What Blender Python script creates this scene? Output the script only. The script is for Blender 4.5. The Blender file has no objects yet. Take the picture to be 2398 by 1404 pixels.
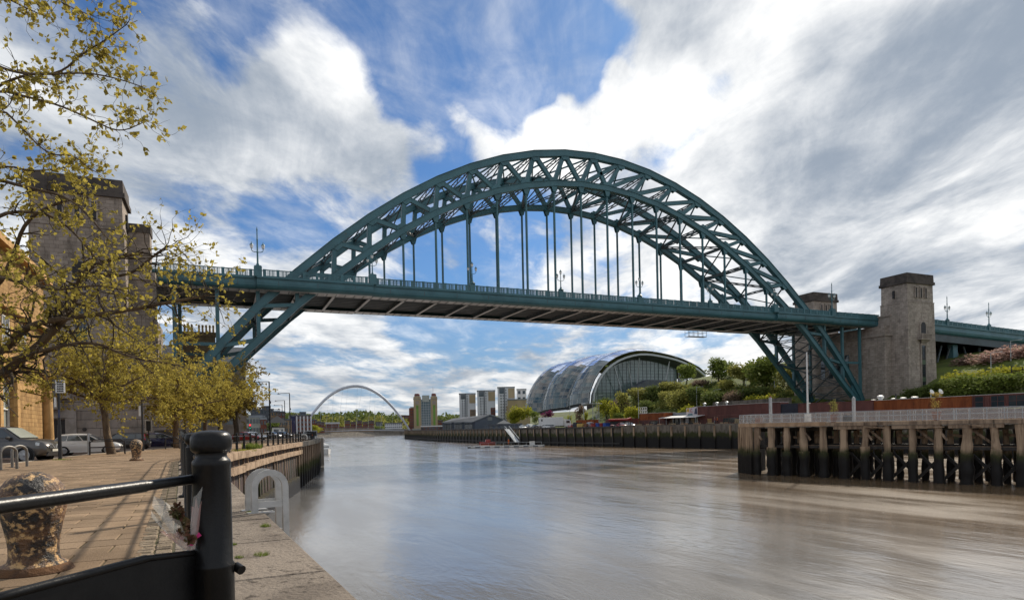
import bpy, math, random
from mathutils import Vector as V, Matrix
sc = bpy.context.scene
col = sc.collection
PI = math.pi
rad = math.radians
RN = random.Random(11)
U = RN.uniform
# ------------------------------------------------------------------ camera
FL, PYC = 1533.45, 1009.89          # focal length and principal row, in pixels of the 2398 px wide photograph
CAM = V((-74.177, -121.389, 6.2006))
CR = V((0.91405342, -0.40503186, -0.02134325)).normalized()
CF = V((0.40499113, 0.91429828, -0.00639104)).normalized()
CU = CR.cross(CF).normalized()
cd = bpy.data.cameras.new('camera')
cam = bpy.data.objects.new('camera', cd)
col.objects.link(cam)
mw = Matrix.Identity(4)
for i in range(3):
    mw[i][0], mw[i][1], mw[i][2], mw[i][3] = CR[i], CU[i], -CF[i], CAM[i]
cam.matrix_world = mw
cd.sensor_fit = 'HORIZONTAL'
cd.sensor_width = 36
cd.lens = FL / 2398 * 36
cd.shift_y = (PYC - 702) / 2398
cd.clip_start, cd.clip_end = 0.1, 12000
sc.camera = cam

def ray(px, py):
    return CF + CR * ((px - 1199) / FL) - CU * ((py - PYC) / FL)
def at(px, py, d):
    return CAM + ray(px, py) * d
def gnd(px, py, z=5.05):
    r = ray(px, py)
    return CAM + r * ((z - CAM.z) / r.z)
def aty(px, py, y):
    r = ray(px, py)
    return CAM + r * ((y - CAM.y) / r.y)
def atx(px, py, x):
    r = ray(px, py)
    return CAM + r * ((x - CAM.x) / r.x)
def atl(px, py, a, b):
    """point on the vertical plane through a and b"""
    n = V((b[1] - a[1], a[0] - b[0], 0))
    r = ray(px, py)
    return CAM + r * ((V((a[0], a[1], 0)) - CAM).dot(n) / r.dot(n))

# ------------------------------------------------------------------ sky, sun, exposure
SUN_AZ = math.atan2(0.816, 0.578)       # from +Y towards +X
SUN_EL = rad(38)
wd = bpy.data.worlds.new('World')
sc.world = wd
wd.use_nodes = True
nt = wd.node_tree
nt.nodes.clear()
def N(t, tree=None, **kw):
    n = (tree or nt).nodes.new(t)
    for k, v in kw.items():
        setattr(n, k, v)
    return n
def lk(a, b, tree=None):
    (tree or nt).links.new(a, b)
def mth(op, a, b=None, c=None, clamp=False, tree=None):
    n = N('ShaderNodeMath', tree, operation=op, use_clamp=clamp)
    for i, x in enumerate((a, b, c)):
        if x is None:
            continue
        if isinstance(x, (int, float)):
            n.inputs[i].default_value = x
        else:
            lk(x, n.inputs[i], tree)
    return n.outputs[0]
def mrange(x, a, b, c, d, tree=None, smooth=True):
    n = N('ShaderNodeMapRange', tree, interpolation_type='SMOOTHSTEP' if smooth else 'LINEAR')
    lk(x, n.inputs[0], tree)
    for i, q in enumerate((a, b, c, d)):
        n.inputs[i + 1].default_value = q
    return n.outputs[0]
def mixc(f, a, b, tree=None, bt='MIX'):
    n = N('ShaderNodeMix', tree, data_type='RGBA', blend_type=bt)
    for i, x in ((0, f), (6, a), (7, b)):
        if isinstance(x, (int, float)):
            n.inputs[i].default_value = x
        elif isinstance(x, tuple):
            n.inputs[i].default_value = (*x, 1) if len(x) == 3 else x
        else:
            lk(x, n.inputs[i], tree)
    return n.outputs[2]
out = N('ShaderNodeOutputWorld')
bg = N('ShaderNodeBackground')
lk(bg.outputs[0], out.inputs[0])
bg.inputs[1].default_value = 0.1
sky = N('ShaderNodeTexSky', sky_type='NISHITA')
sky.sun_disc = False
sky.sun_elevation = SUN_EL
sky.sun_rotation = SUN_AZ
sky.air_density, sky.dust_density, sky.ozone_density = 1.0, 0.6, 3.0
tc = N('ShaderNodeTexCoord')
dirv = tc.outputs['Generated']
sep = N('ShaderNodeSeparateXYZ')
lk(dirv, sep.inputs[0])
zz = mth('ADD', mth('MAXIMUM', sep.outputs[2], 0.0), 0.10)
cmb = N('ShaderNodeCombineXYZ')
for k, a in enumerate(((0.866, -0.5, 0.0), (0.5, 0.866, 0.0))):   # across and along the wind
    vm = N('ShaderNodeVectorMath', operation='DOT_PRODUCT')
    lk(dirv, vm.inputs[0])
    vm.inputs[1].default_value = a
    lk(mth('DIVIDE', vm.outputs['Value'], zz), cmb.inputs[k])
plane = cmb.outputs[0]
def noise(vec, scale, det, rough, dist=0.0, st=None, rot=0.0, off=(0, 0, 0), tree=None):
    if st or rot or off != (0, 0, 0):
        mp = N('ShaderNodeMapping', tree)
        mp.inputs['Scale'].default_value = st or (1, 1, 1)
        mp.inputs['Rotation'].default_value = (0, 0, rot)
        mp.inputs['Location'].default_value = off
        lk(vec, mp.inputs[0], tree)
        vec = mp.outputs[0]
    n = N('ShaderNodeTexNoise', tree)
    n.inputs['Scale'].default_value = scale
    n.inputs['Detail'].default_value = det
    n.inputs['Roughness'].default_value = rough
    n.inputs['Distortion'].default_value = dist
    lk(vec, n.inputs['Vector'], tree)
    return n.outputs['Fac']
# cloud streets: a broad field, broken puffs and fine wisps, all drifting the same way
n1 = noise(plane, 0.8, 4, 0.55, 0.3, (1.0, 0.7, 1), 0, (3.1, 1.7, 0))
n2 = noise(plane, 2.4, 10, 0.60, 0.35, (1.0, 0.62, 1), 0, (7.3, 2.9, 0))
n3 = noise(plane, 2.0, 10, 0.60, 0.4, (1.0, 0.50, 1), 0, (1.3, 8.9, 0))
n4 = noise(plane, 6.5, 8, 0.62, 0.5, (1.0, 0.55, 1), 0, (2.3, 4.9, 0))
def blobs(lst):
    tot = None
    for px, py, r, w in lst:
        c = ray(px, py).normalized()
        vm = N('ShaderNodeVectorMath', operation='DOT_PRODUCT')
        lk(dirv, vm.inputs[0])
        vm.inputs[1].default_value = c
        a = r / FL * 0.9
        m = mrange(vm.outputs['Value'], math.cos(a), 1.0, 0.0, w)
        tot = m if tot is None else mth('ADD', tot, m)
    return tot
cover = blobs([
    (1080, 140, 290, -.26), (960, 220, 140, -.16), (1270, 130, 230, -.36), (1180, 215, 120, -.22), (1400, 110, 130, -.22), (1520, 60, 80, -.12), (1330, 20, 120, -.14), (430, 0, 230, -.26), (850, -60, 330, -.26), (1260, -80, 300, -.22), (1440, 150, 150, -.18),
    (1000, 630, 230, -.34), (1190, 560, 170, -.24), (1780, 140, 150, -.30), (560, 105, 110, -.14), (1020, 765, 150, -.26), (1140, 785, 120, -.18),
    (1030, 370, 110, -.30), (730, 480, 190, -.18), (570, 480, 190, -.18), (400, 400, 140, -.14), (1560, 330, 130, -.16), (1650, 230, 110, -.12), (660, 330, 90, -.06),
    (520, 250, 300, .26), (740, 260, 210, .30), (880, 350, 130, .22), (1210, 325, 130, .40), (1060, 325, 110, .34), (970, 335, 90, .34), (1500, 230, 150, .36), (1370, 290, 120, .32), (1290, 320, 110, .2), (800, 640, 200, .1), (500, 620, 200, .1),
    (1440, 20, 150, .30), (850, 190, 90, .2), (935, 185, 50, .26), (1095, 110, 45, .26), (1435, 175, 45, .3), (1545, 132, 40, .34), (1325, 215, 36, .26), (1075, 590, 60, .26), (1140, 570, 45, .24), (1630, 60, 150, .24), (2060, 60, 420, .30), (2250, 400, 600, .24), (1720, 480, 330, .16)])
f = mth('ADD', mth('MULTIPLY', n1, 0.75), mth('MULTIPLY', n2, 1.15))
f = mth('ADD', f, mth('MULTIPLY', n4, 0.55))
f = mth('ADD', f, cover)
alpha = mrange(f, 0.93, 1.32, 0.0, 1.0)
veil = mrange(mth('ADD', mth('MULTIPLY', n3, 0.6), mth('MULTIPLY', n4, 0.4)), 0.42, 0.68, 0.0, 0.42)
alpha = mth('MAXIMUM', alpha, veil)
# light and shade inside the clouds (their own thickness, and the bright part round the sun)
shade = blobs([
    (540, 270, 280, -.16), (700, 420, 220, -.08), (2010, 240, 260, -.20), (2330, 180, 280, -.16), (1960, 560, 230, -.16), (2260, 640, 260, -.08),
    (2050, 10, 300, .26), (1690, 330, 260, .24), (2340, 420, 240, .22), (1500, 250, 180, .25), (1230, 300, 150, .2), (760, 130, 150, .16), (1750, 760, 300, .12), (620, 960, 260, -.10), (1030, 885, 120, -.14)])
sh = mth('ADD', mth('ADD', mth('MULTIPLY', n3, 1.7), mth('MULTIPLY', n2, 0.9)), shade)
sh = mth('ADD', sh, mth('MULTIPLY', n4, 0.4))
sh = mrange(sh, 1.08, 2.08, 0.0, 1.0)
cloudc = mixc(sh, (1.9, 2.25, 2.75), (7.3, 7.25, 7.1))
low = mrange(sep.outputs[2], 0.0, 0.13, 0.55, 0.0)
cloudc = mixc(low, cloudc, (4.3, 4.3, 4.25))
skyc = mixc(1.0, sky.outputs[0], (0.255, 0.395, 0.54), bt='MULTIPLY')
skyc = mixc(mrange(sep.outputs[2], -0.02, 0.3, 0.8, 0.0), skyc, (1.35, 2.05, 3.1))
lk(mixc(alpha, skyc, cloudc), bg.inputs[0])

sd = bpy.data.lights.new('sun', 'SUN')
sd.energy = 3.0
sd.angle = rad(2.2)
sd.color = (1.0, 0.90, 0.76)
sun = bpy.data.objects.new('sun', sd)
col.objects.link(sun)
sdir = V((math.sin(SUN_AZ) * math.cos(SUN_EL), math.cos(SUN_AZ) * math.cos(SUN_EL), math.sin(SUN_EL)))
sun.rotation_euler = sdir.to_track_quat('Z', 'Y').to_euler()
sun.location = (60, 0, 120)
vs = sc.view_settings
vs.view_transform = 'Standard'
vs.look = 'None'
vs.exposure = 0.80
vs.gamma = 1.0
vs.use_curve_mapping = False

# ------------------------------------------------------------------ materials
def mat(name, c, c2=None, s=1.5, rough=0.7, metal=0.0, bump=0.0, bs=20.0, st=(1, 1, 1), lo=0.4, hi=0.62, det=6, spec=0.5, c3=None, s3=8.0, lo3=.55, hi3=.7, coat=0.0, bst=None):
    m = bpy.data.materials.new(name)
    m.use_nodes = True
    t = m.node_tree
    b = t.nodes['Principled BSDF']
    b.inputs['Roughness'].default_value = rough
    b.inputs['Metallic'].default_value = metal
    b.inputs['Specular IOR Level'].default_value = spec
    b.inputs['Coat Weight'].default_value = coat
    if spec == .5 and rough >= .78:
        spec = .18
    b.inputs['Specular IOR Level'].default_value = spec
    c2 = c2 or tuple(x * 0.72 for x in c)
    g = N('ShaderNodeNewGeometry', t)
    pos = g.outputs['Position']
    fac = noise(pos, s, det, 0.6, 0.3, st, tree=t)
    cc = mixc(mrange(fac, lo, hi, 0, 1, t), c, c2, t)
    if c3:
        f3 = noise(pos, s3, 8, 0.65, 0.2, st, 0, (5, 9, 3), tree=t)
        cc = mixc(mrange(f3, lo3, hi3, 0, 1, t), cc, c3, t)
    lk(cc, b.inputs['Base Color'], t)
    if bump:
        bn = noise(pos, bs, 6, 0.6, 0, bst or st, tree=t)
        bp = N('ShaderNodeBump', t)
        bp.inputs['Strength'].default_value = bump
        bp.inputs['Distance'].default_value = 0.03
        lk(bn, bp.inputs['Height'], t)
        lk(bp.outputs[0], b.inputs['Normal'], t)
    return m
def blockmat(name, c, c2, bw, bh, mortar=.012, ax='xz', rough=.85, bump=.6, stain=None, s=.35):
    """masonry seen from afar: courses with fine joints; ax picks the wall plane"""
    m = mat(name, c, c2, s, rough, st=(1, 1, .35), c3=stain, s3=.9, lo3=.5, hi3=.75)
    t = m.node_tree
    b = t.nodes['Principled BSDF']
    src = b.inputs['Base Color'].links[0].from_socket
    g = N('ShaderNodeNewGeometry', t)
    sp = N('ShaderNodeSeparateXYZ', t)
    lk(g.outputs['Position'], sp.inputs[0], t)
    cb = N('ShaderNodeCombineXYZ', t)
    if ax == 'xy+z':
        lk(mth('ADD', sp.outputs[0], sp.outputs[1], tree=t), cb.inputs[0], t)
        lk(sp.outputs[2], cb.inputs[1], t)
    else:
        lk(sp.outputs['xyz'.index(ax[0])], cb.inputs[0], t)
        lk(sp.outputs['xyz'.index(ax[1])], cb.inputs[1], t)
    br = N('ShaderNodeTexBrick', t)
    br.inputs['Scale'].default_value = 1.0
    br.inputs['Brick Width'].default_value = bw
    br.inputs['Row Height'].default_value = bh
    br.inputs['Mortar Size'].default_value = mortar
    br.inputs['Color1'].default_value = (1, 1, 1, 1)
    br.inputs['Color2'].default_value = (.70, .70, .70, 1)
    br.inputs['Mortar'].default_value = (.58, .56, .54, 1)
    lk(cb.outputs[0], br.inputs['Vector'], t)
    lk(mixc(1.0, src, br.outputs['Color'], t, 'MULTIPLY'), b.inputs['Base Color'], t)
    bp = N('ShaderNodeBump', t)
    bp.inputs['Strength'].default_value = bump
    bp.inputs['Distance'].default_value = 0.02
    bp.invert = True
    lk(br.outputs['Fac'], bp.inputs['Height'], t)
    lk(bp.outputs[0], b.inputs['Normal'], t)
    return m
def leafmat(name, c, c2, tr=.35):
    m = bpy.data.materials.new(name)
    m.use_nodes = True
    t = m.node_tree
    t.nodes.clear()
    o = N('ShaderNodeOutputMaterial', t)
    g = N('ShaderNodeNewGeometry', t)
    cc = mixc(g.outputs['Random Per Island'], c, c2, t)
    d = N('ShaderNodeBsdfPrincipled', t)
    d.inputs['Roughness'].default_value = .8
    d.inputs['Specular IOR Level'].default_value = .08
    lk(cc, d.inputs['Base Color'], t)
    e = N('ShaderNodeBsdfTranslucent', t)
    lk(cc, e.inputs[0], t)
    x = N('ShaderNodeMixShader', t)
    x.inputs[0].default_value = tr
    lk(d.outputs[0], x.inputs[1], t)
    lk(e.outputs[0], x.inputs[2], t)
    lk(x.outputs[0], o.inputs[0], t)
    return m
def islandmat(name, cols, rough, metal, spec=.5):
    m = bpy.data.materials.new(name)
    m.use_nodes = True
    t = m.node_tree
    b = t.nodes['Principled BSDF']
    g = N('ShaderNodeNewGeometry', t)
    r = N('ShaderNodeValToRGB', t)
    r.color_ramp.interpolation = 'CONSTANT'
    els = r.color_ramp.elements
    while len(els) < len(cols):
        els.new(1.0)
    for i, c in enumerate(cols):
        els[i].position = i / len(cols)
        els[i].color = (*c, 1)
    lk(g.outputs['Random Per Island'], r.inputs[0], t)
    lk(r.outputs[0], b.inputs['Base Color'], t)
    b.inputs['Roughness'].default_value = rough
    b.inputs['Metallic'].default_value = metal
    b.inputs['Specular IOR Level'].default_value = spec
    return m
def glassmat(name, c, rough=.06):
    m = mat(name, c, tuple(x * .8 for x in c), .3, rough, 0.0, spec=1.0)
    return m
M = {}
M['teal'] = mat('bridge_paint', (.052, .152, .176), (.038, .118, .138), .25, .42, bump=.06, bs=6, c3=(.085, .10, .095), s3=1.6, lo3=.60, hi3=.8)
M['teal_dark'] = mat('bridge_paint_grimy', (.085, .11, .12), (.065, .08, .085), .4, .6)
M['soffit'] = mat('bridge_soffit_plate', (.66, .66, .68), (.48, .48, .49), .5, .65, st=(1, .3, 1), c3=(.09, .07, .06), s3=.9, lo3=.6, hi3=.78)
M['lampglass'] = mat('lantern_glass', (.72, .73, .70), None, 3, .25, spec=.6)
M['black'] = mat('black_gloss_paint', (.006, .006, .0065), (.010, .010, .010), 4, .34, spec=.26, bump=.09, bs=45, c3=(.035, .03, .026), s3=14, lo3=.66, hi3=.8)
M['black_far'] = mat('black_railing_paint', (.012, .012, .014), (.02, .02, .022), 3, .4)
M['granite'] = mat('granite_coping', (.245, .205, .165), (.165, .136, .11), 1.1, .85, bump=1.0, bs=22, c3=(.075, .06, .048), s3=8, lo3=.54, hi3=.68)
M['slab'] = mat('paving_concrete', (.272, .192, .122), (.205, .142, .088), .8, .88, bump=.5, bs=60, c3=(.15, .10, .062), s3=16, lo3=.6, hi3=.8)
M['sett'] = mat('sett_stone', (.26, .205, .145), (.16, .125, .088), 5, .9, bump=.8, bs=40, c3=(.09, .085, .04), s3=12, lo3=.55, hi3=.7)
M['asphalt'] = mat('asphalt', (.075, .053, .05), (.04, .039, .037), .7, .9, bump=.5, bs=60)
M['kerb'] = mat('kerb_stone', (.36, .33, .28), None, 2, .85)
M['hoopsteel'] = mat('dull_hoop_steel', (.20, .185, .165), (.15, .14, .125), 4, .5, .4)
M['dirt'] = mat('joint_grit', (.10, .085, .055), (.07, .07, .035), 3, .95, bump=.6, bs=50)
M['quaystone'] = mat('quay_masonry', (.20, .175, .145), (.11, .10, .085), .6, .85, bump=.6, bs=6, st=(1, 1, .5))
M['mud'] = mat('tidal_weed_and_mud', (.035, .032, .026), (.055, .05, .03), .8, .8, bump=.9, bs=5, st=(1, 1, .4))
M['oldwood'] = mat('weathered_timber', (.40, .29, .20), (.23, .16, .105), 1.2, .85, bump=.8, bs=14, st=(1, 1, 1), c3=(.09, .07, .055), s3=3.5, lo3=.56, hi3=.7)
M['pilewood'] = mat('pier_pile_timber', (.38, .28, .195), (.19, .135, .095), 2.2, .85, bump=.9, bs=9, st=(1, 1, .12), c3=(.05, .038, .03), s3=2.4, lo3=.54, hi3=.68, bst=(1, 1, .1))
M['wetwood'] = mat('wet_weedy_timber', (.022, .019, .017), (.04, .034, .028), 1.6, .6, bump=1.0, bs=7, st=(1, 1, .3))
M['alu'] = mat('brushed_aluminium', (.50, .49, .47), (.42, .41, .39), 5, .45, .5, bump=.08, bs=60)
M['steelgrey'] = mat('galvanised_rail', (.46, .48, .49), (.38, .40, .41), 3, .45, .3)
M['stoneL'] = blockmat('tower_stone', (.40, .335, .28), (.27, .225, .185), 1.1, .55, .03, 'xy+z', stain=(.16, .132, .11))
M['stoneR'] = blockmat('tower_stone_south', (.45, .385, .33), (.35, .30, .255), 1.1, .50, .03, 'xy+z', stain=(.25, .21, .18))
M['stonedark'] = mat('sooty_cornice', (.10, .085, .075), (.055, .048, .044), .5, .85)
M['stonelight'] = mat('carved_stone', (.35, .30, .26), (.27, .23, .195), .8, .85)
M['sandstone'] = blockmat('golden_sandstone', (.46, .285, .12), (.34, .20, .08), .9, .38, .025, 'xy+z', stain=(.25, .145, .06), s=.8)
M['sandplain'] = mat('golden_sandstone_column', (.50, .31, .13), (.38, .225, .09), 1.4, .8, bump=.3, bs=12)
M['dark'] = mat('dark_void', (.015, .015, .017), None, 1, .6)
M['glass'] = glassmat('window_glass', (.035, .05, .06))
M['glasspale'] = glassmat('pale_blind_glass', (.34, .36, .31), .2)
M['white'] = mat('white_paint', (.72, .72, .70), (.62, .62, .6), 1, .45)
M['whitecar'] = mat('white_car_paint', (.72, .72, .70), (.68, .68, .67), 1, .25, coat=.6)
M['greycar'] = mat('graphite_car_paint', (.085, .078, .072), (.10, .092, .085), 1, .28, .55, coat=.7)
M['darkcar'] = mat('charcoal_car_paint', (.032, .03, .032), (.04, .038, .04), 1, .3, .4, coat=.6)
M['bluecar'] = mat('navy_car_paint', (.010, .012, .060), (.013, .016, .07), 1, .25, .4, coat=.7)
M['blackcar'] = mat('black_van_paint', (.012, .012, .014), None, 1, .3, coat=.5)
M['redcar'] = mat('red_car_paint', (.32, .02, .02), None, 1, .3, coat=.5)
M['silvercar'] = mat('silver_car_paint', (.42, .43, .45), None, 1, .3, .6, coat=.4)
M['tyre'] = mat('tyre_rubber', (.018, .018, .018), None, 5, .8)
M['rim'] = mat('alloy_rim', (.42, .42, .42), None, 4, .3, .8)
M['lens'] = mat('headlight_lens', (.62, .64, .64), (.4, .42, .42), 14, .12, .3)
M['redlens'] = mat('tail_light_lens', (.42, .02, .03), None, 5, .2)
M['plate'] = mat('number_plate', (.72, .70, .60), None, 3, .4)
M['plastic'] = mat('dark_plastic', (.02, .02, .021), None, 5, .5)
M['rustbol'] = mat('flaked_bollard_paint', (.014, .012, .011), (.17, .085, .038), 3.5, .5, bump=1.0, bs=30, lo=.42, hi=.62, c3=(.60, .37, .16), s3=16, lo3=.50, hi3=.62)
M['rust'] = mat('rusty_iron', (.13, .065, .03), (.07, .04, .025), 6, .8, bump=.7, bs=30)
M['corten'] = mat('rusty_container_steel', (.30, .095, .035), (.22, .066, .026), .8, .8, st=(1, 1, .3), c3=(.12, .04, .022), s3=1.2, lo3=.55, hi3=.75)
M['maroon'] = mat('maroon_container_steel', (.17, .062, .05), (.125, .047, .04), .6, .75, st=(1, 1, .3), c3=(.06, .026, .024), s3=1.1, lo3=.55, hi3=.75)
M['navycon'] = mat('navy_container_steel', (.022, .026, .045), None, .7, .6)
M['bark'] = mat('tree_bark', (.145, .105, .068), (.085, .06, .042), 3, .9, bump=1.0, bs=14, st=(1, 1, .35), c3=(.27, .19, .11), s3=3.5, lo3=.58, hi3=.72)
M['barkdark'] = mat('dark_bark', (.055, .042, .032), (.085, .066, .048), 3, .9)
M['leafy'] = leafmat('spring_leaf', (.50, .41, .08), (.23, .19, .05), .5)
M['leafy2'] = leafmat('spring_leaf_bronze', (.43, .33, .085), (.22, .17, .06), .5)
M['leafg'] = leafmat('green_leaf', (.22, .27, .06), (.11, .145, .035))
M['leafl'] = leafmat('lime_leaf', (.40, .38, .045), (.22, .24, .035))
M['leafd'] = leafmat('dark_green_leaf', (.15, .185, .05), (.085, .11, .035))
M['leafo'] = leafmat('olive_leaf', (.33, .32, .085), (.19, .19, .055))
M['leafp'] = leafmat('pink_blossom', (.56, .38, .33), (.25, .165, .13))
M['leafm'] = leafmat('magenta_blossom', (.22, .05, .12), (.10, .02, .06))
M['leafb'] = leafmat('bare_twig_brown', (.24, .17, .12), (.13, .10, .075))
M['grass'] = mat('bank_grass', (.10, .128, .026), (.06, .078, .02), .12, .95, bump=.6, bs=2, c3=(.085, .065, .035), s3=.35, lo3=.55, hi3=.7)
M['hill'] = mat('far_hill_grass', (.10, .115, .05), (.07, .08, .035), .02, .95)
M['brickred'] = blockmat('red_brick', (.24, .085, .055), (.17, .065, .045), .6, .25, .02, 'xy+z', s=.1)
M['brickbrown'] = blockmat('brown_brick', (.36, .25, .155), (.27, .19, .12), .6, .25, .02, 'xy+z', s=.1)
M['tanwall'] = mat('buff_render', (.42, .33, .20), (.36, .28, .17), .1, .8)
M['whitewall'] = mat('white_render', (.62, .63, .64), (.54, .55, .56), .1, .7)
M['greywall'] = mat('grey_cladding', (.22, .24, .26), (.17, .19, .21), .1, .6)
M['slate'] = mat('slate_roof', (.085, .095, .11), (.06, .068, .08), .2, .6)
M['bluegrey'] = mat('blue_grey_cladding', (.085, .105, .14), (.07, .088, .115), .1, .5)
M['green'] = mat('green_banner', (.16, .30, .05), (.11, .22, .035), .1, .7)
M['baltglass'] = glassmat('teal_curtain_wall', (.055, .105, .125), .1)
M['mill'] = mat('pale_bridge_steel', (.50, .52, .56), (.42, .44, .48), .1, .4, .1)
M['orange'] = mat('orange_workwear', (.62, .14, .03), None, 2, .8)
M['red'] = mat('red_skip_paint', (.36, .03, .025), None, 1, .5)
M['blue'] = mat('blue_skip_paint', (.03, .10, .42), None, 1, .5)
M['yellow'] = mat('yellow_panel', (.58, .40, .10), None, 1, .6)
M['skin'] = mat('skin', (.40, .24, .17), None, 3, .6)
M['brownbeam'] = mat('pier_fascia_timber', (.48, .33, .21), (.32, .21, .13), .8, .8, bump=.4, bs=8)
M['terracotta'] = mat('terracotta_pot', (.28, .14, .095), None, 2, .8)

def mk_water():
    m = bpy.data.materials.new('river_water')
    m.use_nodes = True
    t = m.node_tree
    b = t.nodes['Principled BSDF']
    g = N('ShaderNodeNewGeometry', t)
    pos = g.outputs['Position']
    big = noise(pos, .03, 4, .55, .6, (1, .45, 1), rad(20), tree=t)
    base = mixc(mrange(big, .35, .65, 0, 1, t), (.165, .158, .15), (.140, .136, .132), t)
    sp = N('ShaderNodeSeparateXYZ', t)
    lk(pos, sp.inputs[0], t)
    jetty_brown = mth('ADD', mth('ADD', sp.outputs[0], mth('MULTIPLY', big, 40.0, tree=t), tree=t), mth('MULTIPLY', sp.outputs[1], -.25, tree=t), tree=t)   # browner towards the jetty: its reflection and shade painted in, plus shallows
    lk(mixc(mrange(jetty_brown, -22, 26, 0, 1, t), base, (.150, .100, .055), t), b.inputs['Base Color'], t)
    b.inputs['IOR'].default_value = 1.8
    b.inputs['Specular IOR Level'].default_value = .5
    str1 = noise(pos, .22, 5, .6, .3, (1, .22, 1), rad(22), tree=t)
    lk(mrange(str1, .35, .68, .12, .22, t), b.inputs['Roughness'], t)
    a1 = noise(pos, .55, 4, .6, .4, (1, .30, 1), rad(22), tree=t)
    a2 = noise(pos, 3.2, 4, .65, .4, (1, .35, 1), rad(28), tree=t)
    h = mth('ADD', mth('MULTIPLY', a1, 1.0, tree=t), mth('MULTIPLY', a2, .16, tree=t), tree=t)
    bp = N('ShaderNodeBump', t)
    bp.inputs['Strength'].default_value = .5
    bp.inputs['Distance'].default_value = .11
    lk(h, bp.inputs['Height'], t)
    lk(bp.outputs[0], b.inputs['Normal'], t)
    return m
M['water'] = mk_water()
def tint(m, kind):
    t = m.node_tree
    b = t.nodes['Principled BSDF']
    src = b.inputs['Base Color'].links[0].from_socket
    r = N('ShaderNodeObjectInfo', t).outputs['Random'] if kind == 'object' else N('ShaderNodeNewGeometry', t).outputs['Random Per Island']
    v = mrange(r, 0, 1, .70, 1.12, t, False)
    c = N('ShaderNodeCombineColor', t)
    for k in range(3):
        lk(v, c.inputs[k], t)
    lk(mixc(1.0, src, c.outputs[0], t, 'MULTIPLY'), b.inputs['Base Color'], t)
M['slabnear'] = M['slab'].copy()
M['slabfar'] = M['slab'].copy()
tint(M['slabnear'], 'object')
tint(M['slabfar'], 'island')
tint(M['granite'], 'object')
tint(M['sett'], 'object')
def tide(name, c, c2, zt, zm, band=1.0, dry=.85, st=(1, 1, .35), weed=(.055, .06, .024), low=(.018, .016, .015)):
    """quay or pile surface stained by the tide: dry above zt, weed between, black mud below zm"""
    m = mat(name, c, c2, 1.1, dry, bump=.8, bs=6, st=st, c3=tuple(x * .35 for x in c2), s3=2.2, lo3=.56, hi3=.72)
    t = m.node_tree
    b = t.nodes['Principled BSDF']
    src = b.inputs['Base Color'].links[0].from_socket
    g = N('ShaderNodeNewGeometry', t)
    sp = N('ShaderNodeSeparateXYZ', t)
    lk(g.outputs['Position'], sp.inputs[0], t)
    w = noise(g.outputs['Position'], 1.3, 5, .65, 0, (1, 1, .5), tree=t)
    z = mth('ADD', sp.outputs[2], mth('MULTIPLY', mth('SUBTRACT', w, .5, tree=t), 2.6 * band, tree=t), tree=t)
    c1 = mixc(mrange(z, zt - .5, zt + .4, 1, 0, t), src, weed, t)
    c1 = mixc(mrange(z, zm - .6, zm + .5, 1, 0, t), c1, low, t)
    lk(c1, b.inputs['Base Color'], t)
    lk(mrange(z, zm - .5, zm + .5, .5, dry, t), b.inputs['Roughness'], t)
    return m
M['tidestone'] = tide('tidal_quay_stone', (.235, .205, .17), (.14, .125, .105), 4.1, 2.9)
M['tidewood'] = tide('tidal_pile_timber', (.46, .335, .225), (.24, .17, .115), 3.1, 2.5, .5, st=(1, 1, .12))
M['tidefender'] = tide('tidal_fender_timber', (.34, .25, .175), (.19, .135, .095), 2.6, 1.7, .5, st=(1, 1, .15))
M['tidedark'] = tide('tidal_dark_wall', (.06, .052, .042), (.04, .034, .028), 2.6, 1.6, .8, weed=(.07, .06, .03))

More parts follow.
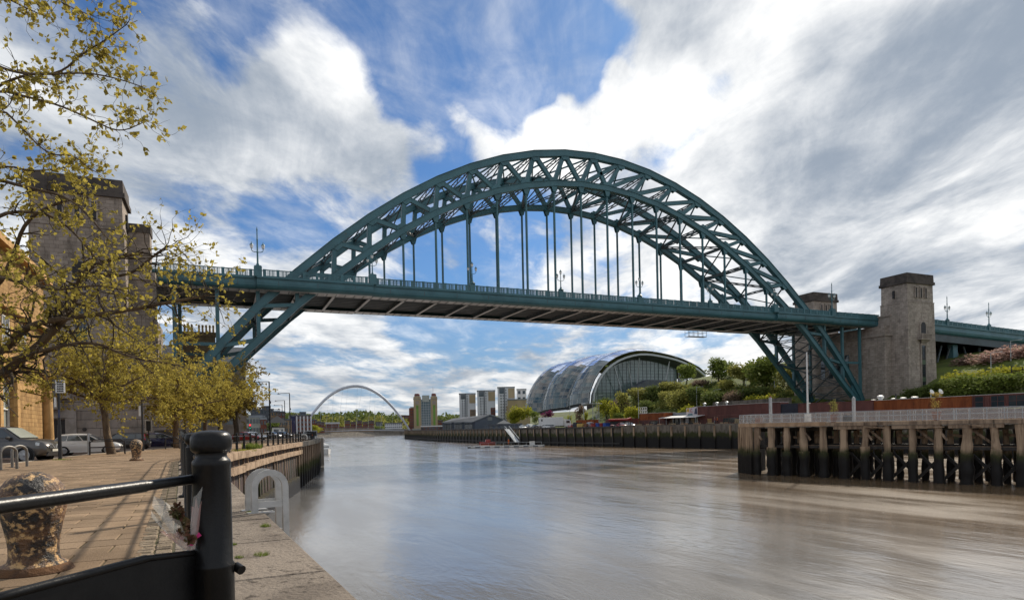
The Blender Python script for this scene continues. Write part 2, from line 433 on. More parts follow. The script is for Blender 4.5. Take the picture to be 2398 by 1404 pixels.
# ------------------------------------------------------------------ mesh helpers
Z = V((0, 0, 1))
class MB:
    def __init__(s):
        s.v, s.f = [], []
    def add(s, vs, fs):
        o = len(s.v)
        s.v += [tuple(p) for p in vs]
        s.f += [tuple(i + o for i in q) for q in fs]
        return s
    def bx(s, x0, x1, y0, y1, z0, z1):
        return s.add([(x0, y0, z0), (x1, y0, z0), (x1, y1, z0), (x0, y1, z0), (x0, y0, z1), (x1, y0, z1), (x1, y1, z1), (x0, y1, z1)],
                     [(3, 2, 1, 0), (4, 5, 6, 7), (0, 1, 5, 4), (1, 2, 6, 5), (2, 3, 7, 6), (3, 0, 4, 7)])
    def box(s, c, d, rz=0):
        ca, sa = math.cos(rz), math.sin(rz)
        k = len(s.v)
        s.bx(-d[0] / 2, d[0] / 2, -d[1] / 2, d[1] / 2, -d[2] / 2, d[2] / 2)
        for i in range(k, len(s.v)):
            x, y, z = s.v[i]
            s.v[i] = (c[0] + x * ca - y * sa, c[1] + x * sa + y * ca, c[2] + z)
        return s
    def cbx(s, x0, x1, y0, y1, z0, z1, b):
        """box with chamfered top and upright edges"""
        def ring(i, z):
            return [(x0 + i, y0, z), (x1 - i, y0, z), (x1, y0 + i, z), (x1, y1 - i, z), (x1 - i, y1, z), (x0 + i, y1, z), (x0, y1 - i, z), (x0, y0 + i, z)]
        top = [(x0 + b * 1.4, y0 + b, z1), (x1 - b * 1.4, y0 + b, z1), (x1 - b, y0 + b * 1.4, z1), (x1 - b, y1 - b * 1.4, z1), (x1 - b * 1.4, y1 - b, z1), (x0 + b * 1.4, y1 - b, z1), (x0 + b, y1 - b * 1.4, z1), (x0 + b, y0 + b * 1.4, z1)]
        vs = ring(b, z0) + ring(b, z1 - b) + top
        fs = [tuple(reversed(range(8))), tuple(range(16, 24))]
        for r in (0, 8):
            for i in range(8):
                j = (i + 1) % 8
                fs.append((r + i, r + j, r + 8 + j, r + 8 + i))
        return s.add(vs, fs)
    def bar(s, p, q, w, h=None, up=Z):
        p, q = V(p), V(q)
        h = w if h is None else h
        d = (q - p).normalized()
        side = d.cross(up)
        if side.length < 1e-4:
            side = d.cross(V((0, 1, 0)))
        side.normalize()
        u = side.cross(d)
        a, b = side * (w / 2), u * (h / 2)
        return s.add([p - a - b, p + a - b, p + a + b, p - a + b, q - a - b, q + a - b, q + a + b, q - a + b],
                     [(3, 2, 1, 0), (4, 5, 6, 7), (0, 1, 5, 4), (1, 2, 6, 5), (2, 3, 7, 6), (3, 0, 4, 7)])
    def tube(s, pts, r, n=8, cap=True):
        pts = [V(p) for p in pts]
        if isinstance(r, (int, float)):
            r = [r] * len(pts)
        o = len(s.v)
        ref = None
        for i, p in enumerate(pts):
            d = (pts[min(i + 1, len(pts) - 1)] - pts[max(i - 1, 0)])
            if d.length < 1e-9:
                d = V((0, 0, 1))
            d.normalize()
            if ref is None:
                ref = d.cross(Z if abs(d.z) < .9 else V((1, 0, 0))).normalized()
            ref = (ref - d * ref.dot(d))
            ref = ref.normalized() if ref.length > 1e-6 else d.orthogonal().normalized()
            b = d.cross(ref)
            for k in range(n):
                a = 2 * PI * k / n
                s.v.append(tuple(p + (ref * math.cos(a) + b * math.sin(a)) * r[i]))
        for i in range(len(pts) - 1):
            for k in range(n):
                j = (k + 1) % n
                s.f.append((o + i * n + k, o + i * n + j, o + (i + 1) * n + j, o + (i + 1) * n + k))
        if cap:
            s.f.append(tuple(o + k for k in reversed(range(n))))
            s.f.append(tuple(o + (len(pts) - 1) * n + k for k in range(n)))
        return s
    def lathe(s, c, prof, n=16, sq=False):
        o = len(s.v)
        for r, z in prof:
            for k in range(n):
                a = 2 * PI * (k + (.5 if sq else 0)) / n
                s.v.append((c[0] + r * math.cos(a), c[1] + r * math.sin(a), c[2] + z))
        for i in range(len(prof) - 1):
            for k in range(n):
                j = (k + 1) % n
                s.f.append((o + i * n + k, o + i * n + j, o + (i + 1) * n + j, o + (i + 1) * n + k))
        s.f.append(tuple(o + k for k in reversed(range(n))))
        s.f.append(tuple(o + (len(prof) - 1) * n + k for k in range(n)))
        return s
    def ext(s, poly, vec):
        n = len(poly)
        poly = [V(p) for p in poly]
        vec = V(vec)
        return s.add(poly + [p + vec for p in poly], [tuple(reversed(range(n))), tuple(range(n, 2 * n))] + [(i, (i + 1) % n, n + (i + 1) % n, n + i) for i in range(n)])
    def prism(s, poly, z0, z1):
        return s.ext([(p[0], p[1], z0) for p in poly], (0, 0, z1 - z0))
    def quad(s, a, b, c, d):
        return s.add([a, b, c, d], [(0, 1, 2, 3)])
    def mesh(s, name, m, smooth=False):
        me = bpy.data.meshes.new(name)
        me.from_pydata(s.v, [], s.f)
        if m is not None:
            me.materials.append(M[m] if isinstance(m, str) else m)
        if smooth:
            me.polygons.foreach_set('use_smooth', [True] * len(me.polygons))
            me.set_sharp_from_angle(angle=rad(38))
        me.update()
        return me
    def build(s, name, m, parent=None, smooth=False, **kw):
        o = bpy.data.objects.new(name, s.mesh(name, m, smooth))
        col.objects.link(o)
        if parent is not None:
            o.parent = parent
        for k, v in kw.items():
            o[k] = v
        return o
def inst(name, me, parent=None, loc=(0, 0, 0), rz=0.0, **kw):
    o = bpy.data.objects.new(name, me)
    col.objects.link(o)
    o.parent = parent
    o.location = loc
    o.rotation_euler = (0, 0, rz)
    for k, v in kw.items():
        o[k] = v
    return o
def tag(o, label, cat, group=None, kind=None):
    o['label'], o['category'] = label, cat
    if group:
        o['group'] = group
    if kind:
        o['kind'] = kind
    return o
def thing(name, label, cat, loc=(0, 0, 0), rz=0.0, group=None):
    o = bpy.data.objects.new(name, None)
    col.objects.link(o)
    o.location = loc
    o.rotation_euler = (0, 0, rz)
    o.empty_display_size = .3
    return tag(o, label, cat, group)
def struct(o):
    o['kind'] = 'structure'
    return o
KIDS = {}
def dup(root, loc, rz=None, label=None, scale=None):
    def cp(o, par):
        c = o.copy()
        col.objects.link(c)
        if par is not None:
            c.parent = par
        for ch in o.children:
            cp(ch, c)
        return c
    r = cp(root, None)
    r.location = loc
    if rz is not None:
        r.rotation_euler = (0, 0, rz)
    if scale:
        r.scale = (scale,) * 3 if isinstance(scale, (int, float)) else scale
    if label:
        r['label'] = label
    return r
def recolour(root, src, dst):
    for o in [root] + list(root.children_recursive):
        if o.type == 'MESH' and o.data.materials and o.data.materials[0] == M[src]:
            o.material_slots[0].link = 'OBJECT'
            o.material_slots[0].material = M[dst]
def lerp(a, b, t):
    return a + (b - a) * t
def interp(xs, ys, x):
    if x <= xs[0]:
        return ys[0]
    for i in range(len(xs) - 1):
        if x <= xs[i + 1]:
            return lerp(ys[i], ys[i + 1], (x - xs[i]) / (xs[i + 1] - xs[i]))
    return ys[-1]
# ================================================================== SETTING
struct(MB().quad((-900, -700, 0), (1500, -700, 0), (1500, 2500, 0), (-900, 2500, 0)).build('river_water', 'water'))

def qe(y):                       # edge of the north quay coping
    return -73.34 - .052 * (y + 116.9)
QN = [(-75.3, -90.5), (-73.65, -81.4), (-70.4, -64.6), (-66.9, -49.5), (-61.2, -22.0), (-57.8, 1.5)]
north = [(qe(-150) - .05, -150), (qe(-90.5) - .35, -90.5)] + [(x - .35, y) for x, y in QN[1:]] + [(-58.2, 1.9), (-66, 8), (-86, 60), (-98, 140), (-88, 300), (-40, 470), (-12, 540), (0, 640), (-600, 700), (-600, -150)]
struct(MB().prism(north, -3, 4.93).build('north_ground', 'asphalt'))
# pavement: quay edge on one side, kerb of the parking street on the other
kerb = [gnd(-900, 1180), gnd(31, 1083), gnd(213, 1062), gnd(330, 1053.5), gnd(420, 1046), gnd(500, 1036)]
inner = [(qe(-150) - 1.16, -150), (qe(-91) - 1.16, -91), (QN[1][0] - 1.0, QN[1][1]), (QN[2][0] - 1.0, QN[2][1]), (QN[3][0] - 1.0, QN[3][1]), (QN[4][0] - 1.0, QN[4][1]), (-59.0, 1.0)]
pave_poly = inner + [(-70, 6)] + [(k.x, k.y) for k in reversed(kerb)]
pave = struct(MB().prism(pave_poly, 4.6, 5.04).build('quayside_pavement', 'slab'))
kb = MB()
for a, b in zip(kerb[:-1], kerb[1:]):
    a, b = V((a.x, a.y, 4.96)), V((b.x, b.y, 4.96))
    n = max(1, int((b - a).length / 1.0))
    for i in range(n):
        p, q = a.lerp(b, i / n), a.lerp(b, (i + 1) / n)
        kb.bar(p, q - (q - p).normalized() * .012, .15, .2)
kb.build('kerb_stone', 'kerb', pave, kind='stuff')
# joint bed and the slabs that can be told apart, laid in courses across the pavement
rows, SW, SL, nsl = 0, .60, .45, 0
slab_me = [MB().cbx(-SW / 2 + .007, SW / 2 - .007, -SL / 2 + .007, SL / 2 - .006, 0, .06, .008).mesh('paving_slab', 'slabnear') for _ in range(1)]
cand = []
for r in range(60):
    y = -118.6 + r * SL
    for k in range(22):
        x = qe(y) - 1.42 - SW / 2 - (k + (r % 2) * .5) * SW
        p = V((x, y, 5.1)) - CAM
        d = p.dot(CF)
        if d < 1.2:
            continue
        px = 1199 + FL * p.dot(CR) / d
        if -60 < px < 480:
            cand.append((d, x, y))
for r in range(1, 60, 2):                     # half slabs that close the staggered courses at the gutter
    y = -118.6 + r * SL
    if y < -92:
        MB().cbx(-SW / 4 + .007, SW / 4 - .007, -SL / 2 + .007, SL / 2 - .007, 0, .06, .008).build('paving_slab', 'slabnear', pave).location = (qe(y) - 1.42 - SW / 4, y, 4.997)
cand.sort()
nearslabs = cand[:262]
used = set((round(x, 3), round(y, 3)) for _, x, y in nearslabs)
for _, x, y in nearslabs:
    o_ = inst('paving_slab', slab_me[0], pave, (x, y, 4.997 + U(-.002, .004)), U(-.004, .004))
    o_.rotation_euler.x, o_.rotation_euler.y = U(-.004, .004), U(-.004, .004)
far = MB()
for r in range(130):
    y = -118.6 + r * SL
    if y > -64:
        break
    for k in range(26):
        x = qe(y) - 1.42 - SW / 2 - (k + (r % 2) * .5) * SW
        if y > -91:
            x += interp([-91, -81.4, -64.6], [0, 1.05, 5.2], y)
        if (round(x, 3), round(y, 3)) in used:
            continue
        p = V((x, y, 5.1)) - CAM
        d = p.dot(CF)
        if d < 2:
            continue
        px = 1199 + FL * p.dot(CR) / d
        if -60 < px < 560 and (y < -84 or k < 9):
            far.bx(x - SW / 2 + .006, x + SW / 2 - .006, y - SL / 2 + .006, y + SL / 2 - .006, 5.0, 5.055 + U(-.003, .003))
far.build('distant_paving_slab', 'slabfar', pave, kind='stuff')
MB().prism([(qe(-119) - 1.42, -119), (qe(-91) - 1.42, -91), (qe(-91) - 12, -91), (qe(-119) - 14, -119)], 4.7, 5.0445).build('slab_bed', 'dirt', pave)
# gutter of small setts beside the coping
st, cnt = [], 0
sett_me = MB().cbx(-.075, .075, -.06, .06, 0, .07, .012).mesh('sett', 'sett')
setfar = MB()
for r in range(300):
    y = -118.8 + r * .132
    if y > -84:
        break
    for k in range(2):
        x = qe(y) - 1.24 - k * .165 + (interp([-91, -84], [0, .9], y) if y > -91 else 0)
        if cnt < 150:
            inst('sett', sett_me, pave, (x + U(-.008, .008), y, 4.99 + U(-.006, .008)), U(-.06, .06))
            cnt += 1
        else:
            setfar.bx(x - .07, x + .07, y - .058, y + .058, 4.97, 5.055 + U(-.006, .006))
setfar.build('distant_sett', 'sett', pave, kind='stuff')
MB().prism([(qe(-150) - 1.13, -150), (qe(-91) - 1.13, -91), (qe(-91) - 1.5, -91), (qe(-150) - 1.5, -150)], 4.6, 5.044).build('joint_grit', 'dirt', pave)
# quay wall with big granite copings
qw = struct(MB().prism([(qe(-150) - .06, -150), (qe(-90.6) - .06, -90.6), (qe(-90.6) - 1.2, -90.6), (qe(-150) - 1.2, -150)], -3, 4.7).build('quay_wall', 'quaystone'))
y = -121.0
while y < -91.0:
    L = U(1.35, 2.0)
    c = MB()
    c.cbx(-1.16, 0, .006, L - .006, 0, .36, .022)
    inst('coping_stone', c.mesh('coping_stone', 'granite'), qw, (qe(y), y, 4.69 + U(-.006, .006)), math.atan(.052) + U(-.003, .003))
    y += L
for r in range(7):                          # masonry courses of the wall face towards the river
    yy = -119.0
    while yy < -91:
        L = U(.8, 1.5)
        if r < 5:
            inst('wall_stone', MB().cbx(-.14, 0, .01, L - .01, .01, .62, .015).mesh('wall_stone', 'quaystone' if r > 2 else 'mud'), qw, (qe(yy) - .03, yy, 1.56 + r * .63), math.atan(.052))
        yy += L
# tufts growing from the coping joints
def tuft(c, r, n, h, m='leafg', spread=1.0):
    t = MB()
    for _ in range(n):
        a, q = U(0, 2 * PI), r * math.sqrt(U(0, 1))
        p = V((c[0] + q * math.cos(a), c[1] + q * math.sin(a) * spread, c[2]))
        tip = p + V((U(-.5, .5), U(-.5, .5), 1)) * h * U(.4, 1)
        w = V((math.cos(a + 1), math.sin(a + 1), 0)) * h * .07
        t.add([p - w, p + w, tip], [(0, 1, 2)])
    return t
for px, py, r, h in ((622, 1232, .05, .05), (612, 1299, .055, .045), (560, 1305, .03, .03), (585, 1200, .035, .04), (548, 1275, .02, .03)):
    g = gnd(px, py)
    o = tuft(g, r * 1.3, 130, h).build('grass_tuft', 'leafg')
    tag(o, 'small green weeds sprouting from coping joints', 'weeds', 'weeds on the coping', 'stuff')
o = tuft(gnd(146, 1076), .45, 160, .1).build('grass_tuft', 'leafg')
tag(o, 'low grass round the foot of the black sign pole', 'grass', kind='stuff')

# timber fender along the bend of the north quay
fd = struct(thing('timber_fender', 'weathered timber fender beams along the bend of the quay', 'fender'))
for k in ('label', 'category'):
    del fd[k]
Q2 = [V((x, y, 0)) for x, y in QN]
def along(poly, step, off=0.0):
    res, carry = [], off
    for a, b in zip(poly[:-1], poly[1:]):
        L = (b - a).length
        s = carry
        while s < L:
            res.append((a.lerp(b, s / L), (b - a).normalized()))
            s += step
        carry = s - L
    return res
# stretches of cap beam, second waling, gap, posts, wall behind
for a, b in zip(Q2[:4], Q2[1:5]):
    pieces = max(1, int((b - a).length / 4.2))
    for i in range(pieces):
        p, q = a.lerp(b, i / pieces), a.lerp(b, (i + 1) / pieces)
        if p.y > -47.5:
            break
        d = (q - p).normalized()
        n = V((d.y, -d.x, 0))
        up = V((0, 0, 4.86 + U(-.02, .02)))
        MB().bar(p + up - n * .16, q - d * .02 + up + V((0, 0, U(-.02, .02))) - n * .16, .36, .42).build('cap_beam', 'oldwood', fd)
        lo = V((0, 0, 4.02 + U(-.03, .03)))
        MB().bar(p + lo - n * .13, q - d * .03 + lo - n * .13 + V((0, 0, U(-.03, .03))), .26, .42).build('waling_beam', 'oldwood', fd)
for p, d in along(Q2, 1.55, .5):
    if p.y > -47:
        break
    n = V((d.y, -d.x, 0))
    w = U(.10, .2)
    b = p - n * .34 + V((U(-.05, .05), 0, 0))
    MB().bar(b + V((0, 0, .9)), b + V((0, 0, 4.62)), w * .9, w, d).build('fender_post', 'tidefender', fd)
w = MB()
for a, b in zip(Q2[:-1], Q2[1:]):
    d = (b - a).normalized()
    n = V((d.y, -d.x, 0))
    a2, b2 = a - n * .75, b - n * .75
    w.quad(a2 + Z * -2, b2 + Z * -2, b2 + Z * 4.9, a2 + Z * 4.9)
w.build('back_wall', 'tidedark', fd)
ledge = MB()
for a, b in zip(Q2[:3], Q2[1:4]):
    d = (b - a).normalized()
    n = V((d.y, -d.x, 0))
    ledge.bar(a + Z * .75 - n * .35, b + Z * .75 - n * .35, .9, 1.6)
ledge.build('low_ledge', 'tidedark', fd)
# sheet of stone and upright fender piles beyond the beams
face = MB()
for a, b in zip([V((-66.6, -47.6, 0))] + Q2[4:5], Q2[4:6]):
    d = (b - a).normalized()
    n = V((d.y, -d.x, 0))
    face.ext([a - n * .7 + Z * -2, b - n * .7 + Z * -2, b - n * .7 + Z * 5.0, a - n * .7 + Z * 5.0], n * .3)
    m = max(1, int((b - a).length / 3))
    for i in range(m):
        p, q = a.lerp(b, i / m), a.lerp(b, (i + 1) / m)
        MB().bar(p - n * .45 + Z * 4.78, q - d * .03 - n * .45 + Z * 4.78, .9, .5).build('edge_stone', 'quaystone', fd)
face.build('stone_face', 'tidestone', fd)
for p, d in along([V((-66.6, -47.6, 0))] + Q2[4:6], 2.6, .3):
    n = V((d.y, -d.x, 0))
    MB().bar(p - n * .2 + Z * -1, p - n * .2 + Z * 4.5, .36, .4, d).build('fender_pile', 'tidefender', fd)
MB().prism([(-57.9, 1.2), (-58.3, 1.9), (-66, 8.3), (-86.3, 60), (-98.4, 140), (-97.8, 140), (-85.6, 60), (-65.4, 8), (-57.3, 1.4)], -2, 5.0).build('return_wall', 'quaystone', fd)
o = tuft((gnd(590, 1050).x, gnd(590, 1050).y, 5.0), .7, 500, .55, 'leafg').build('weed_clump', 'leafg')
tag(o, 'bushy green weeds growing behind the timber edge', 'weeds', kind='stuff')
o = tuft((gnd(570, 1054).x, gnd(570, 1054).y, 5.0), .8, 300, .2, 'leafl', 1.6).build('weed_clump', 'leafl')
tag(o, 'low yellowish grass along the timber edge', 'grass', kind='stuff')

# ------------------------------------------------------------------ south bank: quay, slope, plateau, far hills
QS = [(40, -150), (38.6, -40), (38, 0), (31, 38), (24, 92), (27, 200), (44, 330), (57, 372)]
south = QS + [(75, 430), (100, 520), (140, 620), (700, 700), (900, -150)]
struct(MB().prism(south, -3, 5.45).build('south_ground', 'asphalt'))
def sz(x, y):                     # height of the south slope
    d = x - interp([-150, 0, 38, 92, 200, 372], [62, 62, 62, 60, 66, 95], y)
    h = interp([0, 12, 30, 52, 80, 140, 400], [0, 3.5, 12, 20, 25.5, 29, 34], d)
    k = interp([-90, -20, 60, 150, 220, 300, 420], [.62, .8, 1, .92, .55, .18, .1], y)
    return 5.5 + h * k + .6 * math.sin(x * .21 + y * .13) * min(1, max(0, d) / 20)
b = MB()
xs = [60 + i * 6 for i in range(40)]
ys = [-140 + j * 12 for j in range(48)]
vs_ = [(x + interp([92, 372], [0, 30], y), y, sz(x, y) - (0 if i else .6)) for y in ys for i, x in enumerate(xs)]
fs_ = [(j * 40 + i, j * 40 + i + 1, (j + 1) * 40 + i + 1, (j + 1) * 40 + i) for j in range(47) for i in range(39)]
b.add(vs_, fs_)
struct(b.build('south_bank', 'grass', smooth=True))
# quay wall of the south bank: stone near, timber-faced farther on
sq = struct(thing('south_quay_wall', 'x', 'x'))
for k in ('label', 'category'):
    del sq[k]
PS = [V((x, y, 0)) for x, y in QS]
up_, lo_ = MB(), MB()
for a, b2 in zip(PS[:-1], PS[1:]):
    d = (b2 - a).normalized()
    n = V((-d.y, d.x, 0))
    up_.ext([a + Z * 3.4, b2 + Z * 3.4, b2 + Z * 5.9, a + Z * 5.9], n * .5)
    lo_.ext([a + Z * -2 + n * .1, b2 + Z * -2 + n * .1, b2 + Z * 3.4 + n * .1, a + Z * 3.4 + n * .1], n * .45)
up_.build('upper_stonework', 'tidestone', sq)
lo_.build('lower_stonework', 'tidestone', sq)
k = 0
for p, d in along(PS[2:], 4.6, 1.0):
    if p.y > 330:
        break
    n = V((-d.y, d.x, 0))
    near = p.y < 38
    MB().bar(p + n * .7 + Z * -1, p + n * .7 + Z * 5.6, .32, .4, d).build('fender_pile', 'tidewood', sq)
for p, d in along(PS[3:5], 4.6, 3.3):
    n = V((-d.y, d.x, 0))
    MB().bar(p + n * .7 + Z * -1, p + n * .7 + Z * 5.3, .3, .4, d).build('fender_pile', 'wetwood', sq)
bw = MB()
for a, b2 in zip(PS[3:7], PS[4:8]):
    d = (b2 - a).normalized()
    n = V((-d.y, d.x, 0))
    bw.bar(a + n * .8 + Z * .9, b2 + n * .8 + Z * .9, .3, .35)
    bw.bar(a + n * .75 + Z * 5.65, b2 + n * .75 + Z * 5.65, .5, .4)
bw.build('waling_beam', 'wetwood', sq)
for p, d in along(PS[1:4], 2.4, .3):
    n = V((-d.y, d.x, 0))
    MB().bar(p - n * .1 + Z * 5.97, p + d * 2.38 - n * .1 + Z * 5.97, .8, .22).build('coping_stone', 'granite', sq)
# far bank across the river bend, and hills behind
fb = [(-40, 640), (60, 655), (150, 640), (260, 660), (700, 900), (600, 2300), (-700, 2300), (-700, 700), (-140, 690)]
struct(MB().prism(fb, -3, 6).build('far_bank', 'hill'))
struct(MB().ext([(-42, 638.5, -2), (60, 653.6, -2), (150, 638.6, -2), (150, 638.6, 7), (60, 653.6, 7), (-42, 638.5, 7)], (0, 1.2, 0)).build('far_quay_wall', 'quaystone'))
def hz(x, y):
    t = (y - 800) / 900
    return 6 + max(0, min(1, t)) * (38 + 8 * math.sin(x * .006 + 1) + 8 * math.sin(x * .017 + y * .004))
b = MB()
nx = 60
vs_ = [(-900 + 2600 * i / nx, y, hz(-900 + 2600 * i / nx, y)) for y in range(760, 2300, 70) for i in range(nx + 1)]
nr = len(range(760, 2300, 70))
fs_ = [(j * (nx + 1) + i, j * (nx + 1) + i + 1, (j + 1) * (nx + 1) + i + 1, (j + 1) * (nx + 1) + i) for j in range(nr - 1) for i in range(nx)]
b.add(vs_, fs_)
struct(b.build('far_hills', 'hill', smooth=True))
# ================================================================== THE STEEL ARCH BRIDGE
WB = 15.94                                     # distance between the two arch ribs
def zL(x):
    x = abs(x)
    if x <= 50:
        return 57.55 - 50.2 * (x / 80.9) ** 2 - 2.02 * (x / 80.9) ** 4
    return interp([50, 55, 60.6, 67.2, 75.2, 82.5], [38.08, 34.2, 29.5, 23.1, 15.1, 7.6], x)
def zU(x):
    x = abs(x)
    if x <= 56:
        return 63.91 - 52.0 * (x / 80.9) ** 2 + 1.16 * (x / 80.9) ** 4
    return interp([56, 61.5, 66.5, 73.7, 80.9, 83.2], [39.25, 34.3, 29.7, 21.9, 12.3, 9.0], x)
PL = 6.472
LX = [(i - 7.5) * PL for i in range(-4, 20)]
UX = [(j - 8) * 7.086 - .0037 * (j - 8) ** 3 for j in range(17)]
UXL = [-74.43, -67.96, -61.48] + UX + [61.48, 67.96, 74.43]
br = thing('steel_arch_bridge', 'huge dark teal steel arch bridge carrying a road over the river', 'bridge', (0, 0, 0))
br['label'] = 'huge dark teal steel arch road bridge spanning the river'
def P(x, z, y):
    return V((x, y, z))
CT = 1.28
for y0 in (0, WB):
    hl, hr = P(-82.6, 7.8, y0), P(82.6, 7.8, y0)
    for nm, xs, zf, h, tail in (('upper_chord', UXL, zU, CT, 1.3), ('lower_chord', LX, zL, 1.12, 0)):
        pts = [P(-82.4, 8.6 + tail * .4, y0)] + [P(x, zf(x), y0) for x in xs] + [P(82.4, 8.6 + tail * .4, y0)]
        if nm == 'upper_chord':
            pts = pts[:1] + [P(-80.4, zU(80.4) + .2, y0)] + pts[1:-1] + [P(80.4, zU(80.4) + .2, y0)] + pts[-1:]
        b = MB()
        # one continuous box chord, mitred at every node, with small flanges
        for hh, ww, dz in ((h, .86, 0), (.07, 1.16, h / 2), (.07, 1.16, -h / 2)):
            o = len(b.v)
            for i, p in enumerate(pts):
                t = (pts[min(i + 1, len(pts) - 1)] - pts[max(i - 1, 0)]).normalized()
                up = V((-t.z, 0, t.x))
                c = p + up * dz
                b.v += [tuple(c + V((0, -ww / 2, 0)) - up * hh / 2), tuple(c + V((0, ww / 2, 0)) - up * hh / 2), tuple(c + V((0, ww / 2, 0)) + up * hh / 2), tuple(c + V((0, -ww / 2, 0)) + up * hh / 2)]
            for i in range(len(pts) - 1):
                for k in range(4):
                    j = (k + 1) % 4
                    b.f.append((o + i * 4 + k, o + i * 4 + j, o + i * 4 + 4 + j, o + i * 4 + 4 + k))
        b.build(nm, 'teal', br)
    for s in (-1, 1):                            # web plate that closes the foot of each rib
        MB().ext([P(s * 77.2, 13.0, y0 - .2), P(s * 82.2, 8.4, y0 - .2), P(s * 80.6, 12.2, y0 - .2), P(s * 77.8, 15.4, y0 - .2)], (0, .4, 0)).build('foot_plate', 'teal', br)
        MB().box((s * 83.0, y0, 7.0), (3.0, 2.4, 2.0)).build('bearing', 'teal_dark', br)
    def web(nm, a, b2, w=.82):
        b = MB()
        b.bar(a, b2, .62, w * .86, V((0, 1, 0)).cross((b2 - a).normalized()))
        d = (b2 - a).normalized()
        s = d.cross(V((0, 1, 0))).normalized()
        for e in (-1, 1):
            b.bar(a + s * e * w * .46, b2 + s * e * w * .46, .74, .07, s)
        b.build(nm, 'teal', br)
    def gusset(p, t, h, w, nm='gusset_plate', sgn=-1):
        up = V((-t.z, 0, t.x)) * sgn
        for yy in (-.44, .36):
            q = p + V((0, yy, 0))
            MB().ext([q - t * w, q + t * w, q + t * w * .45 + up * h, q - t * w * .45 + up * h], (0, .08, 0)).build(nm, 'teal', br)
    for j, x in enumerate(UX):
        u = P(x, zU(x), y0)
        t = P(x + .5, zU(x + .5), 0) - P(x - .5, zU(x - .5), 0)
        t.normalize()
        gusset(u, t, 1.45, 1.35)
        if j <= 7:
            v_, d_ = j - 1, j
        elif j == 8:
            v_, d_ = 7, 8
        else:
            v_, d_ = j - 1, j - 2
        for nm, i in (('vertical_post', v_), ('diagonal', d_)):
            if -1 <= i <= 16:
                lx = (i - 7.5) * PL
                web(nm, u, P(lx, zL(lx), y0))
    for i in range(16):
        lx = (i - 7.5) * PL
        t = (P(lx + .5, zL(lx + .5), 0) - P(lx - .5, zL(lx - .5), 0)).normalized()
        p = P(lx, zL(lx), y0)
        gusset(p, t, 1.25, 1.5, sgn=1)
        for yy in (-.42, .34):                   # hanging gusset and hanger
            q = p + V((0, yy, -.45))
            MB().ext([q + V((-.85, 0, .2 - .85 * t.z)), q + V((.85, 0, .2 + .85 * t.z)), q + V((.3, 0, -1.35)), q + V((-.3, 0, -1.35))], (0, .08, 0)).build('hanger_gusset', 'teal', br)
        b = MB()
        zb, zt = 31.0, zL(lx) - 1.2
        if zt > zb + .3:
            for e in (-1, 1):
                b.bx(lx - .17, lx + .17, y0 + e * .16 - .03, y0 + e * .16 + .03, zb, zt)
            b.bx(lx - .035, lx + .035, y0 - .13, y0 + .13, zb, zt)
            b.build('hanger', 'teal', br)
    for s in (-1, 1):                            # panels of the legs below deck
        nodes = [55.01, 61.48, 67.96, 74.43]
        for a, c in zip(nodes[:-1], nodes[1:]):
            web('vertical_post', P(s * c, zU(c), y0), P(s * c, zL(c), y0), .6)
            web('diagonal', P(s * c, zU(c), y0), P(s * a, zL(a), y0), .6)
        for c in (67.96, 74.43, 80.9):           # spandrel columns that carry the deck
            MB().bar(P(s * c, zU(min(c, 80.4)), y0), P(s * c, 30.9, y0), .55, .62, V((1, 0, 0))).build('spandrel_column', 'teal', br)
        MB().bar(P(s * 74.9, 21.3, y0), P(s * 80.6, 21.3, y0), .3, .55).build('column_strut', 'teal', br)
# bracing between the ribs: lattice struts and crosses
def lattice(a, b2, h, n, nm='lattice_strut', upv=None):
    b = MB()
    a, b2 = V(a), V(b2)
    d = (b2 - a).normalized()
    upv = upv or Z
    up = (upv - d * upv.dot(d)).normalized()
    n = max(5, int(n * .6))
    b.bar(a + up * h / 2, b2 + up * h / 2, .24, .16, up)
    b.bar(a - up * h / 2, b2 - up * h / 2, .24, .16, up)
    L = (b2 - a).length
    for i in range(n):
        p, q = a.lerp(b2, i / n), a.lerp(b2, (i + 1) / n)
        s = 1 if i % 2 else -1
        b.bar(p + up * h / 2 * s, q - up * h / 2 * s, .13, .10, up)
    b.build(nm, 'teal_dark', br)
for j, x in enumerate(UX):
    t = (P(x + .5, zU(x + .5), 0) - P(x - .5, zU(x - .5), 0)).normalized()
    lattice(P(x, zU(x), .4), P(x, zU(x), WB - .4), .62, 12, upv=V((-t.z, 0, t.x)))
    if j < 16:
        x2 = UX[j + 1]
        for a, c in ((x, x2), (x2, x)):
            MB().bar(P(a, zU(a), .4), P(c, zU(c), WB - .4), .30, .26).build('cross_brace', 'teal', br)
for i in range(15):
    x, x2 = (i - 7.5) * PL, (i - 6.5) * PL
    t = (P(x + .5, zL(x + .5), 0) - P(x - .5, zL(x - .5), 0)).normalized()
    lattice(P(x, zL(x), .4), P(x, zL(x), WB - .4), .6, 12, upv=V((-t.z, 0, t.x)))
    for a, c in (((x, x2),) if i % 2 else ((x2, x),)):
        lattice(P(a, zL(a), .4), P(c, zL(c), WB - .4), .45, 14, 'cross_brace', V((-t.z, 0, t.x)))
    if 0 < i < 15:                               # sway bracing, rib to rib, along the posts
        j = i + 1
        if j < 16:
            for s0, s1 in ((.4, WB - .4), (WB - .4, .4)):
                MB().bar(P(UX[j], zU(UX[j]) - .4, s0), P(x, zL(x) + .4, s1), .2, .16).build('sway_brace', 'teal_dark', br)
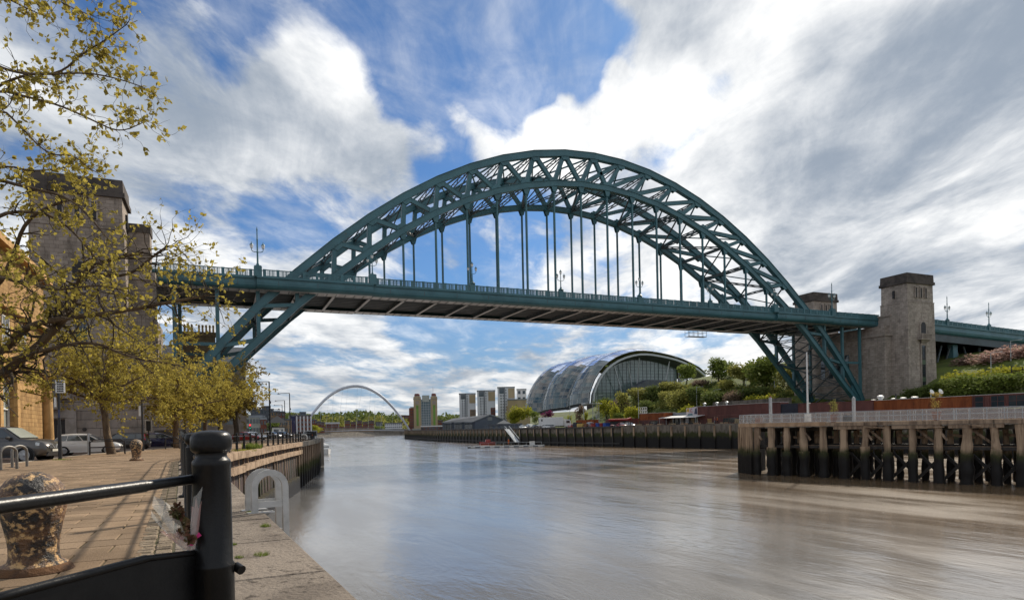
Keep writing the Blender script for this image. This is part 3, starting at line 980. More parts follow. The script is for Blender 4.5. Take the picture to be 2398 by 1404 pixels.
for s in (-1, 1):
    nodes = [61.48, 67.96, 74.43, 80.0]
    for a in nodes:
        lattice(P(s * a, zL(min(a, 80)), .4), P(s * a, zL(min(a, 80)), WB - .4), .6, 12)
        lattice(P(s * a, zU(min(a, 80)), .4), P(s * a, zU(min(a, 80)), WB - .4), .6, 12)
    for a, c in zip([55.0] + nodes[:-1], nodes):
        for f in (zL, zU):
            MB().bar(P(s * a, f(a), .4), P(s * c, f(c), WB - .4), .3, .24).build('cross_brace', 'teal_dark', br)
            MB().bar(P(s * c, f(c), .4), P(s * a, f(a), WB - .4), .3, .24).build('cross_brace', 'teal_dark', br)
        MB().bar(P(s * c, zL(c), .4), P(s * c, zU(c), WB - .4), .26, .22).build('sway_brace', 'teal_dark', br)
        MB().bar(P(s * c, zU(c), .4), P(s * c, zL(c), WB - .4), .26, .22).build('sway_brace', 'teal_dark', br)
    MB().bar(P(s * 74.43, 24, .3), P(s * 74.43, 29, WB - .3), .24, .2).build('sway_brace', 'teal_dark', br)
    MB().bar(P(s * 74.43, 29, .3), P(s * 74.43, 24, WB - .3), .24, .2).build('sway_brace', 'teal_dark', br)
# deck
YD0, YD1 = -2.3, WB + 2.3
XA, XB = -86.6, 85.6
MB().bx(XA, XB, YD0 + .1, YD1 - .1, 32.0, 32.55).build('road_deck', 'asphalt', br)
WIDE = [(XA, -68.25, 0), (-68.25, -48.5, .55), (-48.5, 49.2, 0), (49.2, 68.4, .55), (68.4, XB, 0)]
for side in (0, 1):
    yf = YD0 if side == 0 else YD1
    s = -1 if side == 0 else 1
    for x0, x1, w in WIDE:
        prof = [(0.28, 32.62), (.28, 32.36), (.04, 32.31), (.02, 32.02), (.10, 31.72), (.04, 31.25), (-.16, 30.92), (-.55, 30.70), (-1.0, 30.66), (-1.0, 30.82), (-.75, 30.9), (-.75, 32.62)]
        pr = [V((x0 + .01, yf + s * (a + w), z)) for a, z in prof]
        MB().ext(pr if side == 0 else pr[::-1], (x1 - x0 - .02, 0, 0)).build('fascia_girder', 'teal', br)
        MB().bx(x0, x1, min(yf - s * 3.3, yf - s * 1.0 + s * w), max(yf - s * 3.3, yf - s * 1.0 + s * w), 30.67, 30.74).build('soffit_plate', 'soffit', br)
    b = MB()
    x = XA + 1
    while x < XB - 1:                           # thin joints of the soffit plates
        b.bx(x, x + .07, min(yf - s * 3.3, yf - s * .98), max(yf - s * 3.3, yf - s * .98), 30.60, 30.66)
        x += 1.62
    b.build('soffit_rib', 'teal_dark', br, kind='stuff')
for yf, s in ((YD0, -1), (YD1, 1)):              # upright plate joints on the curved fascia
    b = MB()
    for i in range(-13, 14):
        x = i * PL
        if XA + 1 < x < XB - 1:
            w = .55 if (-68.25 < x < -48.5 or 49.2 < x < 68.4) else 0
            for z0, z1, a in ((31.74, 32.0, .08), (31.28, 31.70, .08)):
                b.box((x, yf + s * (w + a), (z0 + z1) / 2), (.09, .06, z1 - z0))
    b.build('fascia_joint', 'teal_dark', br, kind='stuff')
for i in range(-14, 14):                         # cross girders at the panel points
    x = i * PL + PL / 2
    if XA + 1 < x < XB - 1:
        b = MB()
        b.bx(x - .06, x + .06, .9, WB - .9, 30.66, 32.0)
        g_ = b.build('cross_girder', 'teal_dark', br)
        MB().bx(x - .24, x + .24, .82, WB - .82, 30.54, 30.655).build('girder_flange', 'soffit', g_)
for k in range(9):
    yy = 1.6 + k * (WB - 3.2) / 8
    MB().bx(XA, XB, yy - .14, yy + .14, 31.3, 31.98).build('stringer', 'greywall', br)
# parapet: solid dies with groups of bars between, three to a panel
PAN = PL / 3
parme = {}
def parapet_panel(parent, x, y, z, n_b=12, L=PAN, slope=0.0):
    if L not in parme:
        parme[L] = (MB().bx(0, .52, -.09, .09, 0, 1.28).bx(.521, L, -.07, .07, 1.10, 1.24).bx(.521, L, -.07, .07, 0, .18).mesh('parapet_panel', 'teal'), MB())
        bb = parme[L][1]
        for g in range(3):
            q0 = .58 + g * (L - .6) / 3
            for q in range(4):
                xx = q0 + q * (L - .9) / 3 / 4 + .03
                bb.bx(xx, xx + .055, -.03, .03, .18, 1.10)
            if g < 2:
                xx = q0 + (L - .6) / 3 - .09
                bb.bx(xx, xx + .11, -.05, .05, .18, 1.10)
        parme[L] = (parme[L][0], bb.mesh('parapet_bars', 'teal'))
    o = inst('parapet_panel', parme[L][0], parent, (x, y, z))
    b = inst('parapet_bars', parme[L][1], o)
    if slope:
        o.rotation_euler = (0, math.atan(slope), 0)
    return o
LAMPX = [-68.0 + 19.416 * k for k in range(8)]
for y0 in (YD0 - .02, YD1 + .02):
    sg = -1 if y0 < 0 else 1
    x = XA
    i = 0
    while x < XB - .3:
        w = .55 if (-68.2 < x + .1 < -48.6 or 49.1 < x + .1 < 68.2) else 0
        parapet_panel(br, x, y0 + sg * w, 32.62)
        x += (XB - XA) / 80
        i += 1
    for lx in LAMPX:                             # pedestals under the lamps
        big = abs(abs(lx) - 68) < .5 or abs(abs(lx) - 48.6) < .5
        b = MB()
        yy = y0 + sg * (.25 if big else -.02)
        if big:
            b.box((lx, yy, 33.45), (1.25, 1.2, 1.75)).box((lx, yy, 34.38), (1.05, .95, .14))
        else:
            b.box((lx, yy, 33.4), (1.0, .5, 1.62)).lathe((lx, yy, 34.2), [(.62, 0), (.5, .12), (.3, .3), (.16, .5)], 8)
        b.build('lamp_pedestal', 'teal', br)
# work cradle hung under the far side of the deck and under the south end
b = MB()
for z in (29.2, 30.2):
    for y in (WB + 1.2, WB + 2.6):
        b.bar((38.5, y, z), (44.5, y, z), .08)
for x in (38.5, 40, 41.5, 43, 44.5):
    for y in (WB + 1.2, WB + 2.6):
        b.bar((x, y, 29.2), (x, y, 30.7), .07)
b.bx(38.5, 44.5, WB + 1.2, WB + 2.6, 29.12, 29.18)
o = b.build('work_cradle', 'steelgrey')
tag(o, 'small grey maintenance cradle hanging below the far edge of the bridge deck', 'cradle')

# ---- bridge lamps
def lantern(parent, x, y, z, s=1.0):
    l = MB().lathe((x, y, z), [(.06 * s, 0), (.19 * s, .06 * s), (.25 * s, .5 * s)], 6).build('lantern', 'lampglass', parent)
    MB().lathe((x, y, z + .5 * s), [(.29 * s, 0), (.24 * s, .1 * s), (.06 * s, .3 * s), (.03 * s, .5 * s)], 6).build('lantern_cap', 'teal', l)
def bridge_lamp(label):
    t = thing('bridge_lamp', label, 'street lamp', group='three lantern lamps along the bridge parapet')
    MB().lathe((0, 0, 0), [(.2, 0), (.2, .25), (.12, .4), (.1, 1.2), (.13, 1.3), (.08, 1.5), (.07, 2.9)], 8).build('column', 'teal', t, True)
    for s in (-1, 1):
        MB().tube([(0, 0, 1.55), (s * .35, 0, 1.62), (s * .72, 0, 1.78), (s * .8, 0, 2.0), (s * .8, 0, 2.15)], .05, 6).build('bracket_arm', 'teal', t)
        lantern(t, s * .8, 0, 2.15)
    lantern(t, 0, 0, 2.9, 1.1)
    return t
def tall_lamp(label):
    t = thing('tall_bridge_lamp', label, 'street lamp', group='tall two lantern lamps on the bridge')
    MB().lathe((0, 0, 0), [(.26, 0), (.26, .3), (.16, .5), (.13, 2.2), (.2, 2.35), (.13, 2.5), (.11, 4.4), (.15, 4.5), (.1, 4.6), (.08, 6.0), (.12, 6.1), (.1, 6.25), (.01, 6.75)], 8).build('column', 'teal', t, True)
    for s in (-1, 1):
        MB().tube([(0, 0, 2.4), (s * .4, 0, 2.36), (s * .82, 0, 2.5), (s * .92, 0, 2.75), (s * .92, 0, 2.95)], .065, 6).build('bracket_arm', 'teal', t)
        lantern(t, s * .92, 0, 2.95, 1.15)
    return t
wh = ['against the left foot of the arch', 'left of the first tall hangers', 'near the middle of the span', 'right of the middle among the hangers', 'before the right foot of the arch', 'on the big pedestal at far right']
bl = None
for k in range(1, 7):
    lab = 'three lantern teal lamp on the near parapet ' + wh[k - 1]
    z = 34.42 if k in (1, 6) else 34.5
    if bl is None:
        bl = bridge_lamp(lab)
        bl.location = (LAMPX[k], YD0 - (.3 if k in (1, 6) else 0), z)
    else:
        dup(bl, (LAMPX[k], YD0 - (.3 if k in (1, 6) else 0), z), label=lab)
tl = tall_lamp('tall two lantern lamp with spike top over the left leg of the arch')
tl.location = (LAMPX[0], YD0 - .25, 34.4)
dup(tl, (LAMPX[7], YD0 - .25, 34.4), label='tall two lantern lamp in front of the small far tower on the right')
dup(tl, (LAMPX[0] - 2.2, YD1 + .3, 32.6), label='tall lamp on the far parapet, its spike just showing left of the big lamp')

# ---- south viaduct beyond the tower
vd = thing('approach_viaduct', 'teal girder viaduct carrying the road away right of the stone tower', 'viaduct')
x0, x1, sl = 96.0, 190.0, .034
def vz(x):
    return 32.9 - (x - x0) * sl
for y0, s in ((YD0, -1), (YD1, 1)):
    b = MB()
    prof = [(.25, .0), (.25, -.3), (.0, -.4), (.0, -.9), (.12, -1.5), (0, -2.1), (-.3, -2.5), (-.6, -2.6), (-.6, 0)]
    b.ext([V((x0, y0 + s * a, vz(x0) + z)) for a, z in prof], (x1 - x0, 0, vz(x1) - vz(x0)))
    b.build('fascia_girder', 'teal', vd)
    MB().ext([V((x0, y0 - s * .6, vz(x0) - 2.6)), V((x0, y0 - s * 1.0, vz(x0) - 2.6)), V((x0, y0 - s * 1.0, vz(x0) - 4.6)), V((x0, y0 - s * .6, vz(x0) - 4.6))], (x1 - x0, 0, vz(x1) - vz(x0))).build('main_girder', 'teal_dark', vd)
    x = x0
    while x < x1 - 2.2 and (s < 0 or x < 150):
        parapet_panel(vd, x, y0 + s * .02, vz(x) + .02, slope=sl)
        x += PAN
MB().ext([V((x0, YD0 + .3, vz(x0) - .6)), V((x0, YD1 - .3, vz(x0) - .6)), V((x0, YD1 - .3, vz(x0) - 2.5)), V((x0, YD0 + .3, vz(x0) - 2.5))], (x1 - x0, 0, vz(x1) - vz(x0))).build('road_deck', 'teal_dark', vd)
for xx in (121.0, 150.0, 178.0):
    for yy in (1.0, 14.0):
        MB().bx(xx - 1.0, xx + 1.0, yy - .8, yy + .8, 12, vz(xx) - 4.5).build('pier_column', 'teal', vd)
    for sx in (-1, 1):
        for yy in (1.0, 14.0):
            pts = [(xx + sx * (1.0 + 11.5 * math.sin(a)), yy, vz(xx) - 12.5 + 7.6 * (1 - math.cos(a))) for a in [i * PI / 2 / 8 for i in range(9)]]
            b = MB()
            for p, q in zip(pts[:-1], pts[1:]):
                b.bar(p, q, .5, .55)
            b.bar((xx + sx * 4.4, yy, vz(xx) - 11.9), (xx + sx * 1.2, yy, vz(xx) - 5.2), .35)
            b.bar((xx + sx * 7.0, yy, vz(xx) - 9.8), (xx + sx * 5.0, yy, vz(xx) - 4.9), .35)
            b.build('arched_bracket', 'teal_dark', vd)
for lx, lab in ((113.6, 'left one of the two tall lamps on the viaduct right of the tower'), (132.6, 'right one of the two tall lamps on the viaduct, nearest the picture edge')):
    MB().box((lx, YD0, vz(lx) + .75), (1.1, .6, 1.5)).lathe((lx, YD0, vz(lx) + 1.5), [(.6, 0), (.4, .2), (.2, .5)], 8).build('lamp_pedestal', 'teal', vd)
    dup(tl, (lx, YD0, vz(lx) + 1.6), label=lab)
for k, lx in enumerate((104.0, 122.0)):
    dup(tl, (lx, YD1 + .2, vz(lx) - 1.6), label=('first' if k == 0 else 'second') + ' lamp spike right of the tower, rising behind the viaduct parapet')

# ---- stone towers
def tower(label, x0, x1, y0, y1, zt, zb, m, south):
    t = thing('stone_tower', label, 'tower', ((x0 + x1) / 2, (y0 + y1) / 2, zb), group='stone towers at the bridge ends')
    cx, cy = (x0 + x1) / 2, (y0 + y1) / 2
    hx, hy = (x1 - x0) / 2, (y1 - y0) / 2
    H = zt - zb
    def ring(b, z0, z1, e0, e1):
        b.add([(-hx - e0, -hy - e0, z0), (hx + e0, -hy - e0, z0), (hx + e0, hy + e0, z0), (-hx - e0, hy + e0, z0), (-hx - e1, -hy - e1, z1), (hx + e1, -hy - e1, z1), (hx + e1, hy + e1, z1), (-hx - e1, hy + e1, z1)],
              [(3, 2, 1, 0), (4, 5, 6, 7), (0, 1, 5, 4), (1, 2, 6, 5), (2, 3, 7, 6), (3, 0, 4, 7)])
    b = MB()
    ring(b, 0, H - 7.2, .35, .0)
    ring(b, H - 7.2, H - 2.6, -.14, -.18)
    b.build('tower_shaft', m, t)
    b = MB()
    ring(b, H - 2.6, H - 1.9, .22, .22)
    ring(b, H - 1.9, H, .02, -.05)
    b.build('cornice', 'stonedark', t)
    c = MB()
    ring(c, H - 7.35, H - 7.15, .08, .08)
    c.build('string_course', 'stonelight' if south else m, t)
    # slit windows under the cornice, upstream face
    for fx in (-.36, 0, .36):
        w = MB().bx(fx * hx - .28, fx * hx + .28, -hy - .08, -hy + .25, H - 6.0, H - 3.8).build('slit_window', 'dark', t)
        MB().bx(fx * hx - .5, fx * hx - .29, -hy - .16, -hy + .2, H - 6.2, H - 3.6).bx(fx * hx + .29, fx * hx + .5, -hy - .16, -hy + .2, H - 6.2, H - 3.6).bx(fx * hx - .5, fx * hx + .5, -hy - .18, -hy + .2, H - 3.6, H - 3.3).build('window_surround', 'stonelight', w)
    sx = -1 if south else 1
    MB().bx(sx * (hx - .05) - .2, sx * (hx - .05) + .2, -.25, .25, H - 6, H - 4).build('slit_window', 'dark', t)
    # arched niche with balcony, then a tall stair window
    zn = H - 16.5
    prof = [(-.9, 0), (.9, 0)] + [(.9 * math.cos(a), 3.2 + .9 * math.sin(a)) for a in [i * PI / 8 for i in range(9)]]
    big = [(-1.25, -.1), (1.25, -.1)] + [(1.25 * math.cos(a), 3.2 + 1.25 * math.sin(a)) for a in [i * PI / 8 for i in range(9)]]
    n = MB().ext([(a + .2, -hy - .42, zn + z) for a, z in big], (0, .6, 0)).build('niche_surround', 'stonelight', t)
    MB().ext([(a + .2, -hy - .46, zn + z) for a, z in prof], (0, .3, 0)).build('arched_window', 'dark', n)
    bal = MB().bx(-1.75, 2.15, -hy - 1.3, -hy, zn - .5, zn - .2).bx(-1.75, 2.15, -hy - 1.35, -hy - 1.15, zn + .85, zn + 1.05)
    for q in range(9):
        bal.bx(-1.7 + q * .47, -1.5 + q * .47, -hy - 1.33, -hy - 1.17, zn - .2, zn + .85)
    bal.ext([(-1.3, -hy - 1.1, zn - .5), (1.7, -hy - 1.1, zn - .5), (1.0, -hy - .3, zn - 1.6), (-.6, -hy - .3, zn - 1.6)], (0, .3, 0))
    bal.build('balcony', 'stonelight', t)
    zs, ze = (H - 43.5 if False else max(3.0, zn - 18.5)), zn - 2.2
    f = MB().bx(-.95, -.55, -hy - .45, -hy + .1, zs, ze + .3).bx(.95, 1.35, -hy - .45, -hy + .1, zs, ze + .3).bx(-.95, 1.35, -hy - .47, -hy + .1, ze + .3, ze + .8).build('window_surround', 'stonelight', t)
    MB().bx(-.55, .95, -hy - .30, -hy + .1, zs, ze + .3).build('stair_window', 'glass', f)
    g = MB()
    zq = zs + .7
    while zq < ze:
        g.bx(-.55, .95, -hy - .36, -hy - .28, zq, zq + .07)
        zq += .62
    for xx in (-.2, .2, .6):
        g.bx(xx - .03, xx + .03, -hy - .36, -hy - .28, zs, ze)
    g.build('glazing_bar', 'dark', f)
    for q in (.15, .45, .72):
        MB().bx(-.5, .9, -hy - .40, -hy - .3, lerp(zs, ze, q), lerp(zs, ze, q) + 1.2).build('green_panel', mat_green, f)
    return t
mat_green = mat('window_panel_green', (.06, .10, .055), None, 1, .5)
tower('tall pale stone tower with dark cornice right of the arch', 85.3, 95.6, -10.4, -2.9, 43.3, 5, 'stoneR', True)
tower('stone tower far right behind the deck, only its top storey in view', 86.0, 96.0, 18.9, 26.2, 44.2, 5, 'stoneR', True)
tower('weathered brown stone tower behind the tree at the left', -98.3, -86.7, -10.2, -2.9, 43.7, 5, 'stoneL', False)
# lower wings of the south tower (pier that receives the deck)
b = thing('stone_abutment', 'stone abutment below the right end of the deck, beside the tower', 'abutment', (88, 4, 5))
MB().bx(-5.4, 6, -10.0, 12, 0, 22.8).build('abutment_wall', 'stoneR', b)
MB().bx(-5.7, 6, -10.3, 12.2, 22.8, 23.3).build('string_course', 'stonelight', b)
MB().bx(-4.2, 6, -9.2, 11.6, 23.3, 25.6).build('upper_wall', 'stoneR', b)
MB().bx(-2.9, -.2, -9.6, -6.2, 25.6, 28.0).bx(-3.1, 0, -9.8, -6.1, 28.0, 28.4).build('turret', 'stonelight', b)
for q in range(4):
    w = MB().bx(-5.47, -5.2, 0.6 + q * 2.6, 1.9 + q * 2.6, 13, 19).build('tall_window', 'glass', b)
    for r in range(5):
        MB().bx(-5.52, -5.4, .6 + q * 2.6, 1.9 + q * 2.6, 13.9 + r * 1.05, 14.02 + r * 1.05).build('glazing_bar', 'dark', w)
b = thing('stone_abutment', 'stone abutment and pilaster between left tower and bridge deck', 'abutment', (-87, 4, 5))
MB().bx(.2, 3.7, -9.6, -5.6, 0, 25.2).bx(-10, 2.5, -6, 22, 0, 22).build('abutment_wall', 'stoneL', b)
MB().bx(0, 3.9, -9.9, -5.3, 25.2, 26.4).build('string_course', 'stonelight', b)
MB().bx(.3, 3.2, -9.2, -6.0, 26.4, 32.6).build('turret', 'stoneL', b)
MB().bx(.15, 3.35, -9.35, -5.85, 32.6, 33.9).build('cornice', 'stonedark', b)
# far-left stretch of the approach (seen through the tree)
nv = thing('approach_viaduct', 'teal approach span left of the brown tower, seen through the branches', 'viaduct')
MB().bx(-150, -98.6, YD0, YD1, 30.0, 32.6).build('fascia_girder', 'teal', nv)
for k in range(22):
    parapet_panel(nv, -150 + k * PAN, YD0, 32.62)
# ================================================================== NORTH QUAY OBJECTS
# ---- near barrier: post, round top rail, kick plate
DP = 2.9
pb = at(503, 1404, DP)
post0 = V((pb.x, pb.y, 5.05))
def post_mesh(s=1.0):
    r = .0785 * s
    return MB().lathe((0, 0, 0), [(r * 1.5, 0), (r * 1.5, .03), (r * 1.06, .05), (r * 1.06, .56), (r * 1.09, .565), (r * 1.09, .575), (r, .585), (r, 1.005), (r * 1.012, 1.008), (r * 1.012, 1.028), (r * .97, 1.036), (r * .84, 1.046), (r * .81, 1.056), (r * .83, 1.066), (r * .97, 1.073), (r * 1.06, 1.082), (r * 1.085, 1.095), (r * 1.085, 1.122), (r * 1.06, 1.138), (r * .97, 1.152), (r * .8, 1.160), (r * .5, 1.165), (.001, 1.167)], 28)
pm = post_mesh().mesh('post', 'black', True)
bar_ = thing('quay_barrier', 'near black barrier with round rail and kick plate ending in a domed post', 'barrier', post0)
inst('post', pm, bar_)
def rel(p):
    return p - post0
a0 = rel(at(458, 1120, DP - .01))
a1 = rel(at(338, 1137, 2.60))
a2 = rel(at(0, 1184, 1.95))
a3 = a2 + (a2 - a1).normalized() * 1.2
rail = MB().tube([a1, a2, a3], .025, 14)
rail.build('top_rail', 'black', bar_, True)
MB().tube([a0 + (a0 - a1).normalized() * .06, a1 + (a1 - a2).normalized() * -.02], .0215, 14).build('rail_sleeve', 'black', bar_, True)
MB().lathe((0, 0, 0), [(.03, 0), (.034, .01), (.03, .02)], 12).build('rail_collar', 'black', bar_, True).location = a0 + V((-.0, .0, -.01))
k0 = rel(at(470, 1291, DP - .02))
k1 = rel(at(342, 1307, 2.62))
k2 = rel(at(0, 1397, 2.12))
k3 = k2 + (k2 - k1).normalized() * 1.0
for p, q in ((k0, k1), (k1, k3)):
    n = V((q.y - p.y, p.x - q.x, 0)).normalized() * .008
    MB().ext([p - n + Z * -.012, q - n + Z * -.012, V((q.x - n.x, q.y - n.y, .09)), V((p.x - n.x, p.y - n.y, .09))], n * 2).build('kick_plate', 'black', bar_)
MB().tube([k0 + (k0 - k1).normalized() * .04, k1], .0135, 10).build('lower_rail', 'black', bar_, True)
MB().tube([k1, k3], .0165, 10).build('lower_rail', 'black', bar_, True)
# ---- quay railing: posts with three rails running away along the edge
rl = thing('quay_railing', 'long black railing of domed posts along the north quay edge', 'railing', (-74.8, -108, 5.05))
O = V((-74.8, -108, 5.05))
def px_(y):
    return -74.22 - .054 * (y + 118.2)
plist = [V((px_(-118.2 + 3.42 * k), -118.2 + 3.42 * k, 5.05)) for k in range(1, 9)]
pm2 = MB().lathe((0, 0, 0), [(.16, 0), (.16, .035), (.10, .05), (.085, .1), (.0785, .56), (.0785, 1.01), (.08, 1.03), (.066, 1.045), (.065, 1.058), (.078, 1.073), (.085, 1.09), (.085, 1.125), (.077, 1.15), (.05, 1.163), (.001, 1.167)], 16).mesh('post', 'black', True)
for p, d in along([V((q.x, q.y, 0)) for q in [plist[-1] + V((0, 3.2, 0))] + [V((x - 1.05, y, 0)) for x, y in QN[1:]]], 2.75):
    plist.append(V((p.x, p.y, 5.05)))
plist = [p for p in plist if p.y < 0]
for p in plist:
    inst('post', pm2, rl, p - O, U(0, 6))
prev = post0
for p in plist:
    for z, r in ((.95, .022), (.55, .018)):
        MB().tube([prev - O + Z * z, p - O + Z * z], r, 8).build('rail', 'black', rl, True)
    prev = p
tag(MB().tube([(0, 0, .56), (0, 0, .70)], .10, 10).build('orange_tag', 'orange'), 'small orange tag tied to a far post of the quay railing', 'tag').location = plist[-7]
for k, p in enumerate(plist[-8:-6]):
    pass
# metal kiosk and dark gate at the far end of the railing
for j in range(2):
    b = MB().bx(-.5, .5, -.05, .05, .1, 1.3)
    o = b.build('notice_board', 'steelgrey')
    MB().bx(-.42, .42, -.07, -.05, .35, 1.2).build('board_face', 'plastic', o)
    MB().bx(-.45, -.38, -.04, .04, -.1, .1).bx(.38, .45, -.04, .04, -.1, .1).build('board_leg', 'black_far', o)
    o.location = V((-60.4 + j * 1.3, -3.0 + j * 3.0, 5.1))
    tag(o, ('first' if j == 0 else 'second') + ' grey notice board at the far corner of the quay railing', 'notice board', 'notice boards at the quay corner')
ring = MB()
pts = [(math.cos(a) * .42, 0, math.sin(a) * .42 + .45) for a in [i * PI / 12 for i in range(-2, 15)]]
ring.tube(pts, .09, 8)
o = ring.build('ladder_hoop', 'alu', None, True)
q = gnd(711, 1032)
o.location = (q.x, q.y, 5.0)
tag(o, 'small grey ladder hoop far along the quay edge before the corner', 'ladder')

# ---- safety ladder with two arched stringers
base = gnd(597, 1201)
lad = thing('safety_ladder', 'aluminium safety ladder with two arched handholds hooked over the quay edge', 'ladder', base, rad(10))
ex = qe(base.y) - base.x
for k in range(2):
    b = MB()
    w = .43
    path = [(0, 0), (0, .36)] + [(w / 2 - w / 2 * math.cos(a), .36 + w / 2 * math.sin(a)) for a in [i * PI / 10 for i in range(1, 10)]] + [(w, .36), (w, -3.2)]
    yy = .40 * k
    o = len(b.v)
    hw, ht = .043, .028
    for i, (x, z) in enumerate(path):
        a, c = path[max(i - 1, 0)], path[min(i + 1, len(path) - 1)]
        t = V((c[0] - a[0], c[1] - a[1])).normalized()
        nx_, nz_ = -t.y, t.x
        for sx, sy in ((-1, -1), (1, -1), (1, 1), (-1, 1)):
            b.v.append((x + nx_ * hw * sx, yy + ht * sy, z + nz_ * hw * sx))
    for i in range(len(path) - 1):
        for q in range(4):
            j = (q + 1) % 4
            b.f.append((o + i * 4 + q, o + i * 4 + j, o + i * 4 + 4 + j, o + i * 4 + 4 + q))
    b.build('arched_stringer', 'alu', lad)
    MB().bx(-.05, w, yy - .012, yy + .012, .07, .16).build('cross_bar', 'alu', lad)
    MB().bx(-.10, .26, yy - .08, yy + .08, 0, .015).build('foot_plate', 'alu', lad)
for q in range(4):
    MB().tube([(.10 + q * .125, .01, .12), (.10 + q * .125, .39, .12)], .011, 6).build('rung', 'alu', lad)
for q in range(9):
    MB().tube([(.43, .01, -.3 - q * .3), (.43, .39, -.3 - q * .3)], .013, 6).build('rung', 'alu', lad)

# ---- mooring bollards
bprof = [(.50, 0), (.50, .05), (.44, .10), (.345, .14), (.325, .2), (.325, .32), (.345, .45), (.385, .6), (.425, .74), (.445, .86), (.435, .96), (.40, 1.05), (.33, 1.13), (.22, 1.19), (.10, 1.22), (.001, 1.225)]
def bollard(label, loc, s, s2):
    t = thing('mooring_bollard', label, 'bollard', loc, 0, 'rusted mooring bollards')
    MB().lathe((0, 0, 0), [(r * s, z * s2) for r, z in bprof[2:]], 36).build('bollard_body', 'rustbol', t, True)
    MB().lathe((0, 0, 0), [(r * s, z * s2) for r, z in ((.50, 0), (.52, .02), (.50, .05), (.44, .10), (.34, .125))], 36).build('flange', 'rust', t, True)
    return t
g1 = gnd(81, 1338)
bollard('large black bollard with flaking rusty paint in the foreground', g1, .56, .70)
g2 = gnd(320, 1078)
bollard('small rusty brown bollard standing farther along the pavement', g2, .58, .80)

# ---- bouquet in wrap
bq = thing('bouquet', 'withered bouquet in clear and pink wrap tied to the near post', 'bouquet', at(446, 1285, 2.82))
rb = random.Random(4)
def cone_sheet(a0, a1, r0, r1, h, m, nm, lean):
    b = MB()
    n = 7
    top, bot = [], []
    for i in range(n + 1):
        a = lerp(a0, a1, i / n)
        j = rb.uniform(.8, 1.12)
        bot.append(V((r0 * math.cos(a), r0 * math.sin(a), 0)))
        top.append(V((r1 * math.cos(a) * j + lean, r1 * math.sin(a) * j, h * rb.uniform(.78, 1.08))))
    mid = [bot[i].lerp(top[i], .5) + V((rb.uniform(-.008, .008), rb.uniform(-.008, .008), 0)) for i in range(n + 1)]
    b.add(bot + mid + top, [(i, i + 1, n + 2 + i, n + 1 + i) for i in range(n)] + [(n + 1 + i, n + 2 + i, 2 * n + 3 + i, 2 * n + 2 + i) for i in range(n)])
    b.build(nm, m, bq)
def wrapmat(name, c, al):
    m = bpy.data.materials.new(name)
    m.use_nodes = True
    b = m.node_tree.nodes['Principled BSDF']
    b.inputs['Base Color'].default_value = (*c, 1)
    b.inputs['Roughness'].default_value = .15
    b.inputs['Alpha'].default_value = al
    return m
M['film'] = wrapmat('clear_film', (.75, .75, .72), .30)
M['pinkwrap'] = wrapmat('pink_film', (.74, .46, .42), .42)
M['ribbon'] = mat('pink_ribbon', (.62, .03, .20), None, 3, .4)
M['driedflower'] = mat('dried_flower', (.15, .065, .04), (.10, .09, .035), 30, .8)
cone_sheet(PI * .55, PI * 1.25, .03, .10, .23, 'film', 'clear_wrap', -.04)
cone_sheet(PI * .9, PI * 1.6, .03, .085, .17, 'film', 'clear_wrap', -.06)
cone_sheet(-PI * .45, PI * .5, .02, .05, .28, 'film', 'clear_wrap', .01)
cone_sheet(PI * .85, PI * 1.55, .018, .07, .10, 'pinkwrap', 'pink_wrap', -.045)
cone_sheet(-PI * .5, PI * .1, .018, .04, .22, 'pinkwrap', 'pink_wrap', .01)
for q in range(9):
    c = V((-.015 - q * .004 + rb.uniform(-.02, .02), -.02 + rb.uniform(-.03, .03), .05 + q * .017))
    b = MB()
    for _ in range(26):
        d = V((rb.gauss(0, 1), rb.gauss(0, 1), rb.gauss(0, 1))).normalized()
        e = d.orthogonal().normalized() * .009
        b.add([c + d * .004 - e, c + d * .004 + e, c + d * .026 + e * .6, c + d * .026 - e * .6], [(0, 1, 2, 3)])
    b.build('withered_flower', 'driedflower', bq)
    MB().tube([(0, 0, 0), c], .0022, 5).build('stem', 'leafd', bq)
MB().box((0, -.02, .03), (.022, .015, .022), .3).ext([(-.0, -.03, .03), (.035, -.035, .075), (.045, -.035, .06)], (0, .006, 0)).ext([(-.0, -.03, .03), (-.03, -.035, .07), (-.04, -.035, .055)], (0, .006, 0)).build('ribbon_bow', 'ribbon', bq)
# small drain spout beside the near post
o = MB().tube([at(552, 1325, 2.95) - Z * 0, at(566, 1334, 2.93)], .022, 10).build('rail_stub', 'black', None, True)
tag(o, 'short black stub of pipe poking out right of the near post', 'pipe')
# manhole-like flat grey patch on paving
# ---- bike stand hoops at the left edge
for k, (px, py) in enumerate(((2, 1100), (29, 1094))):
    g = gnd(px, py)
    t = thing('bike_stand', ('left' if k == 0 else 'right') + ' one of two grey hoop stands by the left edge of the pavement', 'bike stand', g, rad(-30), 'hoop stands at the kerb')
    pts = [(0, 0, 0), (0, 0, .62)] + [(0, .34 - .34 * math.cos(a), .62 + .22 * math.sin(a)) for a in [i * PI / 8 for i in range(1, 8)]] + [(0, .68, .62), (0, .68, 0)]
    MB().tube(pts, .05, 10).build('hoop', 'hoopsteel', t, True)
    MB().bx(-.16, .16, -.16, .16, 0, .02).build('foot_plate', 'plastic', t)
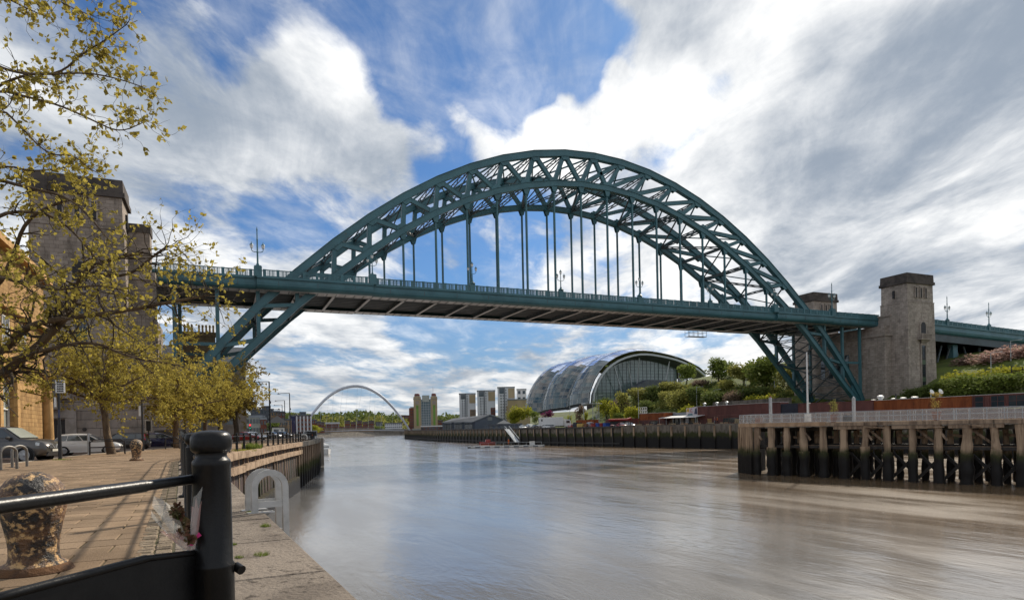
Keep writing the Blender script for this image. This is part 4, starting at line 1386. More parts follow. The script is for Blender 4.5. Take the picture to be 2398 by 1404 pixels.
# ---- sign poles
def sign_pole(label, g, H, r, plates):
    t = thing('sign_pole', label, 'sign', g)
    MB().tube([(0, 0, 0), (0, 0, H * .42), (0, 0, H * .42), (0, 0, H)], [r * 1.35, r * 1.35, r, r], 10).build('pole', 'black_far', t, True)
    for nm, z, w, h, off, m, rz in plates:
        o = MB().bx(-w / 2, w / 2, -.02, .02, -h / 2, h / 2).build(nm, m, t)
        o.location = V((off[0], off[1], z))
        o.rotation_euler = (0, 0, rz)
        if nm == 'lettered_plate':
            for i in range(5):
                b = MB().bx(-w * .36, w * .36, -.028, -.021, -h * .42 + i * h * .18, -h * .36 + i * h * .18)
                for c in range(4):
                    x = -w * .3 + c * w * .17
                    b.bx(x, x + w * .1, -.028, -.021, -h * .36 + i * h * .18, -h * .29 + i * h * .18)
                b.build('printed_line', 'plastic', o)
    return t
g = gnd(141, 1075)
sign_pole('tall black pole with a lettered white plate beside the parked cars', g, 4.25, .062,
          [('lettered_plate', 3.75, .42, .66, (.10, -.1), 'white', rad(-8)), ('side_plate', 3.7, .16, .82, (-.2, 0), 'plastic', rad(60)), ('narrow_plate', 2.95, .1, .5, (-.14, -.05), 'white', rad(40)), ('small_sticker', 2.35, .09, .4, (.02, -.09), 'bluecar', 0)])
g = gnd(335, 1055)
sign_pole('thin black pole with a white plate in front of the blue saloon', g, 4.6, .06, [('narrow_plate', 2.95, .16, .75, (-.14, -.04), 'white', rad(35))])
# traffic light seen edge on, behind
g = gnd(349, 1048)
t = thing('traffic_light', 'black traffic light with white backing edge between blue saloon and stone wall', 'traffic light', g)
MB().tube([(0, 0, 0), (0, 0, 2.4)], .05, 8).build('pole', 'black_far', t)
h = MB().bx(-.18, .18, -.12, .12, 1.55, 2.45).build('signal_head', 'plastic', t)
MB().bx(-.28, .28, .13, .15, 1.45, 2.55).build('backing_board', 'white', t)
for q in range(3):
    MB().lathe((0, 0, 0), [(.10, 0), (.10, .02)], 12).build('lamp', 'plastic', h).matrix_local = Matrix.Translation((0, -.12, 1.7 + q * .3)) @ Matrix.Rotation(PI / 2, 4, 'X')

# ---- parked cars
def wheel_parts(t, x, y, r, side, spokes=5):
    def turn(b):
        b.v = [(p[0] + x, y + p[2] * side, p[1] + r) for p in b.v]
        return b
    w = turn(MB().lathe((0, 0, -.1), [(r * .62, 0), (r * .94, .0), (r, .04), (r, .18), (r * .94, .215), (r * .66, .21), (r * .62, .17)], 24)).build('wheel', 'tyre', t, True)
    b = MB().lathe((0, 0, 0), [(r * .67, .085), (r * .67, .105), (r * .60, .11), (r * .58, .06)], 24)
    for k in range(spokes):
        a = 2 * PI * k / spokes + .3
        d, e = V((math.cos(a), math.sin(a), 0)), V((-math.sin(a), math.cos(a), 0))
        wd_ = r * (.16 if spokes < 7 else .07)
        b.add([d * r * .1 - e * wd_ + Z * .1, d * r * .1 + e * wd_ + Z * .1, d * r * .62 + e * wd_ * 1.1 + Z * .095, d * r * .62 - e * wd_ * 1.1 + Z * .095], [(0, 1, 2, 3)])
    b.lathe((0, 0, .08), [(r * .14, 0), (r * .13, .03), (.01, .035)], 12)
    turn(b).build('rim', 'rim', w, True)
def car(name, label, cat, paint, prof, roof, L, W, wheels, r, spokes=5, glassm='glass', group=None, front='suv', mirror=True):
    """prof: (x, bottom, top, half-width factor) stations from tail to nose; roof: rear base, rear top, front top, front base x and height"""
    t = thing(name, label, cat, (0, 0, 0), 0, group)
    b = MB()
    n = 11
    for x, zb, zt, wf in prof:
        w = W / 2 * wf
        half = [(w * .80, zb), (w * .95, zb + .06), (w, zb + (zt - zb) * .3), (w * .995, zb + (zt - zb) * .62), (w * .965, zt - (zt - zb) * .16), (w * .90, zt - .012)]
        ring = [(x, -a, c) for a, c in half] + [(x, 0, zt + .02)] + [(x, a, c) for a, c in reversed(half)]
        b.v += ring
    m = 13
    for i in range(len(prof) - 1):
        for k in range(m):
            j = (k + 1) % m
            b.f.append((i * m + k, i * m + j, (i + 1) * m + j, (i + 1) * m + k))
    b.f.append(tuple(range(m)))
    b.f.append(tuple((len(prof) - 1) * m + k for k in reversed(range(m))))
    body = b.build('body', paint, t, True)
    x0, x1, x2, x3, zb0, zr, wb, wr = roof          # wb, wr half widths at belt and roof
    zr2 = zr - .05
    zbf = interp([p[0] for p in prof], [p[2] for p in prof], x3) - .02
    zbr = interp([p[0] for p in prof], [p[2] for p in prof], x0) - .02
    C = {}
    for nm, x, z, w in (('rb', x0, zbr, wb * .93), ('rt', x1, zr2, wr * .95), ('ft', x2, zr2 + .01, wr), ('fb', x3, zbf, wb * .96), ('mb', (x0 * .45 + x3 * .55), zb0, wb * .955), ('mt', (x1 + x2) / 2, zr - .015, wr * .985)):
        C[nm] = (V((x, -w, z)), V((x, w, z)))
    order = ['rb', 'rt', 'mt', 'ft', 'fb']
    cb_ = MB()
    cr = {'rb': 0, 'rt': .04, 'mt': .055, 'ft': .045, 'fb': .02}
    for q in order:
        a, c = C[q]
        cb_.v += [tuple(a), tuple(a.lerp(c, .2) + Z * cr[q]), tuple(a.lerp(c, .5) + Z * cr[q] * 1.35), tuple(a.lerp(c, .8) + Z * cr[q]), tuple(c)]
    for i in range(4):
        for k in range(4):
            cb_.f.append((i * 5 + k, i * 5 + k + 1, i * 5 + 6 + k, i * 5 + 5 + k))
    for s in (0, 1):
        k = len(cb_.v)
        cb_.v += [tuple(C[q][s]) for q in ('rb', 'rt', 'mt', 'ft', 'fb', 'mb')]
        cb_.f.append(tuple(k + i for i in range(6)))
    cb_.build('roof', paint, t, True)
    def patch(nm, a, b2, c, d, ins, nrm, m_):
        cen = (a + b2 + c + d) / 4
        q = [p.lerp(cen, ins) + nrm for p in (a, b2, c, d)]
        q2 = [p - nrm * .6 for p in q]
        MB().add(q + q2, [(0, 1, 2, 3), (0, 1, 5, 4), (1, 2, 6, 5), (2, 3, 7, 6), (3, 0, 4, 7)]).build(nm, m_, t)
    patch('windscreen', C['fb'][0] + Z * .02, C['fb'][1] + Z * .02, C['ft'][1], C['ft'][0], .1, V((.03, 0, .035)), 'glasspale' if glassm == 'pale' else 'glass')
    patch('rear_window', C['rb'][0] + Z * .02, C['rb'][1] + Z * .02, C['rt'][1], C['rt'][0], .14, V((-.03, 0, .03)), 'glass')
    for s in (0, 1):
        nr = V((0, (-.03 if s == 0 else .03), .008))
        P_ = lambda u, v: (C['rb'][s] + V((0, 0, .02))).lerp(C['fb'][s] + V((0, 0, .02)), u).lerp(C['rt'][s].lerp(C['ft'][s], u), v)
        cuts = [(.03, .26), (.29, .60), (.63, .93)] if x3 - x0 > 2.5 else [(.05, .42), (.46, .92)]
        for u0, u1 in cuts:
            lo = (C['mb'][s].z - C['rb'][s].z)
            q = [P_(u0, .12), P_(u1, .12), P_(min(u1, .97), .86), P_(u0, .86)]
            k_ = [p + nr for p in q]
            MB().add(k_ + [p - nr for p in q], [(0, 1, 2, 3), (0, 1, 5, 4), (1, 2, 6, 5), (2, 3, 7, 6), (3, 0, 4, 7)]).build('side_window', 'glass', t)
        sg = -1 if s == 0 else 1
        if mirror:
            p = P_(.90, .0)
            MB().lathe((p.x - .12, p.y + sg * .12, p.z + .05), [(.04, -.07), (.09, -.04), (.1, .03), (.05, .08)], 8).build('mirror', paint, t, True)
        for dx in (.38, .66):
            xx = lerp(x0, x3, dx) + .1
            MB().bx(xx - .1, xx + .1, sg * (W / 2 * .975) - .02, sg * (W / 2 * .975) + .02, zb0 - .17, zb0 - .13).build('door_handle', paint, t)
        for xw in wheels:
            ar = MB().lathe((0, 0, 0), [(r * 1.17, 0), (r * 1.17, .03), (r * 1.02, .032)], 24)
            ar.v = [(p[0] + xw, sg * (W / 2 - .055) + p[2] * sg, p[1] + r) for p in ar.v]
            ar.build('wheel_arch', 'plastic', t)
            wheel_parts(t, xw, sg * (W / 2 - .09), r, sg, spokes)
        MB().bx(wheels[0] + r * 1.1, wheels[1] - r * 1.1, sg * (W / 2 * .985) - .015, sg * (W / 2 * .985) + .015, prof[len(prof) // 2][1] - .01, prof[len(prof) // 2][1] + .09).build('sill', 'plastic' if front == 'suv' else paint, t)
        xn = prof[-1][0]
        zt = prof[-2][2]
        MB().ext([(xn - .02, sg * W * .30, zt - .30), (xn - .38, sg * W * .475, zt - .17), (xn - .40, sg * W * .47, zt - .03), (xn - .12, sg * W * .34, zt - .14)], (.05, sg * .012, .03)).build('headlight', 'lens', t)
        xt = prof[0][0]
        tz = prof[1][2]
        if front == 'hatch_high':
            MB().ext([(x0 + .12, sg * wb * .90, zbr - .08), (x0 + .30, sg * wb * .965, zbr + .02), (x1 + .02, sg * wr * .97, zr2 - .06), (x1 - .12, sg * wr * .92, zr2 - .06)], (-.03, sg * .04, .01)).build('tail_light', 'redlens', t)
        else:
            MB().ext([(xt - .01, sg * W * .33, tz - .28), (xt + .22, sg * W * .485, tz - .24), (xt + .22, sg * W * .475, tz - .08), (xt + .01, sg * W * .33, tz - .10)], (-.03, sg * .01, .0)).build('tail_light', 'redlens', t)
        if front == 'suv':
            MB().lathe((0, 0, 0), [(.07, 0), (.07, .03)], 10).build('fog_light', 'lens', t).matrix_local = Matrix.Translation((xn - .10, sg * W * .36, .46)) @ Matrix.Rotation(PI / 2, 4, 'Y')
    xn, zt = prof[-1][0], prof[-2][2]
    MB().ext([(xn - .02, -W * .26, zt - .30), (xn - .02, W * .26, zt - .30), (xn - .06, W * .24, zt - .12), (xn - .06, -W * .24, zt - .12)], (.05, 0, .0)).build('grille', 'plastic', t)
    MB().ext([(xn - .03, -W * .40, .30), (xn - .03, W * .40, .30), (xn - .01, W * .34, .50), (xn - .01, -W * .34, .50)], (.05, 0, 0)).build('bumper_intake', 'plastic', t)
    if front == 'suv':
        for s in (-1, 1):
            MB().bar((xn + .025, s * .05, zt - .30), (xn + .0, s * .24, zt - .12), .03, .03).build('chrome_strip', 'alu', t)
    MB().bx(xn + .02, xn + .045, -.26, .26, .50, .61).build('number_plate', 'plate', t)
    MB().bx(prof[0][0] - .04, prof[0][0] - .01, -.26, .26, .62, .73).build('number_plate', 'plate', t)
    return t
def heading(px, deg):
    v = ray(px, 1010)
    a = math.atan2(v.y, v.x)
    return a - PI / 2 + rad(-deg)
suvp = [(-2.18, .45, .90, .80), (-2.10, .34, 1.08, .93), (-1.5, .28, 1.12, 1.0), (-.3, .26, 1.11, 1.0), (.75, .26, 1.12, 1.0), (1.2, .27, 1.11, .985), (1.7, .29, 1.05, .95), (2.02, .32, .95, .88), (2.16, .40, .78, .78)]
s1 = car('parked_suv', 'graphite grey SUV parked at the left edge with its nose out', 'car', 'greycar', suvp, (-2.02, -1.55, .40, 1.12, 1.12, 1.66, .86, .68), 4.35, 1.82, (-1.30, 1.32), .36, 5, 'pale')
p = gnd(51, 1071, 4.93)
rz = heading(60, 27)
d = V((math.cos(rz), math.sin(rz), 0))
dist = 33.0
p = CAM + ray(51, 1010) * dist
rgt = V((math.sin(rz), -math.cos(rz), 0))
s1.location = V((p.x, p.y, 4.93)) - d * 1.32 - rgt * .9
s1.rotation_euler = (0, 0, rz)
s1.scale = (1.1,) * 3
hat = [(-2.10, .45, .80, .82), (-2.02, .30, .95, .93), (-1.4, .22, .96, 1.0), (-.3, .20, .95, 1.0), (.7, .20, .95, 1.0), (1.2, .22, .92, .985), (1.65, .25, .84, .95), (1.95, .28, .74, .88), (2.08, .36, .60, .78)]
s2 = car('parked_hatchback', 'white hatchback parked behind the sign pole, side on', 'car', 'whitecar', hat, (-1.98, -1.50, .15, 1.02, .95, 1.44, .82, .62), 4.2, 1.76, (-1.28, 1.28), .315, 9, front='hatch')
p = gnd(206, 1063.5, 4.93)
s2.location, s2.rotation_euler = (p.x, p.y, 4.93), (0, 0, heading(206, 8))
s3 = car('parked_hatchback', 'charcoal hatchback with tall red tail lamps, parked tail outward by the tree', 'car', 'darkcar', hat, (-2.0, -1.68, .25, 1.02, .95, 1.50, .82, .62), 4.1, 1.70, (-1.25, 1.25), .30, 13, front='hatch_high')
p = gnd(285, 1055.5, 4.93)
s3.location, s3.rotation_euler = (p.x, p.y, 4.93), (0, 0, heading(285, 10) + PI)
sal = [(-2.25, .45, .86, .80), (-2.15, .32, .98, .92), (-1.5, .24, .99, 1.0), (-.3, .22, .95, 1.0), (.7, .22, .94, 1.0), (1.25, .23, .90, .985), (1.75, .26, .82, .95), (2.1, .3, .72, .88), (2.22, .38, .58, .78)]
s4 = car('parked_saloon', 'dark navy blue saloon parked beyond the small bollard', 'car', 'bluecar', sal, (-1.95, -1.25, .20, 1.20, .94, 1.44, .82, .60), 4.5, 1.78, (-1.38, 1.36), .32, 10, front='saloon')
p = gnd(375, 1049.5, 4.93)
s4.location, s4.rotation_euler = (p.x, p.y, 4.93), (0, 0, heading(375, 6))
vanp = [(-2.4, .45, 1.1, .92), (-2.35, .30, 1.2, .97), (-1.0, .25, 1.2, 1.0), (.8, .25, 1.2, 1.0), (1.5, .27, 1.1, .97), (2.2, .3, .95, .9), (2.35, .4, .75, .8)]
s5 = car('parked_van', 'black people carrier half hidden behind the blue saloon', 'car', 'blackcar', vanp, (-2.36, -2.2, .8, 1.6, 1.2, 1.86, .9, .78), 4.7, 1.9, (-1.45, 1.45), .33, 7, front='van')
p = gnd(412, 1041, 4.93)
s5.location, s5.rotation_euler = (p.x, p.y, 4.93), (0, 0, heading(412, 8))
s6 = dup(s2, gnd(330, 1042, 4.93), heading(330, 12) + PI, 'dark hatchback behind the charcoal one, only its roof in view')
recolour(s6, 'whitecar', 'darkcar')

# ---- golden sandstone building at the left edge
A = at(112, 1010, 66)
B_ = at(-70, 1010, 45)
A.z = B_.z = 5
ux = (A - B_)
LB = ux.length
ux.normalize()
sb = thing('sandstone_building', 'golden sandstone building with arched window and corner column at the left edge', 'building', B_, math.atan2(ux.y, ux.x))
# local x along the facade towards the bridge, +y inland (left)
wx = (at(26, 1010, 1) - CAM)
def fx(px):                                     # facade position of an image column
    q = atl(px, 1000, B_, A)
    return (q - B_).dot(ux)
w0, w1, wc = fx(4), fx(38), fx(20)
hw = (w1 - w0) / 2
zsp = 3.1 + 1.25
def arch(r, zc, n=12):
    return [(wc + r * math.cos(a), zc + r * math.sin(a)) for a in [PI * i / n for i in range(n + 1)]]
wall = MB()
ro = hw + .0
segs = arch(ro, 5.3)
wall.bx(-12, wc - ro, 0, 1.2, 0, 16.5)
wall.bx(wc + ro, LB - .4, 0, 1.2, 0, 16.5)
wall.bx(wc - ro, wc + ro, 0, 1.2, 0, 1.0)
top = [(wc + ro, 16.5), (wc - ro, 16.5)]
for a, c in zip(segs[:-1], segs[1:]):
    wall.add([(a[0], 0, a[1]), (c[0], 0, c[1]), (c[0], 0, 16.5), (a[0], 0, 16.5)], [(0, 1, 2, 3)])
    wall.add([(a[0], 0, a[1]), (c[0], 0, c[1]), (c[0], .8, c[1]), (a[0], .8, a[1])], [(0, 1, 2, 3)])
wall.bx(LB - .4, LB + .2, .4, 14, 0, 16.5)
wall.bx(-12, LB - .4, 1.2, 14, 16.0, 16.5)
wall.build('facade', 'sandstone', sb)
ring = MB()
for a, c in zip(arch(ro, 5.3), arch(ro, 5.3)[1:]):
    pass
for i in range(11):
    a0_, a1_ = PI * i / 11 + .012, PI * (i + 1) / 11 - .012
    q = [(wc + r * math.cos(a), -.22, 5.3 + r * math.sin(a)) for r, a in ((ro, a0_), (ro + .9, a0_), (ro + .9, a1_), (ro, a1_))]
    MB().ext(q, (0, .3, 0)).build('arch_stone', 'sandplain', sb)
for s in (-1, 1):
    for z in range(7):
        x = wc + s * (ro + .4)
        MB().cbx(x - .42, x + .42, -.2, .1, z * .76 + .01, z * .76 + .75, .02).build('jamb_stone', 'sandplain', sb)
gl = MB().ext([(wc - ro, .55, 1.0), (wc + ro, .55, 1.0)] + [(x, .55, z) for x, z in arch(ro, 5.3)], (0, .06, 0)).build('arched_window', 'glasspale', sb)
MB().bx(wc - ro, wc - ro * .25, .50, .54, 1.0, 5.6).build('dark_pane', 'glass', gl)
fr = MB().bx(wc - .3 - .09, wc - .3 + .09, .4, .53, 1, 6.6).bx(wc - ro, wc + ro, .4, .53, 3.55, 3.72).bx(wc + ro - .2, wc + ro, .38, .53, 1, 5.6).bx(wc - ro, wc - ro + .12, .38, .53, 1, 5.6)
fr.build('window_frame', 'white', gl)
cxx = fx(104)
MB().lathe((cxx, -.25, 0), [(.66, 0), (.66, .25), (.56, .4), (.54, 1.2), (.48, 5.2), (.46, 6.0), (.56, 6.1), (.58, 6.3), (.78, 6.7), (.80, 6.95)], 20).build('corner_column', 'sandplain', sb, True)
MB().bx(cxx - .85, cxx + .85, -1.05, .4, 6.95, 7.25).build('capital', 'sandplain', sb)
MB().bx(-12, LB + .1, -.35, .2, 7.3, 7.9).bx(-12, LB + .1, -.5, .2, 11.6, 12.0).bx(-12, LB + .2, -.7, .4, 16.5, 17.1).build('cornice', 'sandplain', sb)
MB().bx(wc + ro + .9, cxx - .6, -.12, .1, 5.35, 5.75).build('string_course', 'sandplain', sb)
for q in range(3):
    x = wc - 5.5 + q * 5.2
    if x + 1 < LB:
        f = MB().bx(x - .9, x + .9, -.03, .1, 8.6, 11.0).build('upper_window', 'glass', sb)
        b = MB().bx(x - 1.0, x - .88, -.08, .1, 8.5, 11.1).bx(x + .88, x + 1.0, -.08, .1, 8.5, 11.1).bx(x - 1, x + 1, -.08, .1, 11.0, 11.1).bx(x - .9, x + .9, -.06, .0, 9.75, 9.83)
        for r in range(1, 4):
            b.bx(x - .9 + r * .45 - .03, x - .9 + r * .45 + .03, -.06, 0, 8.6, 11)
        b.build('window_frame', 'white', f)

# ---- rusticated stone base wall of the left tower, course by course
bw_ = thing('stone_base_wall', 'dark stone base wall of the tower behind the parked cars', 'wall', (-90, -13.6, 4.9))
bx0, bx1 = -12.6, 11.8
MB().bx(bx0 + .1, bx1 - .1, .14, 9, 0, 11.2).build('wall_core', 'stonedark', bw_)
M['stonebase'] = mat('base_wall_stone', (.34, .28, .235), (.24, .20, .168), .45, .85, bump=.4, bs=5, st=(1, 1, .6), c3=(.15, .125, .105), s3=1.2, lo3=.56, hi3=.75)
for r in range(9):
    z0, z1 = r * 1.22 + .03, (r + 1) * 1.22 - .03
    segs = [(bx0, -8.2), (-2.6, bx1)] if r < 3 else [(bx0, bx1)]
    for a, c in segs:
        x = a
        while x < c - .3:
            w = min(c - x, U(1.9, 3.1))
            if c - x - w < .9:
                w = c - x
            MB().cbx(x + .012, x + w - .012, 0, .3, z0, z1, .03).build('wall_stone', 'stonebase', bw_)
            x += w
MB().bx(-8.2, -6.9, -.35, .4, 0, 3.9).bx(-3.9, -2.6, -.35, .4, 0, 3.9).bx(-8.2, -2.6, -.4, .4, 3.9, 5.1).build('door_surround', 'stonelight', bw_)
MB().bx(-6.9, -3.9, .1, .25, 0, 3.7).build('door', 'plastic', bw_)
MB().bx(-6.6, -4.2, -1.1, .2, 5.1, 6.0).bx(-7.6, -3.2, -.8, .3, 6.6, 9.2).bx(-7.9, -2.9, -1.0, .3, 9.2, 9.7).build('carved_panel', 'stonelight', bw_)
for a, c in ((bx0, -8.4), (-2.4, bx1)):
    MB().bx(a, c, -.35, .2, 6.95, 7.5).build('string_course', 'stonelight', bw_)
MB().lathe((0, 0, 0), [(.28, 0), (.28, .04)], 16).build('round_plaque', 'stonedark', bw_).matrix_local = Matrix.Translation((-1.7, -.0, 2.3)) @ Matrix.Rotation(PI / 2, 4, 'X')
MB().bx(bx1 - .02, bx1 + .25, .3, 9, 0, 11.2).build('return_wall', 'stonebase', bw_)
# glazed sloping mural and vaulted wall farther along
g = gnd(420, 1034)
t = thing('glass_canopy', 'slanting pale glass stair canopy under the bridge, behind the second tree', 'canopy', (g.x, g.y, 4.9), rad(-20))
o = MB().ext([(-3.2, 0, .6), (2.6, 0, .6), (5.8, 0, 4.6), (-.6, 0, 4.9)], (0, .15, 0)).build('glass_panel', 'glasspale', t)
MB().bar((-3.2, -.1, .6), (-.6, -.1, 4.9), .18).bar((2.6, -.1, .6), (5.8, -.1, 4.6), .18).bar((-.2, -.1, .6), (2.4, -.1, 4.75), .1).build('frame', 'steelgrey', t)
for q in range(3):
    MB().ext([(-2.2 + q * 1.5, -.06, 1.3), (-1.4 + q * 1.5, -.06, 1.3), (.2 + q * 1.4, -.06, 4.2), (-.6 + q * 1.4, -.06, 4.2)], (0, .04, 0)).build('dark_strip', 'glass', t)
b = thing('stone_arch_wall', 'pale stone wall below the bridge approach seen under the tree crowns', 'wall', (-79, 10, 4.9))
for q in range(5):
    MB().bx(-8 + q * 2.4, -5.64 + q * 2.4, -1, 0, 0, 4.6).build('wall_bay', 'stonelight', b)
    MB().bx(-8.2 + q * 2.4, -7.8 + q * 2.4, -1.4, -1, 0, 4.4).build('pilaster', 'stonebase', b)
for q, lab in ((0, 'first'), (1, 'second'), (2, 'third')):
    px = (433, 446, 457)[q]
    g = at(px, 1000, 74 + 4 * q)
    t = thing('street_lamp', lab + ' thin black lamp post right of the second tree trunk', 'street lamp', (g.x, g.y, 4.95), 0, 'thin lamp posts under the trees')
    MB().tube([(0, 0, 0), (0, 0, 1), (0, 0, 1), (0, 0, 6.2)], [.12, .12, .07, .05], 8).build('pole', 'black_far', t)
    MB().bx(-.12, .12, -.05, .05, 2.2, 2.9).build('small_plate', 'white' if q == 2 else 'plastic', t)
# chimneyed house beyond, seen between column and leg of the arch
g = at(462, 1000, 128)
ch = thing('terraced_house', 'stone house with a long row of chimney pots behind the trees', 'building', (g.x, g.y, 5), heading(462, 0))
MB().bx(-9, 9, 0, 10, 0, 15.2).build('house_wall', 'stonelight', ch)
MB().ext([(-9.5, -.4, 15.2), (-9.5, 10.4, 15.2), (-9.5, 5, 19.0)], (19, 0, 0)).build('roof', 'slate', ch)
st_ = MB().bx(-3.4, 3.6, .2, 1.6, 15.0, 20.4).bx(-3.7, 3.9, 0, 1.8, 20.4, 21.2).build('chimney_stack', 'brickbrown', ch)
for q in range(11):
    if q != 5:
        MB().lathe((-3.1 + q * .64, .9, 21.2), [(.2, 0), (.17, 1.0), (.22, 1.05), (.2, 1.5)], 8).build('chimney_pot', 'tanwall', st_)
for q in range(4):
    for r in range(3):
        MB().bx(-7 + q * 4, -5.6 + q * 4, -.06, .1, 3 + r * 4, 5.4 + r * 4).build('window', 'glass', ch)

# ---- trees
def leafquad(b, p, d, L, w, rg):
    s = d.cross(V((rg.gauss(0, 1), rg.gauss(0, 1), rg.gauss(0, 1))))
    s = s.normalized() if s.length > 1e-4 else d.orthogonal().normalized()
    b.add([p, p + d * L * .5 + s * w, p + d * L, p + d * L * .5 - s * w], [(0, 1, 2, 3)])
def grow(tb, lb, p, d, L, r, lvl, rg, cfg):
    n = 4 if lvl > 0 else 3
    pts, rr = [p], [r]
    dd = d.copy()
    for i in range(n):
        j = V((rg.gauss(0, 1), rg.gauss(0, 1), rg.gauss(0, 1))) * cfg.get('wob', .22)
        dd = (dd + j + Z * cfg.get('trop', .03)).normalized()
        pts.append(pts[-1] + dd * (L / n))
        rr.append(r * (1 - .62 * (i + 1) / n))
    tb.tube(pts, rr, 6 if r > .05 else (4 if r > .014 else 3), False)
    if lvl == 0:
        for k in range(cfg['leaves']):
            t = rg.uniform(.15, 1.0)
            i = min(n - 1, int(t * n))
            q = pts[i].lerp(pts[i + 1], t * n - i)
            e = (dd + V((rg.gauss(0, 1), rg.gauss(0, 1), rg.gauss(0, 1))) * .9).normalized()
            q = q + V((rg.gauss(0, 1), rg.gauss(0, 1), rg.gauss(0, 1))) * cfg.get('scat', .05)
            for _k in range(3):                     # a little tuft of unequal leaves at every bud
                e2 = (e + V((rg.gauss(0, 1), rg.gauss(0, 1), rg.gauss(0, 1) - .25)) * .8).normalized()
                s = cfg['leaf'] * rg.uniform(.3, 1.15)
                leafquad(lb, q, e2, s, s * rg.uniform(.28, .42), rg)
        return
    for k in range(cfg['kids'][lvl]):
        t = rg.uniform(.22, 1.0) if k else 1.0
        i = min(n - 1, int(t * n))
        q = pts[i].lerp(pts[i + 1], t * n - i)
        a = V((rg.gauss(0, 1), rg.gauss(0, 1), rg.gauss(0, 1) * cfg.get('flat', .8)))
        e = (dd * rg.uniform(.6, 1.1) + a.normalized() * cfg.get('spread', .8)).normalized()
        grow(tb, lb, q, e, L * rg.uniform(.5, .72), max(.0035, rr[i] * .55), lvl - 1, rg, cfg)
def crown_tree(name, label, base, fork, limbs, r, cfg, leafm, seed, group=None, barkm='bark', cat='tree'):
    rg = random.Random(seed)
    t = thing(name, label, cat, base, 0, group)
    tr, tb, lb = MB(), MB(), MB()
    f = fork - base
    pts = [V((0, 0, -.1)), f * .35 + V((rg.gauss(0, .05), rg.gauss(0, .05), 0)), f * .7 + V((rg.gauss(0, .06), rg.gauss(0, .06), 0)), f]
    tr.tube(pts, [r * 1.35, r, r * .92, r * .85], 12)
    for e, L in limbs:
        e = V(e)
        grow(tr, lb, f, e.normalized(), L, r * .55, 0, rg, dict(cfg, leaves=0)) if False else None
        n = 4
        q, dd, rr = f.copy(), e.normalized(), r * .55
        line, lr = [q], [rr]
        for i in range(n):
            dd = (dd + V((rg.gauss(0, 1), rg.gauss(0, 1), rg.gauss(0, 1))) * .18 + Z * cfg.get('lift', .05)).normalized()
            q = q + dd * L / n
            rr *= .72
            line.append(q)
            lr.append(rr)
        tr.tube(line, lr, 8, False)
        for i in range(1, n + 1):
            for k in range(cfg['per']):
                a = V((rg.gauss(0, 1), rg.gauss(0, 1), max(-.12, rg.gauss(0, 1) * .7))).normalized()
                grow(tb, lb, line[i].lerp(line[i - 1], rg.uniform(0, .9)), (dd * .5 + a).normalized(), L * cfg.get('sub', .5) * rg.uniform(.7, 1.15), max(.012, lr[i] * .55), 2, rg, cfg)
    tr.build('trunk', barkm, t, True)
    tb.build('branches', barkm, t, True)
    lb.build('crown', leafm, t)
    return t
cfg = dict(kids={1: 4, 2: 4}, leaves=9, leaf=.15, per=2, wob=.25, trop=.02, scat=.06, spread=.85, sub=.52, lift=.04)
g = gnd(262, 1062)
fk = at(238, 935, (g - CAM).dot(CF))
ld = []
def limbset(n, L, up, seed, bias=(0, 0, 0)):
    rg = random.Random(seed)
    return [((math.cos(2 * PI * k / n + rg.uniform(-.3, .3)) + bias[0], math.sin(2 * PI * k / n + rg.uniform(-.3, .3)) + bias[1], up * rg.uniform(.5, 1.3) + bias[2]), L * rg.uniform(.8, 1.15)) for k in range(n)]
cfg['per'] = 2
crown_tree('plane_tree', 'leaning tree with yellow green spring leaves behind the tree guard', g, fk, limbset(7, 4.0, .55, 3) + [((.2, .1, 1.6), 4.2), ((.6, -.5, .12), 4.0)], .21, cfg, 'leafy', 5, 'spring trees along the quay')
g = gnd(415, 1048)
fk = at(408, 965, (g - CAM).dot(CF))
crown_tree('plane_tree', 'slim trunked spring tree right of the blue saloon', g, fk, limbset(7, 4.2, .5, 8) + [((.1, .2, 1.5), 4.6)], .22, dict(cfg, leaf=.19), 'leafy', 9, 'spring trees along the quay')
g = at(553, 1024, 80)
g.z = 5
fk = at(552, 955, 80)
crown_tree('plane_tree', 'dark trunked tree at the right end of the row, against the sky', g, fk, limbset(7, 3.1, .7, 12) + [((.1, .1, 1.6), 5.0)], .30, dict(cfg, leaf=.21), 'leafy2', 14, 'spring trees along the quay', 'barkdark')
g = at(480, 1024, 72)
g.z = 5
fk = at(478, 965, 72)
crown_tree('plane_tree', 'bushy tree in the middle of the row under the bridge leg', g, fk, limbset(7, 4.1, .55, 22) + [((.1, .1, 1.5), 5.0)], .22, dict(cfg, leaf=.21), 'leafy', 24, 'spring trees along the quay')
g = at(515, 1024, 92)
g.z = 5
crown_tree('plane_tree', 'far slender tree between the bushy one and the dark trunk', g, at(512, 975, 92), limbset(6, 3.8, .7, 32) + [((.1, .1, 1.5), 6.0)], .2, dict(cfg, leaf=.23), 'leafy2', 34, 'spring trees along the quay', 'barkdark')
